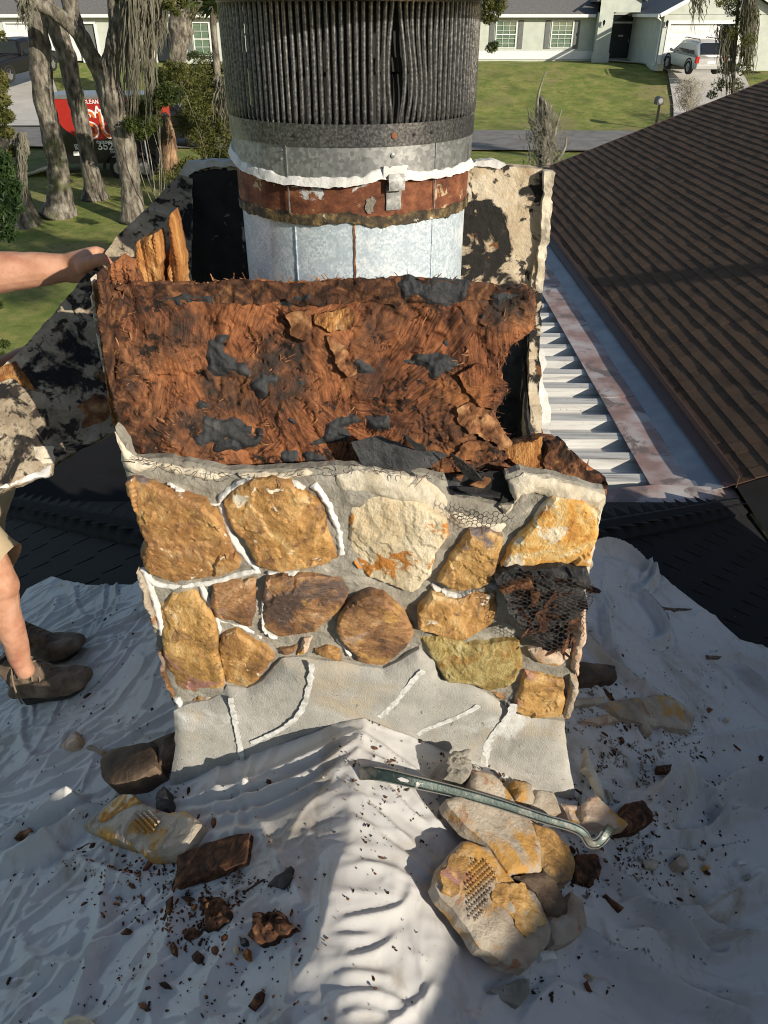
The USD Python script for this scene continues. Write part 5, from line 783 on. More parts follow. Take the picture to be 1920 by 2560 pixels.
# pry bar
PB = Thing('pry_bar', 'dark green flat pry bar with yellow flecked hook lying across the stones', 'pry bar', onroof(np.array(1140.), np.array(2010.), .12))
M['bar'] = mat('green_bar_paint', [(0, (.014, .022, .02)), (.6, (.03, .048, .042)), (1, (.07, .085, .075))], 14, 10, .42, .5, 120, .002, metallic=.45, rrough=.7, over=[((.5, .42, .04), 18, .69, .71, 3), ((.14, .125, .105), 9, .53, .64, 5), ((.3, .29, .27), 40, .62, .68, 8)], spec=.5)
M['steel'] = flat('worn_steel', (.45, .44, .41), .35, .9, bump=.1)
cl = S4([(95, 165), (180, 165), (300, 190), (450, 225), (650, 275), (850, 335), (1050, 400), (1150, 432), (1195, 465), (1215, 500), (1245, 508), (1290, 470), (1325, 425)])
lf = [.03, .05, .075, .09, .11, .13, .15, .16, .155, .14, .14, .16, .19]
Pb = np.array([onroof(np.array(float(x)), np.array(float(y)), l) for (x, y), l in zip(cl, lf)]); Pb = spline(Pb, 60)
Tg = np.gradient(Pb, axis=0); Tg /= np.linalg.norm(Tg, axis=1, keepdims=True); upv = A(.15, -.75, .65); Sd = np.cross(Tg, upv); Sd = np.cross(upv, Tg); Sd /= np.linalg.norm(Sd, axis=1, keepdims=True); Nn = np.cross(Tg, Sd); Nn *= np.sign(Nn @ A(.1, -.5, .8))[:, None]
tt = np.linspace(0, 1, 60); hw = np.interp(tt, [0, .02, .5, .85, 1], [.0165, .0165, .0122, .0112, .014])
rows = []
for i in range(60):
    w_, th = hw[i], np.interp(tt[i], [0, .05, .9, 1], [.002, .0055, .0055, .002])
    for a, b in ((-1, .0), (-.8, .8), (-.5, 1), (.5, 1), (.8, .8), (1, 0), (.8, -1), (-.8, -1)): rows.append(Pb[i] + Sd[i] * a * w_ + Nn[i] * b * th)
v = np.array(rows); f = [[i * 8 + j, i * 8 + (j + 1) % 8, (i + 1) * 8 + (j + 1) % 8, (i + 1) * 8 + j] for i in range(59) for j in range(8)]
f = np.array(f); f = np.vstack([f[:, [0, 1, 2]], f[:, [0, 2, 3]], [[0, j + 1, j] for j in range(1, 7)], [[472, 472 + j, 473 + j] for j in range(1, 7)]])
PB.part('bar', (v, f), M['bar'], 40)
for sgn in (-1, 1): PB.part('worn_edge', tube(Pb[3:58] + Sd[3:58] * sgn * (hw[3:58, None] - .0005), .0022, 6), M['steel'], 40)
i = 9; hole = [Pb[i] + Tg[i] * a + Sd[i] * b + Nn[i] * .0062 for a, b in ((-.016, 0), (-.006, .005), (.012, .003), (.016, 0), (.012, -.004), (-.006, -.005))]
hv = np.array(hole + [h + Nn[i] * .0008 for h in hole]); PB.part('nail_slot', (hv, [[6, 7, 8], [6, 8, 9], [6, 9, 10], [6, 10, 11]] + [[a, (a + 1) % 6, 6 + (a + 1) % 6] for a in range(6)] + [[a, 6 + (a + 1) % 6, 6 + a] for a in range(6)]), M['cloth'])
# nail
na, nb = onroof(np.array(180 + .3617 * 1190), np.array(1900 + .3617 * 915), .03), onroof(np.array(180 + .3617 * 1330), np.array(1900 + .3617 * 822), .03); dn = (nb - na) / np.linalg.norm(nb - na)
NL = Thing('nail', 'long dark nail lying left of the pointed black shard', 'nail', na); NL.part('shank', tube([na, nb - dn * .006, nb], [.0028, .0026, .0004], 8), M['wire'], 40); NL.part('head', tube([na - dn * .002, na + dn * .001], [.006, .006], 12), M['wire'], 40)
# crumbs
rg = np.random.default_rng(21); groups = {'rot': [], 'rot2': [], 'mortar': []}
def crumb(px, py, s, m, lift=.004):
    p = onroof(np.array(px), np.array(py), .02)
    if CX0 < p[0] < CX1 and p[1] > CY0: return
    p[2] = cz(p[0], p[1]) + lift; a = rg.uniform(0, 6.28); L, w_, t = s * rg.uniform(.6, 1.8), s * rg.uniform(.25, .7), s * rg.uniform(.15, .4)
    sg = 1 if p[0] > RX else -1; N = A(PITCHR * sg, 0, 1) / sl; U = A(1, 0, -PITCHR * sg) / sl; V = A(0, 1, 0)
    d = math.cos(a) * U + math.sin(a) * V; e = np.cross(N, d)
    q = np.array([(-L, -w_ * .4, 0), (-L * .3, -w_, 0), (L, -w_ * .2, 0), (L * .5, w_, 0), (-L * .6, w_ * .7, 0)]) * (1 + rg.normal(0, .2, (5, 1)))
    b = p + q[:, :1] * d + q[:, 1:2] * e; tpt = b * .75 + p * .25 + N * t
    v = np.vstack([b - N * .004, tpt]); groups[m].append((v, np.array([[5, 6, 7], [5, 7, 8], [5, 8, 9]] + [[k, (k + 1) % 5, 5 + (k + 1) % 5] for k in range(5)] + [[k, 5 + (k + 1) % 5, 5 + k] for k in range(5)])))
for cx, cy, sx, sy, n, s0, ms in ((470, 2260, 110, 70, 420, .0042, ('rot', 'rot2', 'rot2')), (560, 2290, 170, 120, 260, .003, ('rot', 'rot2')), (330, 2000, 150, 70, 160, .004, ('rot2', 'mortar')), (300, 2175, 110, 16, 130, .0035, ('rot2', 'rot')), (520, 2215, 100, 20, 140, .0035, ('rot2', 'mortar')), (1560, 1880, 120, 70, 700, .005, ('mortar', 'rot2', 'mortar')), (1480, 1800, 70, 70, 220, .005, ('mortar', 'rot2')), (1530, 2130, 120, 60, 460, .0045, ('mortar', 'rot2')), (1250, 1960, 130, 60, 330, .0055, ('mortar', 'mortar', 'rot')), (1000, 1900, 90, 60, 160, .0035, ('mortar', 'rot2')), (960, 2050, 60, 120, 120, .003, ('rot2',)), (1640, 1900, 190, 160, 420, .004, ('mortar', 'rot2')), (1600, 2250, 170, 150, 170, .004, ('mortar', 'rot2')), (1640, 1600, 180, 130, 120, .004, ('rot2', 'mortar')), (200, 1760, 150, 120, 160, .004, ('rot2', 'mortar')), (250, 1560, 120, 80, 60, .005, ('rot2',)), (350, 2400, 300, 120, 150, .003, ('rot2',)), (1350, 2260, 60, 130, 150, .004, ('mortar', 'rot2')), (1200, 2000, 60, 40, 90, .006, ('mortar',))):
    for _ in range(int(n * 1.3)):
        x, y_ = rg.normal(cx, sx), rg.normal(cy, sy)
        if fbm(np.array([x / 45, y_ / 45, 1.5]), 3, 3) < .47: continue
        if -60 < x < 1980 and 1440 < y_ < 2620: crumb(x, y_, s0 * math.exp(rg.normal(-.45, .6)), ms[rg.integers(len(ms))])
solo('wood_crumbs', join(groups['rot']), M['rot'], 'reddish rotten wood crumbs scattered on the drop cloth', 'crumbs', kind='stuff')
solo('dark_crumbs', join(groups['rot2']), M['rot2'], 'dark slivers of rotten wood and felt scattered on the drop cloth', 'crumbs', kind='stuff')
solo('mortar_crumbs', join(groups['mortar']), M['mortar'], 'grey mortar crumbs strewn around the rubble pile', 'crumbs', kind='stuff')
# ------------------------------------------------------------ worker
M['skin'] = mat('tanned_skin', [(0, (.36, .17, .1)), (.5, (.47, .245, .155)), (1, (.56, .32, .22))], 14, 6, .55, .3, 160, .002, spec=.35, over=[((.36, .13, .085), 7, .55, .75, 3), ((.2, .11, .07), 220, .62, .72, 5, (1, 1, .25))])
M['khaki'] = mat('khaki_cloth', [(0, (.36, .28, .17)), (1, (.48, .385, .25))], 12, 6, .92, .4, 300, .002)
M['shirt'] = flat('grey_shirt', (.12, .12, .13), .95)
M['boot'] = mat('brown_nubuck', [(0, (.08, .056, .038)), (.5, (.17, .122, .085)), (1, (.27, .2, .14))], 16, 8, .8, .5, 120, .003, over=[((.035, .026, .02), 12, .56, .68)])
M['sole'] = flat('dark_sole', (.022, .02, .02), .8, bump=.3)
M['lace'] = flat('brown_lace', (.2, .15, .105), .9)
M['hair'] = flat('dark_hair', (.03, .02, .015), .8)
def sph(p, r): return m3.Manifold.sphere(float(r), 20).translate([float(c) for c in p])
def bone(a, ra, b, rb): return m3.Manifold.batch_hull([sph(a, ra), sph(b, rb)])
def chain(ps, rs): return [bone(ps[i], rs[i], ps[i + 1], rs[i + 1]) for i in range(len(ps) - 1)]
def fuse(ms, L=.012, it=10, lam=.5):
    m = m3.Manifold.batch_boolean(ms, m3.OpType.Add).refine_to_length(L); v, f = norm_mesh(m); t = trimesh.Trimesh(v, f); trimesh.smoothing.filter_taubin(t, lamb=lam, nu=lam + .03, iterations=it); return t
hip, chest, neck = A(-1.40, 2.17, .33), A(-1.40, 2.12, .72), A(-1.37, 2.1, .93)
kR, aR = A(-1.285, 2.05, -.09), A(-1.30, 2.055, -.50); kL, aL = A(-1.34, 2.31, -.11), A(-1.38, 2.30, -.50)
kR[:] = at(2, 1465, 2.06); aR[:] = at(50, 1650, 2.065)
shR = A(-1.40, 2.03, .86); elR = at(-120, 690, 2.2); wrR = at(176, 668, 2.23); kL = at(-60, 1400, 2.36); aL = at(34, 1592, 2.36)
shL, elL, wrL = A(-1.42, 2.28, .86), A(-1.35, 2.42, .62), A(-1.15, 2.40, .72)
parts = chain([hip, (hip + chest) / 2, chest, neck], [.13, .13, .14, .062]) + [bone(shR, .065, shL, .065)] + [sph(neck + A(.02, 0, .17), .098), bone(neck, .058, neck + A(.01, 0, .1), .056), bone(neck + A(.035, 0, .12), .07, neck + A(.05, 0, .09), .05), bone(neck + A(.115, 0, .165), .012, neck + A(.125, 0, .14), .016), bone(neck + A(.02, -.1, .16), .014, neck + A(.02, -.1, .19), .012), bone(neck + A(.02, .1, .16), .014, neck + A(.02, .1, .19), .012)]
for k, a, s in ((kR, aR, -1), (kL, aL, 1)):
    h = hip + A(0, .085 * s, -.04); parts += chain([h, (h + k) / 2, k], [.098, .082, .06]); cf = k + (a - k) * .32 + A(-.016, 0, 0)
    parts += chain([k, cf, k + (a - k) * .7, a], [.056, .058, .045, .038]) + [bone(a, .036, a + A(.005, 0, -.05), .034)]
fm = elR + (wrR - elR) * .35
parts += chain([shR, (shR + elR) / 2, elR], [.064, .058, .055]) + chain([elR, fm, elR + (wrR - elR) * .75, wrR], [.057, .059, .047, .037]) + chain([shL, elL, wrL], [.058, .045, .03])
# right hand over the top edge of the sheet: palm, thumb on the near face, four fingers behind
hy = 2.22
palm = [m3.Manifold.batch_hull([sph(wrR + A(0, 0, .010), .030), sph(wrR + A(0, 0, -.016), .030), sph(at(232, 632, hy), .017), sph(at(222, 652, hy - .02), .024), sph(at(216, 690, hy), .018), sph(at(234, 660, hy), .016)])]
th = chain([at(205, 668, hy - .04), at(236, 652, hy - .07), at(258, 646, hy - .08), at(274, 660, hy - .075)], [.021, .0165, .014, .0105])
fing = []
for (x, y), L in (((240, 628), 1.0), ((236, 645), 1.05), ((230, 662), 1.0), ((222, 680), .85)):
    k0 = at(x, y, hy); d1 = at(x + 22 * L, y + 6, hy + .05); d2 = at(x + 32 * L, y + 26, hy + .08); d3 = at(x + 34 * L, y + 44, hy + .06); fing += chain([k0, d1, d2, d3], [.0138, .0118, .0105, .0088])
arm_all = m3.Manifold.batch_boolean(parts, m3.OpType.Add) + m3.Manifold.batch_boolean(palm + th + fing, m3.OpType.Add)
v_, f_ = norm_mesh(arm_all.refine_to_length(.008)); tb = trimesh.Trimesh(v_, f_); trimesh.smoothing.filter_taubin(tb, lamb=.5, nu=.53, iterations=9)
tb.vertices = tb.vertices + tb.vertex_normals * ((fbm(tb.vertices * 18, 3, 4) - .5) * .006)[:, None]
PE = Thing('person', 'worker in khaki shorts and brown boots gripping the loose sheet', 'person', (-1.36, 2.18, -.62))
PE.part('body', tb, M['skin'], True)
sh = fuse([m3.Manifold.batch_hull([sph(hip + A(0, -.07, .08), .135), sph(hip + A(0, .07, .08), .135), sph(hip + A(.0, -.08, -.02), .135), sph(hip + A(0, .08, -.02), .135)])], .02, 5)
def cuff(h, k, s, e):
    P = spline([h, (h + k) / 2 + A(-.01, 0, 0), e], 14); return tube(P, np.interp(np.linspace(0, 1, 14), [0, .6, 1], [.125, .108, .098]), 28, False, .10, 9, 3 + s)
c1 = cuff(hip + A(0, -.085, -.02), kR, 0, at(8, 1425, 2.055)); c2 = cuff(hip + A(0, .085, -.02), kL, 1, kL + A(.005, 0, .03))
PE.part('shorts', join([sh, c1, c2]), M['khaki'], True)
PE.part('shirt', fuse(chain([hip + A(0, 0, .1), (hip + chest) / 2, chest, neck + A(0, 0, -.06)], [.15, .148, .158, .075]) + [bone(shR, .078, shL, .078), bone(shR, .075, shR + (elR - shR) * .45, .07), bone(shL, .075, shL + (elL - shL) * .5, .066)], .02, 8), M['shirt'], True)
PE.part('hair', fuse([m3.Manifold.batch_hull([sph(neck + A(-.005, 0, .205), .1), sph(neck + A(-.03, 0, .16), .09)])], .015, 5), M['hair'], True)
def shoe(a, yaw, k):
    c, s = math.cos(yaw), math.sin(yaw); f0 = A(a[0], a[1], rz(a[0], a[1]) + .026); fw = A(c, s, 0); sd = A(-s, c, 0); fw = fw + A(0, 0, .0); upv = A(0, 0, 1)
    t_ = math.atan(PITCHR * .62); F_ = fw * math.cos(t_) + upv * math.sin(t_) if False else fw
    # follow the slope: x towards the ridge climbs
    g = (rz(a[0] + .1 * c, a[1] + .1 * s) - rz(a[0], a[1])) / .1; F_ = (fw + upv * g); F_ /= np.linalg.norm(F_); U_ = upv - F_ * (upv @ F_); U_ /= np.linalg.norm(U_)
    q = lambda x, y, z: f0 + (F_ * x + sd * y + U_ * z) * 1.36
    last = [(-.085, .028, .045, .03), (-.06, .034, .052, .036), (0, .037, .05, .04), (.08, .047, .042, .045), (.14, .048, .036, .04), (.185, .036, .034, .03)]
    up = [m3.Manifold.batch_hull([sph(q(last[i][0], y_, z_), r) for i in (j, j + 1) for y_ in (-last[i][1] * .45, last[i][1] * .45) for z_, r in ((last[i][2], last[i][3]),)]) for j in range(5)]
    up += [m3.Manifold.batch_hull([sph(q(-.055, 0, .06), .042), sph(q(.02, 0, .06), .04), sph(q(-.052, 0, .135), .043), sph(q(0, 0, .14), .042)]), m3.Manifold.batch_hull([sph(q(0, 0, .13), .038), sph(q(.09, 0, .062), .034), sph(q(.03, 0, .07), .04)])]
    b = fuse(up, .009, 8); b.vertices = b.vertices + b.vertex_normals * ((fbm(b.vertices * 30, 3, k) - .5) * .008)[:, None]
    sh_ = PE.part('boot', b, M['boot'], True)
    out = [(-.118, .0), (-.10, .03), (-.05, .037), (.03, .038), (.10, .05), (.16, .05), (.205, .032), (.222, 0), (.205, -.03), (.16, -.046), (.10, -.045), (.03, -.036), (-.05, -.037), (-.10, -.03)]
    so = slab(spline(np.array(out + out[:1]), 60)[:-1] if False else out, (q(0, 0, 0), F_, sd, U_), .026, -.004, res=.008); PE.part('sole', so, M['sole'], 30, parent=sh_)
    PE.part('boot_collar', tube([q(-.022 + .042 * math.cos(t) * 1.15, .045 * math.sin(t), .166 + .012 * math.cos(t)) for t in np.linspace(0, 2 * np.pi, 30)], .0085, 6, False), M['sole'] if k == 0 else M['boot'], True, parent=sh_)
    for i in range(5):
        x = .012 + i * .02; z = .145 - i * .017; w = .026
        PE.part('lace', tube([q(x - .004, -w - .008, z - .030), q(x, -w * .6, z + .004), q(x + .004, 0, z + .014), q(x + .008, w * .6, z + .004), q(x + .01, w + .008, z - .03)], .0042, 6), M['lace'], True, parent=sh_)
    PE.part('lace', tube(spline([q(.01, 0, .16), q(.03, -.03, .165), q(.05, -.05, .13), q(.03, -.052, .11), q(.012, -.03, .13), q(.01, 0, .16)], 20), .0042, 6), M['lace'], True, parent=sh_)
    PE.part('lace', tube(spline([q(.01, -.004, .16), q(.0, -.04, .12), q(-.012, -.056, .07), q(-.02, -.06, .03)], 16), .004, 6), M['lace'], True, parent=sh_)
sa = onroof(np.array(116.), np.array(1742.), .02); shoe(A(sa[0], sa[1], 0), -.28, 0)
sb = onroof(np.array(104.), np.array(1662.), .02); shoe(A(sb[0], sb[1] + .02, 0), -.3, 1)
# ------------------------------------------------------------ trees, moss, shrubs
def G(px, py):
    """ground point seen at a pixel"""
    r = ray(px, py); t = 20.0
    for _ in range(60): p = CAM + r * t; t += (p[2] - gz(p[0], p[1])) / (-r[2]) * .6
    return CAM + r * t
def leaves(cs, rs, n, s, seed, flatn=.0):
    rgl = np.random.default_rng(seed); cs = np.asarray(cs, float); rs = np.asarray(rs, float)
    w = rs ** 2.2; k = rgl.choice(len(cs), n, p=w / w.sum()); d = rgl.normal(size=(n, 3)); d /= np.linalg.norm(d, axis=1, keepdims=True)
    p = cs[k] + d * (rs[k] * rgl.uniform(.15, 1.05, n) ** .55)[:, None] * A(1, 1, .8)
    keep = fbm(p * (2.2 / max(rs.mean(), .15)), 3, seed) > .43; p = p[keep]; n = len(p)
    a = rgl.normal(size=(n, 3)); a[:, 2] -= .4; a /= np.linalg.norm(a, axis=1, keepdims=True); b = np.cross(a, rgl.normal(size=(n, 3))); b /= np.linalg.norm(b, axis=1, keepdims=True)
    L = s * rgl.uniform(.6, 1.4, n)[:, None]; wd = L * rgl.uniform(.28, .42, n)[:, None]
    cb = np.cross(a, b) * L * .12
    v = np.stack([p - a * L * .5, p - b * wd * .5 + cb, p + a * L * .5, p + b * wd * .5 + cb], 1).reshape(-1, 3)
    i = np.arange(n)[:, None] * 4; return v, np.vstack([i + [0, 1, 2], i + [0, 2, 3]])
def limb(pxs, D, w, seed, n=64, seg=24, amp=.24, flare=0, D2=None):
    """tapered limb along image points at depth D..D2 with pixel widths w"""
    pxs = np.asarray(pxs, float); Ds = np.linspace(D, D if D2 is None else D2, len(pxs)); P = at(pxs[:, 0], pxs[:, 1], Ds); z = P[:, 1] * math.cos(PITCH) - (P[:, 2] - CAM[2]) * math.sin(PITCH)
    R = np.asarray(w, float) / 2 / FPX * z; S = spline(P, n); t = np.linspace(0, 1, n); r = np.interp(t, np.linspace(0, 1, len(R)), R)
    if flare: r = r * (1 + flare * np.exp(-t * n / 3.0))
    return tube(S, r, seg, True, amp, 3.4, seed), S
def crown(c, n, R, seed):
    rgl = np.random.default_rng(seed); d = rgl.normal(size=(n, 3)); d /= np.linalg.norm(d, axis=1, keepdims=True); return A(*c) + d * R * rgl.uniform(.3, 1, (n, 1)) * A(1, 1, .55), rgl.uniform(.5, 1.0, n) * R * .42
def tree(name, label, limbs, base, crowns, nl, ls, lm='leaf', group=None, seed=0, bark='bark'):
    T = Thing(name, label, 'tree', base, group)
    for k, l in enumerate(limbs): T.part('trunk' if k == 0 else 'limb', l, M[bark], True)
    if crowns is not None: T.part('crown', leaves(crowns[0], crowns[1], nl, ls, seed), M[lm], kind='stuff')
    return T
b = G(150, 538); D = b[1]
tree('oak_tree', 'leaning oak trunk standing farthest left of the three before the red trailer', [limb([(150, 542), (146, 430), (128, 330), (112, 260), (100, 130), (94, 30), (86, -120)], D, [66, 50, 48, 50, 52, 46, 40], 1, flare=.5)[0]], b, crown((b[0] - 2, D + 1, 5.2), 16, 3.6, 1), 5200, .16, seed=1)
b = G(240, 497); D = b[1]
tree('oak_tree', 'slimmer oak trunk standing in the middle of the three before the red trailer', [limb([(240, 500), (226, 420), (204, 310), (180, 200), (160, 120), (128, 40), (90, -120)], D, [46, 40, 40, 44, 44, 40, 34], 2, flare=.6)[0]], b, crown((b[0] - 1, D + 1.5, 5.6), 14, 3.2, 2), 4200, .16, seed=2)
b = G(336, 552); D = b[1]
tree('oak_tree', 'pale forked oak trunk rightmost of the three before the red trailer', [limb([(336, 556), (326, 460), (308, 347), (285, 260), (272, 195), (280, 150), (294, 70), (289, 0), (282, -120)], D, [58, 50, 50, 58, 70, 50, 44, 40, 36], 3, flare=.3)[0], limb([(266, 215), (246, 172), (218, 122), (190, 75), (160, 50), (120, 22), (80, 8), (20, -40)], D, [52, 42, 40, 38, 36, 32, 30, 26], 4, D2=D - 1)[0], limb([(196, 85), (182, 40), (172, 0), (160, -100)], D - .3, [36, 40, 40, 34], 5)[0]], b, crown((b[0] + .5, D, 5.8), 18, 3.8, 3), 6200, .16, seed=3)
b = at(58, 545, 14.6); b = G(58, 560); D = b[1]
tree('oak_tree', 'leaning oak trunk at the left edge behind the glossy shrub', [limb([(60, 566), (48, 490), (22, 417), (0, 350), (-30, 260), (-60, 120)], D, [72, 52, 46, 46, 44, 40], 6, flare=.5)[0]], b, crown((b[0] - 3, D, 5.0), 10, 3.0, 4), 2500, .16, seed=4)
b = G(446, 178); D = b[1] - 9
tree('oak_tree', 'forked grey tree in front of the white window of the left house', [limb([(446, 240), (444, 166), (446, 110), (452, 60), (446, 20), (430, -60)], D, [52, 42, 46, 62, 40, 34], 7)[0], limb([(452, 75), (470, 35), (492, 0), (510, -60)], D, [40, 34, 32, 28], 8)[0]], (at(446, 240, D)), (at(np.array([440, 470, 500, 415]), np.array([-10, 20, 30, 10]), D - .4), np.array([.8, .5, .4, .4])), 900, .16, 'leafy', seed=5)
D = 27.5
T = Thing('sapling', 'thin dark sapling trunk just left of the flue pipe', 'tree', at(548, 330, D)); T.part('trunk', limb([(548, 330), (545, 200), (538, 120), (532, 40), (526, -60)], D, [16, 18, 17, 15, 14], 9)[0], M['bark'], True); T.part('limb', limb([(536, 60), (548, 30), (556, -10)], D, [8, 6, 5], 3, n=10, seg=8)[0], M['bark'], True)
b = G(418, 440); D = b[1]
T = Thing('broken_trunk', 'broken rotting tree stub among the bushes left of the flue', 'tree stump', b); T.part('trunk', limb([(420, 445), (424, 400), (418, 340), (406, 294)], D, [44, 42, 40, 38], 10, amp=.3)[0], M['rotbark'], True); T.part('broken_top', limb([(406, 302), (404, 290), (402, 286)], D - .02, [42, 40, 26], 11, n=8, amp=.3)[0], M['bark'], True)
def mossy(cx, y0, y1, wpx, D, n, seed, name='hanging_moss', label='', group=None, dens=1.0):
    rgl = np.random.default_rng(seed); out = []
    for i in range(int(n * 1.6)):
        x0 = cx + rgl.normal() * wpx * .42; yb = y0 + (y1 - y0) * (rgl.uniform(.25, 1.0) if rgl.random() < .85 else 1.08) * math.exp(-((x0 - cx) / wpx) ** 2 * .6); m = 12; d = D + rgl.normal() * .25
        ys = np.linspace(y0, yb, m); xsn = x0 + np.cumsum(rgl.normal(0, 2.8, m)) + (x0 - cx) * np.linspace(0, .1, m) * -1; P = at(xsn, ys, np.full(m, d)); w = np.interp(np.linspace(0, 1, m), [0, .3, .8, 1], [.018, .03, .02, .002]) * rgl.uniform(.25, 1.0)
        ang = rgl.uniform(0, 3.14); s = A(math.cos(ang), math.sin(ang), 0)
        for q in (s, np.cross(s, A(0, 0, 1))):
            jit = rgl.uniform(.4, 1.4, m) * w; L_ = P - q * jit[:, None]; R_ = P + q * jit[:, None]; v = np.empty((2 * m, 3)); v[0::2] = L_; v[1::2] = R_; k = np.arange(m - 1) * 2; out.append((v, np.c_[k, k + 1, k + 3, k + 2]))
    solo(name, join(out), M['moss'], label, 'hanging moss', group=group)
mossy(330, -70, 270, 34, 22.5, 150, 1, label='broad grey curtain of hanging moss right of the forked trunk')
mossy(372, -60, 290, 20, 23.5, 110, 2, label='long thin moss curtain reaching down beside the broken tree stub')
mossy(400, -40, 130, 16, 24, 50, 3, label='short moss tuft right of the long moss curtain')
mossy(66, -20, 70, 16, 21.0, 50, 4, label='moss tuft hanging from the limb at the upper left')
mossy(560, 190, 330, 22, 26.0, 70, 5, label='moss strands draped on the bush left of the flue')
mossy(50, 330, 500, 14, 14, 30, 6, label='thin moss wisps on the trunk at the left edge')
def bush(name, label, blobs, D, n, s, lm, seed, twigs=True, dj=1.0):
    bl = np.asarray(blobs, float); rgl = np.random.default_rng(seed); d = D + rgl.normal(0, dj, len(bl)); P = at(bl[:, 0], bl[:, 1], d); z = P[:, 1] * math.cos(PITCH) - (P[:, 2] - CAM[2]) * math.sin(PITCH); r = bl[:, 2] / FPX * z
    T = Thing(name, label, 'shrub', (P[:, 0].mean(), D, gz(0, D)))
    T.part('foliage', leaves(P, r, n, s, seed), M[lm], kind='stuff')
    if twigs:
        base = A(P[:, 0].mean(), D, float(gz(0, D)) + .02); T.part('stem', join([tube(spline([base + rgl.normal(0, .15, 3) * A(1, 1, 0), (base + p) / 2 + rgl.normal(0, .2, 3), p], 8), np.linspace(.022, .005, 8), 5) for p in P]), M['bark'], True)
    return T
bush('bush', 'large sunlit yellow-green bush left of the flue pipe', [(470, 200, 50), (520, 180, 45), (560, 230, 45), (500, 270, 50), (560, 320, 50), (510, 350, 45), (470, 310, 40), (590, 380, 40), (540, 400, 40), (440, 180, 35), (580, 170, 30)], 26.5, 21000, .10, 'leafy', 11)
bush('bush', 'dark green bush below the long moss curtain', [(345, 265, 32), (370, 300, 36), (350, 325, 30), (390, 250, 30), (400, 200, 36), (425, 235, 34), (330, 310, 24)], 24.5, 14000, .09, 'leaf', 12)
bush('bush', 'low yellow bush beside the broken tree stub', [(470, 420, 36), (440, 440, 26), (500, 440, 36), (560, 440, 36), (410, 440, 20)], 24, 6000, .09, 'leafy', 13)
bush('glossy_shrub', 'glossy dark-leaved shrub at the left edge of the view', [(8, 430, 34), (22, 470, 34), (20, 510, 34), (5, 545, 38), (40, 520, 22), (-20, 490, 50), (14, 580, 30), (-10, 400, 40)], 11.5, 4200, .085, 'leafd', 14, twigs=False, dj=.3)
bush('leafy_spray', 'leafy sprays hanging at the top edge beside the moss curtains', [(318, 8, 14), (330, 30, 10), (420, 12, 16), (440, 30, 12), (455, 8, 14), (300, 0, 12)], 23, 2200, .085, 'leafy', 18, twigs=False, dj=.3)
bush('vine', 'yellow-green vine on the trunk at the left edge', [(0, 250, 26), (10, 290, 24), (16, 330, 20), (28, 380, 18), (-5, 210, 26), (0, 190, 18), (4, 90, 14)], 14.0, 2600, .085, 'leafy', 15, twigs=False, dj=.2)
bush('ground_ivy', 'small green sprouts on the grass at the left edge', [(0, 890, 16), (10, 860, 14), (-6, 760, 16), (5, 910, 18), (0, 640, 12)], 11.2, 700, .07, 'leaf', 16, twigs=False, dj=.1)
bush('bush', 'row of small clipped shrubs under the left house window', [(470, 142, 12), (486, 138, 13), (506, 142, 12), (525, 140, 12)], 55, 1500, .12, 'leaf', 17, twigs=False, dj=.3)
# right side
D = 24
T = Thing('dead_tree', 'bare grey mossy treetop with pale sticks behind the brown roof', 'tree', at(1365, 430, D)); T.part('trunk', limb([(1366, 520), (1364, 430), (1362, 360), (1358, 290), (1352, 240)], D, [40, 38, 34, 24, 10], 21, amp=.3)[0], M['bark'], True)
for k, (p, w) in enumerate([([(1350, 330), (1342, 280), (1350, 220), (1366, 178)], [12, 8, 6, 3]), ([(1375, 330), (1368, 280), (1362, 250)], [10, 7, 4]), ([(1385, 340), (1396, 300), (1404, 274)], [10, 6, 3]), ([(1340, 340), (1325, 300), (1320, 270)], [9, 6, 3]), ([(1392, 400), (1412, 370), (1416, 340)], [9, 6, 3]), ([(1372, 300), (1376, 270), (1380, 262)], [8, 5, 3])]): T.part('branch', limb(p, D - .1, w, 30 + k, n=12, seg=6)[0], M['twig'], True)
rgl = np.random.default_rng(8); tw = []
for _ in range(900):
    x = rgl.normal(1362, 20); y0 = rgl.uniform(265, 420); P = at(np.array([x, x + rgl.normal(0, 5), x + rgl.normal(0, 9)]), np.array([y0, y0 - rgl.uniform(2, 12), y0 - rgl.uniform(8, 34)]) + (abs(x - 1362) * .8), np.full(3, D + rgl.normal() * .25)); tw.append(tube(P, [.012, .008, .003], 3, False))
T.part('twigs', join(tw), M['moss'], kind='stuff')
D = 30
T = Thing('slender_tree', 'tall slender tree hung with moss in front of the right garage', 'tree', at(1835, 330, D)); T.part('trunk', limb([(1826, 400), (1832, 250), (1836, 150), (1842, 60), (1848, -60)], D, [10, 10, 9, 8, 7], 22)[0], M['bark'], True)
bl = np.array([(1840, 20, 26), (1860, 50, 24), (1830, 80, 22), (1870, 100, 20), (1845, 130, 22), (1815, 170, 20), (1860, 170, 20), (1800, 210, 20), (1838, 215, 22), (1870, 140, 16), (1780, 235, 14), (1880, 40, 18), (1820, 0, 24), (1800, 0, 16)], float)
P = at(bl[:, 0], bl[:, 1], D + np.random.default_rng(2).normal(0, .5, len(bl))); T.part('crown', leaves(P, bl[:, 2] / FPX * 27, 6200, .085, 22), M['leafy'], kind='stuff')
mossy(1872, -10, 190, 18, 30, 110, 23, label='moss veil hanging on the right side of the slender tree'); mossy(1815, 60, 240, 26, 30.2, 60, 24, label='sparse moss strands on the left side of the slender tree'); mossy(1745, -40, 85, 16, 27, 26, 25, label='wispy moss hanging before the right garage door')
D = 23
T = Thing('bare_shrub', 'bare grey shrub by the dark wheel at the gable edge', 'shrub', at(1720, 260, D)); tw = []
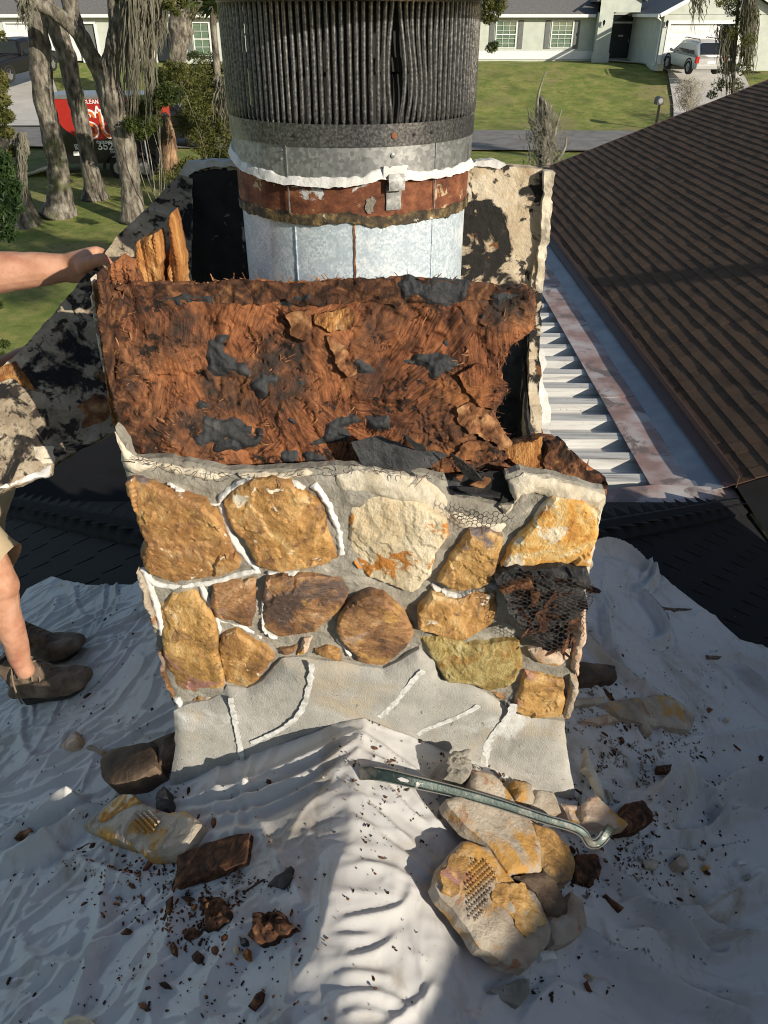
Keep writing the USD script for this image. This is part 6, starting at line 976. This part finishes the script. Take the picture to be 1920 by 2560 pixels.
for _ in range(420):
    x = rgl.normal(1722, 16); y0 = rgl.uniform(205, 280); P = at(np.array([x, x + rgl.normal(0, 6), x + rgl.normal(0, 12)]), np.array([y0, y0 - 8, y0 - rgl.uniform(6, 22)]), np.full(3, D + rgl.normal() * .2)); tw.append(tube(P, [.008, .006, .002], 3, False))
T.part('twigs', join(tw), M['twig'], kind='stuff')
D = 40
T = Thing('leafy_branch', 'leafy green tree branch right of the louver top', 'tree', at(1225, 200, D)); bl = np.array([(1222, 5, 26), (1240, 22, 22), (1225, 45, 20), (1255, 8, 18), (1210, 30, 22), (1215, -30, 34)], float); T.part('crown', leaves(at(bl[:, 0], bl[:, 1], np.full(len(bl), D)), bl[:, 2] / FPX * 34, 3800, .15, 31), M['leafy'], kind='stuff'); T.part('limb', limb([(1170, 40), (1205, 30), (1240, 15), (1262, 5)], D, [8, 6, 4, 3], 5, n=10, seg=6)[0], M['bark'], True)
bush('bush', 'small round dark bush at the corner of the right house', [(1228, 120, 16), (1236, 112, 12)], 60, 1500, .12, 'leaf', 33, twigs=False, dj=.2)
# trees off to the right that throw the long shadows over lawn, road and roof
for k, (x, y_, h_, R_) in enumerate(((32, 33, 8.5, 3.2), (42, 38, 10, 4), (12.5, 1.1, 13, 2.3), (-1.0, 14.5, 8.2, 2.6))):
    z0 = float(gz(x, y_)); T = Thing('oak_tree', ('oak far to the right of the road', 'larger oak right of the far driveway', 'tall oak right of the brown roof', 'oak hidden behind the flue pipe')[k], 'tree', (x, y_, z0))
    if True: T.part('trunk', tube(spline([(x, y_, z0), (x + .3, y_, z0 + h_ * .4), (x, y_ + .2, z0 + h_ * .8)], 12), np.linspace(.35, .12, 12), 10, True, .2, 2, k), M['bark'], True)
    c_ = crown((x, y_, z0 + h_ * .8), 16, R_, 50 + k); T.part('crown', leaves(c_[0], c_[1], 5000, .24, 50 + k), M['leaf'], kind='stuff')
# ------------------------------------------------------------ houses across the road
M['glass'] = usdkit.material(stage, '/World/Looks/window_glass', {'t': ('transparent_bsdf', {'color': (.8, .85, .82)}), 'g': ('glossy_bsdf', {'roughness': .03}), 'm': ('mix_closure', {'fac': .1})}, [('t.transparent_bsdf' if False else 't.BSDF', 'm.closure1'), ('g.BSDF', 'm.closure2')], surface='m.closure')
M['carglass'] = flat('car_glass', (.012, .014, .016), .08, spec=.8)
M['silver'] = flat('silver_car_paint', (.5, .51, .52), .28, .55, .5, .04)
M['blackpaint'] = flat('black_car_paint', (.012, .012, .014), .18, .1, .6, .1)
M['tyre'] = flat('tyre_rubber', (.018, .018, .018), .85); M['rim'] = flat('alloy_rim', (.4, .4, .41), .35, .8)
M['redlamp'] = flat('red_lamp', (.4, .015, .012), .25); M['chrome'] = flat('chrome', (.6, .6, .6), .15, 1.0)
def window(T, F, u, v, w, h, bars=(2, 2), parent=None, split=True):
    fr = T.part('window', join([fbox(F, u - .06, u + w + .06, v + h, v + h + .07, -.02, .05), fbox(F, u - .06, u + w + .06, v - .07, v, -.02, .06), fbox(F, u - .06, u, v, v + h, -.02, .05), fbox(F, u + w, u + w + .06, v, v + h, -.02, .05)] + ([fbox(F, u, u + w, v + h * .5 - .03, v + h * .5 + .03, -.015, .035)] if split else [])), M['trim'], parent=parent)
    T.part('pane', fbox(F, u + .002, u + w - .002, v + .002, v + h - .002, .004, .010), M['glass'], parent=fr)
    T.part('blind', fbox(F, u + .003, u + w - .003, v + .01, v + h - .003, -.03, -.015), M['blind'], parent=fr)
    T.part('dark_room', fbox(F, u + .003, u + w - .003, v + .003, v + h - .003, -.09, -.08), M['black'], parent=fr)
    nb, nr = bars
    T.part('glazing_bar', join([fbox(F, u + w * (i + 1) / (nb + 1) - .011, u + w * (i + 1) / (nb + 1) + .011, v + .004, v + h - .004, .012, .022) for i in range(nb)] + [fbox(F, u + .004, u + w - .004, v + h * a - .010, v + h * a + .010, .0125, .0215) for a in np.linspace(0, 1, nr * 2 + 3)[1:-1] if abs(a - .5) > .02]), M['trim'], parent=fr)
def shutter(T, F, u, v, w, h): T.part('shutter', join([fbox(F, u, u + w, v, v + h, 0, .025)] + [fbox(F, u + .05, u + w - .05, v + h * a + .04, v + h * (a + .5) - .06, .025, .035) for a in (0, .5)]), M['shutter'])
def garage_door(T, F, u, v, w, h, cols=4):
    d = T.part('garage_door', fbox(F, u, u + w, v, v + h, -.16, -.12), M['garage'])
    for r in range(4):
        for c in range(cols):
            a, b = u + w * c / cols + .10, u + w * (c + 1) / cols - .10; y0, y1 = v + h * r / 4 + .09, v + h * (r + 1) / 4 - .09
            T.part('door_panel', join([fbox(F, a, b, y0, y1, -.121, -.105), fbox(F, a + .07, b - .07, y0 + .07, y1 - .07, -.106, -.092)]), M['garage'], parent=d)
    T.part('door_frame', join([fbox(F, u - .16, u, v, v + h, -.02, .04), fbox(F, u + w, u + w + .16, v, v + h, -.02, .04), fbox(F, u - .16, u + w + .16, v + h, v + h + .17, -.02, .04)]), M['trim'])
def hollow(T, F, u0, u1, v0, v1, holes, m, depth=.2):
    """wall panel with real openings"""
    us = sorted({u0, u1} | {x for h in holes for x in (h[0], h[2])}); vs = sorted({v0, v1} | {y for h in holes for y in (h[1], h[3])}); bs = []
    for i in range(len(us) - 1):
        for j in range(len(vs) - 1):
            cu, cv = (us[i] + us[i + 1]) / 2, (vs[j] + vs[j + 1]) / 2
            if any(h[0] < cu < h[2] and h[1] < cv < h[3] for h in holes): continue
            bs.append(fbox(F, us[i], us[i + 1], vs[j], vs[j + 1], -depth, 0))
    T.part('wall', join(bs), M[m])
def gable(T, x0, x1, y0, y1, ze, s, along='x', over=.4, m='houseroof'):
    """hip-free gable roof slab plus fascia"""
    if along == 'x':
        yc = (y0 + y1) / 2; h = (y1 - y0) / 2 + over; zr = ze + h * s; v = [(x0 - over, y0 - over, ze), (x1 + over, y0 - over, ze), (x1 + over, yc, zr), (x0 - over, yc, zr), (x0 - over, y1 + over, ze), (x1 + over, y1 + over, ze)]
        f = [[0, 1, 2], [0, 2, 3], [3, 2, 5], [3, 5, 4]]
    else:
        xc = (x0 + x1) / 2; h = (x1 - x0) / 2 + over; zr = ze + h * s; v = [(x0 - over, y0 - over, ze), (x0 - over, y1 + over, ze), (xc, y1 + over, zr), (xc, y0 - over, zr), (x1 + over, y1 + over, ze), (x1 + over, y0 - over, ze)]
        f = [[0, 2, 1], [0, 3, 2], [3, 4, 2], [3, 5, 4]]
    v = np.array(v); a = np.array(f); vv = np.vstack([v, v - A(0, 0, .12)]); edges = [(0, 1), (4, 5)] if along == 'x' else [(0, 1), (4, 5), (0, 3), (3, 5), (1, 2), (2, 4)]
    edges = edges + ([(1, 2), (2, 5), (0, 3), (3, 4)] if along == 'x' else [])
    ff = np.vstack([a, a[:, ::-1] + 6] + [[[p, q, q + 6], [p, q + 6, p + 6]] for p, q in edges])
    return T.part('roof', (vv, ff), M[m], label=None)
R = Thing('house', 'sage green house with dark front door and white garage behind the silver car', 'house', (14, 66, -.95))
z0, FYh = -.95, 62.0
sc = lambda px, Y: float(at(px, 100, Y)[0])
xa, xb = 5.2, sc(1487, FYh); FRN = (A(0, FYh, z0), A(1, 0, 0), A(0, 0, 1), A(0, -1, 0))
w1, w2 = sc(1240, FYh), sc(1378, FYh); wd1 = sc(1288, FYh) - w1; wd2 = sc(1428, FYh) - w2
hollow(R, FRN, xa, xb, -.5, 2.62, [(w1, .72, w1 + wd1, 2.22), (w2, .72, w2 + wd2, 2.22)], 'housewall2', .25)
for u, w in ((w1, wd1), (w2, wd2)):
    window(R, FRN, u, .72, w, 1.5); shutter(R, FRN, u - .50, .62, .36, 1.68); shutter(R, FRN, u + w + .14, .62, .36, 1.68)
R.part('wall_band', fbox(FRN, xa, xb, .02, .5, .002, .05), M['trim'])
gxl, gxr, GY = sc(1652, 56.5), sc(1652, 56.5) + 7.2, 56.5; FG = (A(0, GY, z0), A(1, 0, 0), A(0, 0, 1), A(0, -1, 0))
cxl, cxr = sc(1487, 61.4), sc(1521, 61.4)
R.part('porch_column', join([box((cxl, 60.9, z0 - .3), (cxr, 61.5, z0 + 3.3)), box((cxl - .06, 60.84, z0 - .3), (cxr + .06, 61.56, z0 + .42))]), M['housewall2'])
R.part('porch_wall', box((xb, 63.6, z0 - .3), (gxl + .2, 63.85, z0 + 3.2)), M['housewall'])
R.part('porch_lintel', box((cxl, 60.95, z0 + 2.75), (sc(1590, 61), 61.5, z0 + 3.5)), M['housewall2'])
dx = sc(1522, 63.6); FD = (A(0, 63.6, z0), A(1, 0, 0), A(0, 0, 1), A(0, -1, 0)); dw = sc(1580, 63.6) - dx
dr = R.part('door', join([fbox(FD, dx + .1, dx + dw - .12, .02, 2.1, .01, .06)] + [fbox(FD, dx + .25 + c * dw * .38, dx + dw * .38 + c * dw * .4, .25 + r * .9, .95 + r * .9, .06, .07) for c in (0, 1) for r in (0, 1)]), M['door']); R.part('handle', fbox(FD, dx + dw - .3, dx + dw - .25, 1.0, 1.15, .06, .1), M['chrome'], parent=dr); R.part('door_plate', fbox(FD, dx + dw * .36, dx + dw * .58, 1.32, 1.42, .0705, .08), M['silver'], parent=dr)
R.part('door_frame', join([fbox(FD, dx - .02, dx + .1, 0, 2.3, .0, .08), fbox(FD, dx + dw - .12, dx + dw, 0, 2.3, .0, .08), fbox(FD, dx + .1, dx + dw - .12, 2.1, 2.2, 0, .08)]), M['trim']); R.part('transom', fbox(FD, dx + .1, dx + dw - .12, 2.22, 2.6, .0, .03), M['carglass'])
R.part('side_wall', box((gxl - .0, GY + .003, z0 - .4), (gxl + .22, 64, z0 + 2.6)), M['housewall2'])
g0, g1 = sc(1672, GY) - gxl, 0
hollow(R, FG, gxl + .222, gxr, -.4, 2.62, [(sc(1670, GY), -.4, sc(1670, GY) + 4.88, 2.13)], 'housewall2', .22)
garage_door(R, FG, sc(1670, GY), 0, 4.88, 2.13)
gm = (gxl + gxr) / 2; R.part('gable_wall', slab([(gxl, 2.6), (gxr, 2.6), (gm, 2.6 + (gxr - gxl) / 2 * .5)], FG, 0, -.2, res=.6), M['housewall2'])
R.part('wall_band', fbox(FG, gxl + .0, sc(1668, GY) - .18, -.02, .5, .002, .05), M['trim'])
gable(R, xa, xb + .5, FYh, 72, z0 + 2.62, .5); gable(R, gxl, gxr, GY, 70, z0 + 2.64, .5, 'y'); gable(R, cxl, sc(1590, 61), 61, 70, z0 + 3.45, .5, 'y', .3)
R.part('gutter', join([box((xa - .4, FYh - .52, z0 + 2.46), (cxl - .1, FYh - .4, z0 + 2.64)), box((gxl - .52, GY - .4, z0 + 2.48), (gxl - .4, 62, z0 + 2.66))]), M['trim'])
hh = math.hypot(1, .5); R.part('fascia', join([fbox((A(gxl - .4, GY - .41, z0 + 2.6), A(1, 0, .5) / hh, A(-.5, 0, 1) / hh, A(0, -1, 0)), 0, (gm - gxl + .4) * hh, -.14, .08, 0, .04), fbox((A(gxr + .4, GY - .41, z0 + 2.6), A(-1, 0, .5) / hh, A(.5, 0, 1) / hh, A(0, -1, 0)), 0, (gxr - gm + .4) * hh, -.14, .08, .002, .042)]), M['trim'])
R.part('downpipe', tube([(gxl - .46, GY + .1, z0 + 2.5), (gxl - .05, GY + .2, z0 + 2.25), (gxl - .05, GY + .2, z0 + .1), (gxl - .3, GY - .1, z0 - .05)], .05, 8), M['trim'], 40)
for x, y_, zz in ((sc(1503, 60.85), 60.85, 2.15), (sc(1655, GY) + .1, GY, 2.15)):
    R.part('wall_lamp', join([tube([(x, y_ - .02, z0 + zz - .2), (x, y_ - .16, z0 + zz - .14), (x, y_ - .16, z0 + zz + .02)], .025, 6), tube([(x, y_ - .16, z0 + zz + .18), (x, y_ - .16, z0 + zz + .1), (x, y_ - .16, z0 + zz - .08), (x, y_ - .16, z0 + zz - .14)], [.02, .09, .07, .02], 8)]), M['blackpaint'], 30)
Lh = Thing('house', 'pale green house with white garage door behind the left trees', 'house', (-20, 62, -.95))
LY = 60.0; FL2 = (A(0, LY, z0), A(1, 0, 0), A(0, 0, 1), A(0, -1, 0)); lx0, lx1 = sc(-260, LY), sc(640, LY)
gd, gw = sc(22, LY), 4.88; en0, en1 = sc(386, LY), sc(424, LY); wn, ww = sc(486, LY), sc(524, LY) - sc(486, LY); d2, dw2 = sc(205, LY), .95
hollow(Lh, FL2, lx0, lx1, -.5, 2.62, [(gd, -.5, gd + gw, 2.13), (en0, -.5, en1, 2.4), (wn, .35, wn + ww, 2.15), (d2, -.5, d2 + dw2, 2.1)], 'housewall2', .25)
garage_door(Lh, FL2, gd, 0, gw, 2.13); window(Lh, FL2, wn, .35, ww, 1.8, (1, 1)); shutter(Lh, FL2, wn - .5, .3, .36, 1.9); shutter(Lh, FL2, wn + ww + .14, .3, .36, 1.9)
Lh.part('door', fbox(FL2, en0 + .1, en1 - .1, 0, 2.3, -.24, -.2), M['door']); Lh.part('door_frame', join([fbox(FL2, en0 - .14, en0, -.1, 2.5, -.02, .05), fbox(FL2, en1, en1 + .14, -.1, 2.5, -.02, .05), fbox(FL2, en0 - .14, en1 + .14, 2.4, 2.54, -.02, .06)]), M['trim'])
Lh.part('door', join([fbox(FL2, d2 + .02, d2 + dw2 - .02, 0, 2.08, -.12, -.08)]), M['shutter']); Lh.part('door_frame', join([fbox(FL2, d2 - .14, d2, -.1, 2.2, -.02, .05), fbox(FL2, d2 + dw2, d2 + dw2 + .14, -.1, 2.2, -.02, .05), fbox(FL2, d2 - .14, d2 + dw2 + .14, 2.1, 2.24, -.02, .06)]), M['trim'])
gable(Lh, lx0, lx1, LY, 70, z0 + 2.62, .5); Lh.part('gutter', box((lx0 - .4, LY - .52, z0 + 2.46), (lx1 + .4, LY - .4, z0 + 2.64)), M['trim'])
for k, (p, sc_) in enumerate((((-42, 92, 0), 5), ((-8, 96, 0), 5.5), ((4, 90, 0), 5), ((34, 92, 0), 5.5), ((52, 84, 0), 5))):
    T = Thing('background_tree', ('dark tree behind the far left house', 'dark tree behind the gap between the two houses', 'dark tree behind the middle of the right house', 'dark tree behind the right garage', 'dark tree farthest right behind the houses')[k], 'tree', (p[0], p[1], -.95)); c_ = crown((p[0], p[1], 5), 14, sc_, 70 + k); T.part('crown', leaves(c_[0], c_[1], 2500, .5, 70 + k), M['leaf'], kind='stuff'); T.part('trunk', tube([(p[0], p[1], -1), (p[0], p[1], 4.5)], [.4, .25], 8, True), M['bark'], True)
# ------------------------------------------------------------ vehicles
def place(pos, yaw, slope=0):
    c, s = math.cos(yaw), math.sin(yaw); f = A(c, s, slope); f /= np.linalg.norm(f); l = A(-s, c, 0); return A(*pos), f, l, np.cross(f, l)
def tf(m, Q):
    v, f = norm_mesh(m); return Q[0] + v[:, :1] * Q[1] + v[:, 1:2] * Q[2] + v[:, 2:] * Q[3], f
def loft(secs):
    """closed loft through rings of equal length"""
    n = len(secs[0]); v = np.vstack(secs); f = [[i * n + j, i * n + (j + 1) % n, (i + 1) * n + (j + 1) % n, (i + 1) * n + j] for i in range(len(secs) - 1) for j in range(n)]
    f = np.array(f); f = np.vstack([f[:, [0, 1, 2]], f[:, [0, 2, 3]]]); c = len(v); v = np.vstack([v, secs[0].mean(0), secs[-1].mean(0)]); L = (len(secs) - 1) * n
    return v, np.vstack([f, [[c, (j + 1) % n, j] for j in range(n)], [[c + 1, L + j, L + (j + 1) % n] for j in range(n)]])
def rr(x, hw, z0, z1, top=1.0, r=.12):
    hw2 = hw * top; return np.array([(x, -hw + .04, z0), (x, -hw, z0 + r), (x, -hw, z1 - r * 1.5), (x, -hw2 + .02, z1 - r * .4), (x, -hw2 + r, z1), (x, 0, z1 + .03), (x, hw2 - r, z1), (x, hw2 - .02, z1 - r * .4), (x, hw, z1 - r * 1.5), (x, hw, z0 + r), (x, hw - .04, z0), (x, 0, z0)])
def wheel(T, Q, x, y, r, w=.22):
    a = np.linspace(0, 2 * np.pi, 25)[:-1]; s = 1 if y > 0 else -1
    rings = [np.c_[x + rr_ * np.cos(a), np.full(24, y + o * s), r + rr_ * np.sin(a)] for rr_, o in ((r * .62, -w / 2), (r * .95, -w / 2), (r, -w / 2 + .03), (r, w / 2 - .03), (r * .95, w / 2), (r * .66, w / 2), (r * .64, w / 2 - .04))]
    t = T.part('wheel', tf(loft(rings), Q), M['tyre'], 40)
    T.part('rim', tf(join([tube([(x, y + (w / 2 - .05) * s, r), (x, y + (w / 2 - .03) * s, r)], [r * .63, r * .6], 24)] + [fbox((A(x, y + (w / 2 - .03) * s, r), A(math.cos(q), 0, math.sin(q)), A(-math.sin(q), 0, math.cos(q)), A(0, s, 0)), .02, r * .6, -.03, .03, 0, .03) for q in np.arange(5) * 2 * np.pi / 5]), Q), M['rim'], parent=t)
def vehicle(name, label, pos, yaw, slope, paint, pickup=False):
    Q = place(pos, yaw, slope); T = Thing(name, label, 'car' if not pickup else 'truck', pos)
    L, W_, H = (4.7, .93, 1.72) if not pickup else (5.7, .98, 1.9); zb = .33
    bh = .98 if not pickup else 1.12
    low = [rr(-L / 2, W_ * .9, zb + .12, bh - .1), rr(-L / 2 + .12, W_, zb, bh), rr(-L / 2 + .8, W_, zb, bh + .02), rr(0, W_, zb, bh + .02), rr(L / 2 - 1.35, W_, zb, bh), rr(L / 2 - .5, W_ * .98, zb, bh - .10), rr(L / 2 - .1, W_ * .9, zb + .05, bh - .18), rr(L / 2, W_ * .8, zb + .12, bh - .28)]
    T.part('body', tf(loft(low), Q), M[paint], 35)
    c0, c1, c2, c3 = (-L / 2 + .04, -L / 2 + .5, L / 2 - 2.2, L / 2 - 1.35) if not pickup else (-.55, -.35, .95, 1.65)
    cab = [rr(c0, W_ * .95, bh - .02, bh + .06), rr(c1, W_ * .92, bh - .02, H, .82), rr((c1 + c2) / 2, W_ * .92, bh - .02, H + .03, .80), rr(c2, W_ * .92, bh - .02, H - .02, .82), rr(c3, W_ * .95, bh - .02, bh + .05)]
    cb = T.part('cabin', tf(loft(cab), Q), M[paint], 35)
    for s in (-1, 1):   # side windows, tilted with the cabin
        y0_, y1_ = W_ * .955, W_ * .80
        xs_ = np.linspace(c1 + .12, c2 + .05, 4) if not pickup else np.linspace(c1 + .08, c2 + .1, 3)
        for i in range(len(xs_) - 1):
            a, b = xs_[i] + .04, xs_[i + 1] - .04; za, zc = bh + .08, H - .13
            q = np.array([(a - .02, y0_ * s, za), (b + (.25 if i == len(xs_) - 2 else 0), y0_ * s, za), (b - .02, y1_ * s, zc), (a + .03, y1_ * s, zc)]); n = A(0, s, .3) * .02
            T.part('window', tf((np.vstack([q + n, q - n]), [[0, 1, 2], [0, 2, 3], [0, 3, 7], [0, 7, 4], [1, 0, 4], [1, 4, 5], [2, 1, 5], [2, 5, 6], [3, 2, 6], [3, 6, 7]]), Q), M['carglass'], parent=cb)
        T.part('mirror', tf(m3.Manifold.batch_hull([sph((c3 - .25, s * (W_ + .1), bh + .1), .06), sph((c3 - .2, s * (W_ + .2), bh + .14), .08)]), Q), M[paint], True)
        T.part('taillight', tf(box((-L / 2 - .012, s * (W_ * .93) - .09, bh - .32), (-L / 2 + .16, s * (W_ * .93) + .09, bh + .02)), Q), M['redlamp'])
        T.part('headlight', tf(box((L / 2 - .2, s * W_ * .72 - .15, bh - .42), (L / 2 - .0, s * W_ * .72 + .15, bh - .26)), Q), M['chrome'])
        if not pickup: T.part('roof_rail', tf(tube([(c1 + .1, s * .66, H + .02), (c1 + .2, s * .66, H + .09), (c2 - .1, s * .66, H + .09), (c2, s * .66, H + .02)], .025, 6), Q), M['blackpaint'], True)
        for x in (-L / 2 + .92, L / 2 - .95): wheel(T, Q, x, s * (W_ - .09), .37)
        for x in (-L / 2 + .92, L / 2 - .95): T.part('wheel_arch', tf(tube([(x + .44 * math.cos(t), s * (W_ - .01), .39 + .44 * math.sin(t)) for t in np.linspace(-.1, 3.24, 14)], .045, 6), Q), M['tyre'], True)
    rwz = [(c0 - .0, bh + .08), (c1 - .06, H - .12)]
    q = np.array([(c0 + .02, -W_ * .78, bh + .1), (c0 + .02, W_ * .78, bh + .1), (c1 - .08, W_ * .68, H - .1), (c1 - .08, -W_ * .68, H - .1)]); n = A(-.05, 0, .03); T.part('rear_window', tf((np.vstack([q + n, q - n]), [[0, 2, 1], [0, 3, 2], [0, 7, 3], [0, 4, 7], [1, 4, 0], [1, 5, 4], [2, 5, 1], [2, 6, 5], [3, 6, 2], [3, 7, 6]]), Q), M['carglass'], parent=cb)
    q = np.array([(c3 - .06, -W_ * .8, bh + .08), (c3 - .06, W_ * .8, bh + .08), (c2 + .1, W_ * .7, H - .1), (c2 + .1, -W_ * .7, H - .1)]); n = A(.05, 0, .03); T.part('windscreen', tf((np.vstack([q + n, q - n]), [[0, 1, 2], [0, 2, 3], [0, 3, 7], [0, 7, 4], [1, 0, 4], [1, 4, 5], [2, 1, 5], [2, 5, 6], [3, 2, 6], [3, 6, 7]]), Q), M['carglass'], parent=cb)
    T.part('bumper', tf(box((-L / 2 - .06, -W_ * .95, zb + .05), (-L / 2 + .1, W_ * .95, zb + .24)), Q), M[paint if not pickup else 'chrome'])
    if pickup: T.part('cargo_bed', tf(join([box((-L / 2 + .1, -W_ * .8, bh - .0), (c0 - .1, W_ * .8, bh + .045))]), Q), M['black'])
    else: T.part('number_plate', tf(box((-L / 2 - .02, -.25, bh - .34), (-L / 2 + .05, .25, bh - .2)), Q), M['trim'])
    return T
gp = G(1742, 188); vehicle('silver_car', 'silver sport utility car parked before the right garage', tuple(gp + A(.1, 1.6, .11)), math.radians(98), .05, 'silver')
gp = G(20, 200); vehicle('pickup_truck', 'black pickup truck parked on the left driveway', tuple(gp + A(.2, 1.4, .11)), math.radians(72), .10, 'blackpaint', True)
gp = A(-10.2, 37.8, -3.2); vehicle('pickup_truck', 'dark pickup truck on the road behind the red trailer', tuple(gp), math.radians(4), 0, 'blackpaint', True)
gp = G(1935, 150); vehicle('silver_car', 'white car at the right edge of the view beyond the slender tree', tuple(gp + A(1.6, 3, .1)), math.radians(95), .08, 'trim')
# red and black enclosed trailer
M['red'] = flat('red_trailer_wrap', (.36, .022, .016), .35, var=.06); M['orangep'] = flat('orange_wrap', (.62, .14, .03), .4, var=.05); M['whitep'] = flat('white_lettering', (.75, .75, .73), .5, var=.03)
gt = G(260, 447); TX0, TX1, TY = float(at(146, 440, gt[1])[0]), float(at(146, 440, gt[1])[0]) + 3.9, gt[1]; TZ = float(gt[2]) + .1
TR = Thing('cargo_trailer', 'red and black enclosed work trailer with lettering behind the oak trunks', 'trailer', ((TX0 + TX1) / 2, TY + 1, TZ))
FT = (A(TX0, TY, TZ), A(1, 0, 0), A(0, 0, 1), A(0, -1, 0)); TL, TB, TM, TT = TX1 - TX0, .42, 1.22, 2.62
TR.part('lower_body', fbox(FT, 0, TL, TB, TM, -2.1, 0), M['blackpaint']); TR.part('upper_body', fbox(FT, 0, TL, TM, TT - .12, -2.1, 0), M['red'])
TR.part('roof', join([fbox(FT, -.02, TL + .02, TT - .12, TT - .04, -2.12, .02), fbox(FT, .04, TL - .04, TT - .04, TT, -2.06, -.04)]), M['rim'])
TR.part('dark_swoosh', slab([(.0, TM), (.0, TM + .95), (.22, TM + .82), (.55, TM + .35), (1.0, TM + .02), (1.05, TM)], FT, .004, 0, res=.08), M['blackpaint'])
TR.part('dark_swoosh', slab([(2.0, TM), (2.35, TM + .25), (2.9, TM + .55), (3.6, TM + .7), (4.2, TM + .75), (4.2, TM)], FT, .004, 0, res=.08), M['blackpaint'])
def txt(s, h, u, v, m, nm='lettering', d=.006, n=.004, bold=True, sx=1.0):
    t = meshkit.text_mesh(s, h, d, bold); q = np.array(t.vertices); q[:, 0] *= sx; TR.part(nm, (FT[0] + (u + q[:, :1]) * FT[1] + (v + q[:, 1:2]) * FT[2] + (n + q[:, 2:]) * FT[3], np.array(t.faces)), M[m])
pu = lambda px: float(at(px, 350, TY)[0]) - TX0
pv = lambda py: float(at(240, py, TY)[2]) - TZ
txt('SU', .88, pu(214) - .05, pv(344), 'whitep', n=.006, sx=.8); 
t_ = meshkit.text_mesh('SU', .88, .006, False); q_ = np.array(t_.vertices); q_[:, 0] *= .8
txt('SU', .82, pu(214) - .02, pv(342.5), 'orangep', n=.013, bold=False, sx=.8)
TR.part('roof_emblem', join([slab([(pu(206), pv(303)), (pu(226), pv(272)), (pu(240), pv(290)), (pu(236), pv(294)), (pu(226), pv(281)), (pu(211), pv(304))], FT, .010, .002, res=.04)]), M['whitep']); TR.part('roof_emblem', join([slab([(pu(212), pv(299)), (pu(226), pv(277)), (pu(237), pv(291)), (pu(235), pv(292)), (pu(226), pv(283)), (pu(214), pv(300))], FT, .014, .006, res=.03)]), M['blackpaint'])
TR.part('orange_panel', slab([(pu(203), pv(302)), (pu(205), pv(270)), (pu(214), pv(268)), (pu(218), pv(278)), (pu(206), pv(300))], FT, .008, .002, res=.04), M['orangep'])
txt('A', .3, pu(246), pv(289), 'whitep', n=.008); txt('CLEAN', .12, pu(225), pv(259), 'whitep', n=.006); txt('352.', .22, pu(240), pv(374), 'whitep', n=.006); txt('CHIMNEY AND', .09, pu(240), pv(359), 'whitep', n=.006); txt('SWEEP', .1, pu(270), pv(384), 'whitep', n=.006); txt('Serv', .09, pu(272), pv(393), 'whitep', n=.006)
txt('OV', .09, pu(183), pv(367), 'whitep', n=.006); txt('GO', .09, pu(183), pv(374), 'whitep', n=.006)
TR.part('white_badge', slab([(pu(177), pv(389)), (pu(177), pv(379)), (pu(197), pv(379)), (pu(197), pv(389))], FT, .006, .002, res=.05), M['whitep'])
for x in (pu(287), pu(287) + .92):
    Q = (A(TX0, TY + .16, TZ - .1), A(1, 0, 0), A(0, 1, 0), A(0, 0, 1)); wheel(TR, Q, x, -.08, .36, .24)
    TR.part('fender', tube([A(TX0 + x, TY - .16, TZ - .1) + A(.5 * math.cos(t), 0, .36 + .5 * math.sin(t)) for t in np.linspace(0, math.pi, 16)], .055, 6), M['tyre'], True)
for u in (0, TL): TR.part('corner_trim', fbox(FT, u - .03, u + .03, TB, TT - .12, -.03, .03), M['chrome'])
TR.part('ramp', join([slab([(-1.5, -.9), (0, -.9), (0, .9), (-1.5, .9)], frame((TX0, TY + 1.05, TZ + .34), (1, 0, .26), (-.26, 0, 1)), .0, -.06, res=.3)]), M['chrome'])
TR.part('stand_pole', tube([(TX0 + pu(368), TY - .25, TZ - .1), (TX0 + pu(366), TY - .25, TZ + 1.25)], .03, 8), M['rim'], True)
# mailbox
D = 44.0; mb = at(1642, 300, D); mp = at(1648, 250, D); g0_ = float(gz(mb[0], D))
MB_ = Thing('mailbox', 'dark mailbox on a post beyond the brown roof edge', 'mailbox', (mb[0], D, g0_)); MB_.part('post', box((mb[0] - .05, D - .05, g0_), (mb[0] + .05, D + .05, mp[2] - .2)), M['blackpaint'])
bx_ = [np.array([(mp[0] - .16, D - .28, mp[2] - .2), (mp[0] + .16, D - .28, mp[2] - .2)] + [(mp[0] + .16 * math.cos(t), D - .28, mp[2] + .0 + .16 * math.sin(t)) for t in np.linspace(0, math.pi, 10)]) + A(0, o, 0) for o in (0, .56)]
MB_.part('box', loft(bx_), flat('mailbox_grey', (.05, .055, .06), .45), 30); MB_.part('door', tube([(mp[0], D - .285, mp[2] - .02), (mp[0], D - .30, mp[2] - .02)], [.13, .12], 14), M['rim'])
# utility wheel bin seen over the gable edge
stage.GetRootLayer().Save if False else None
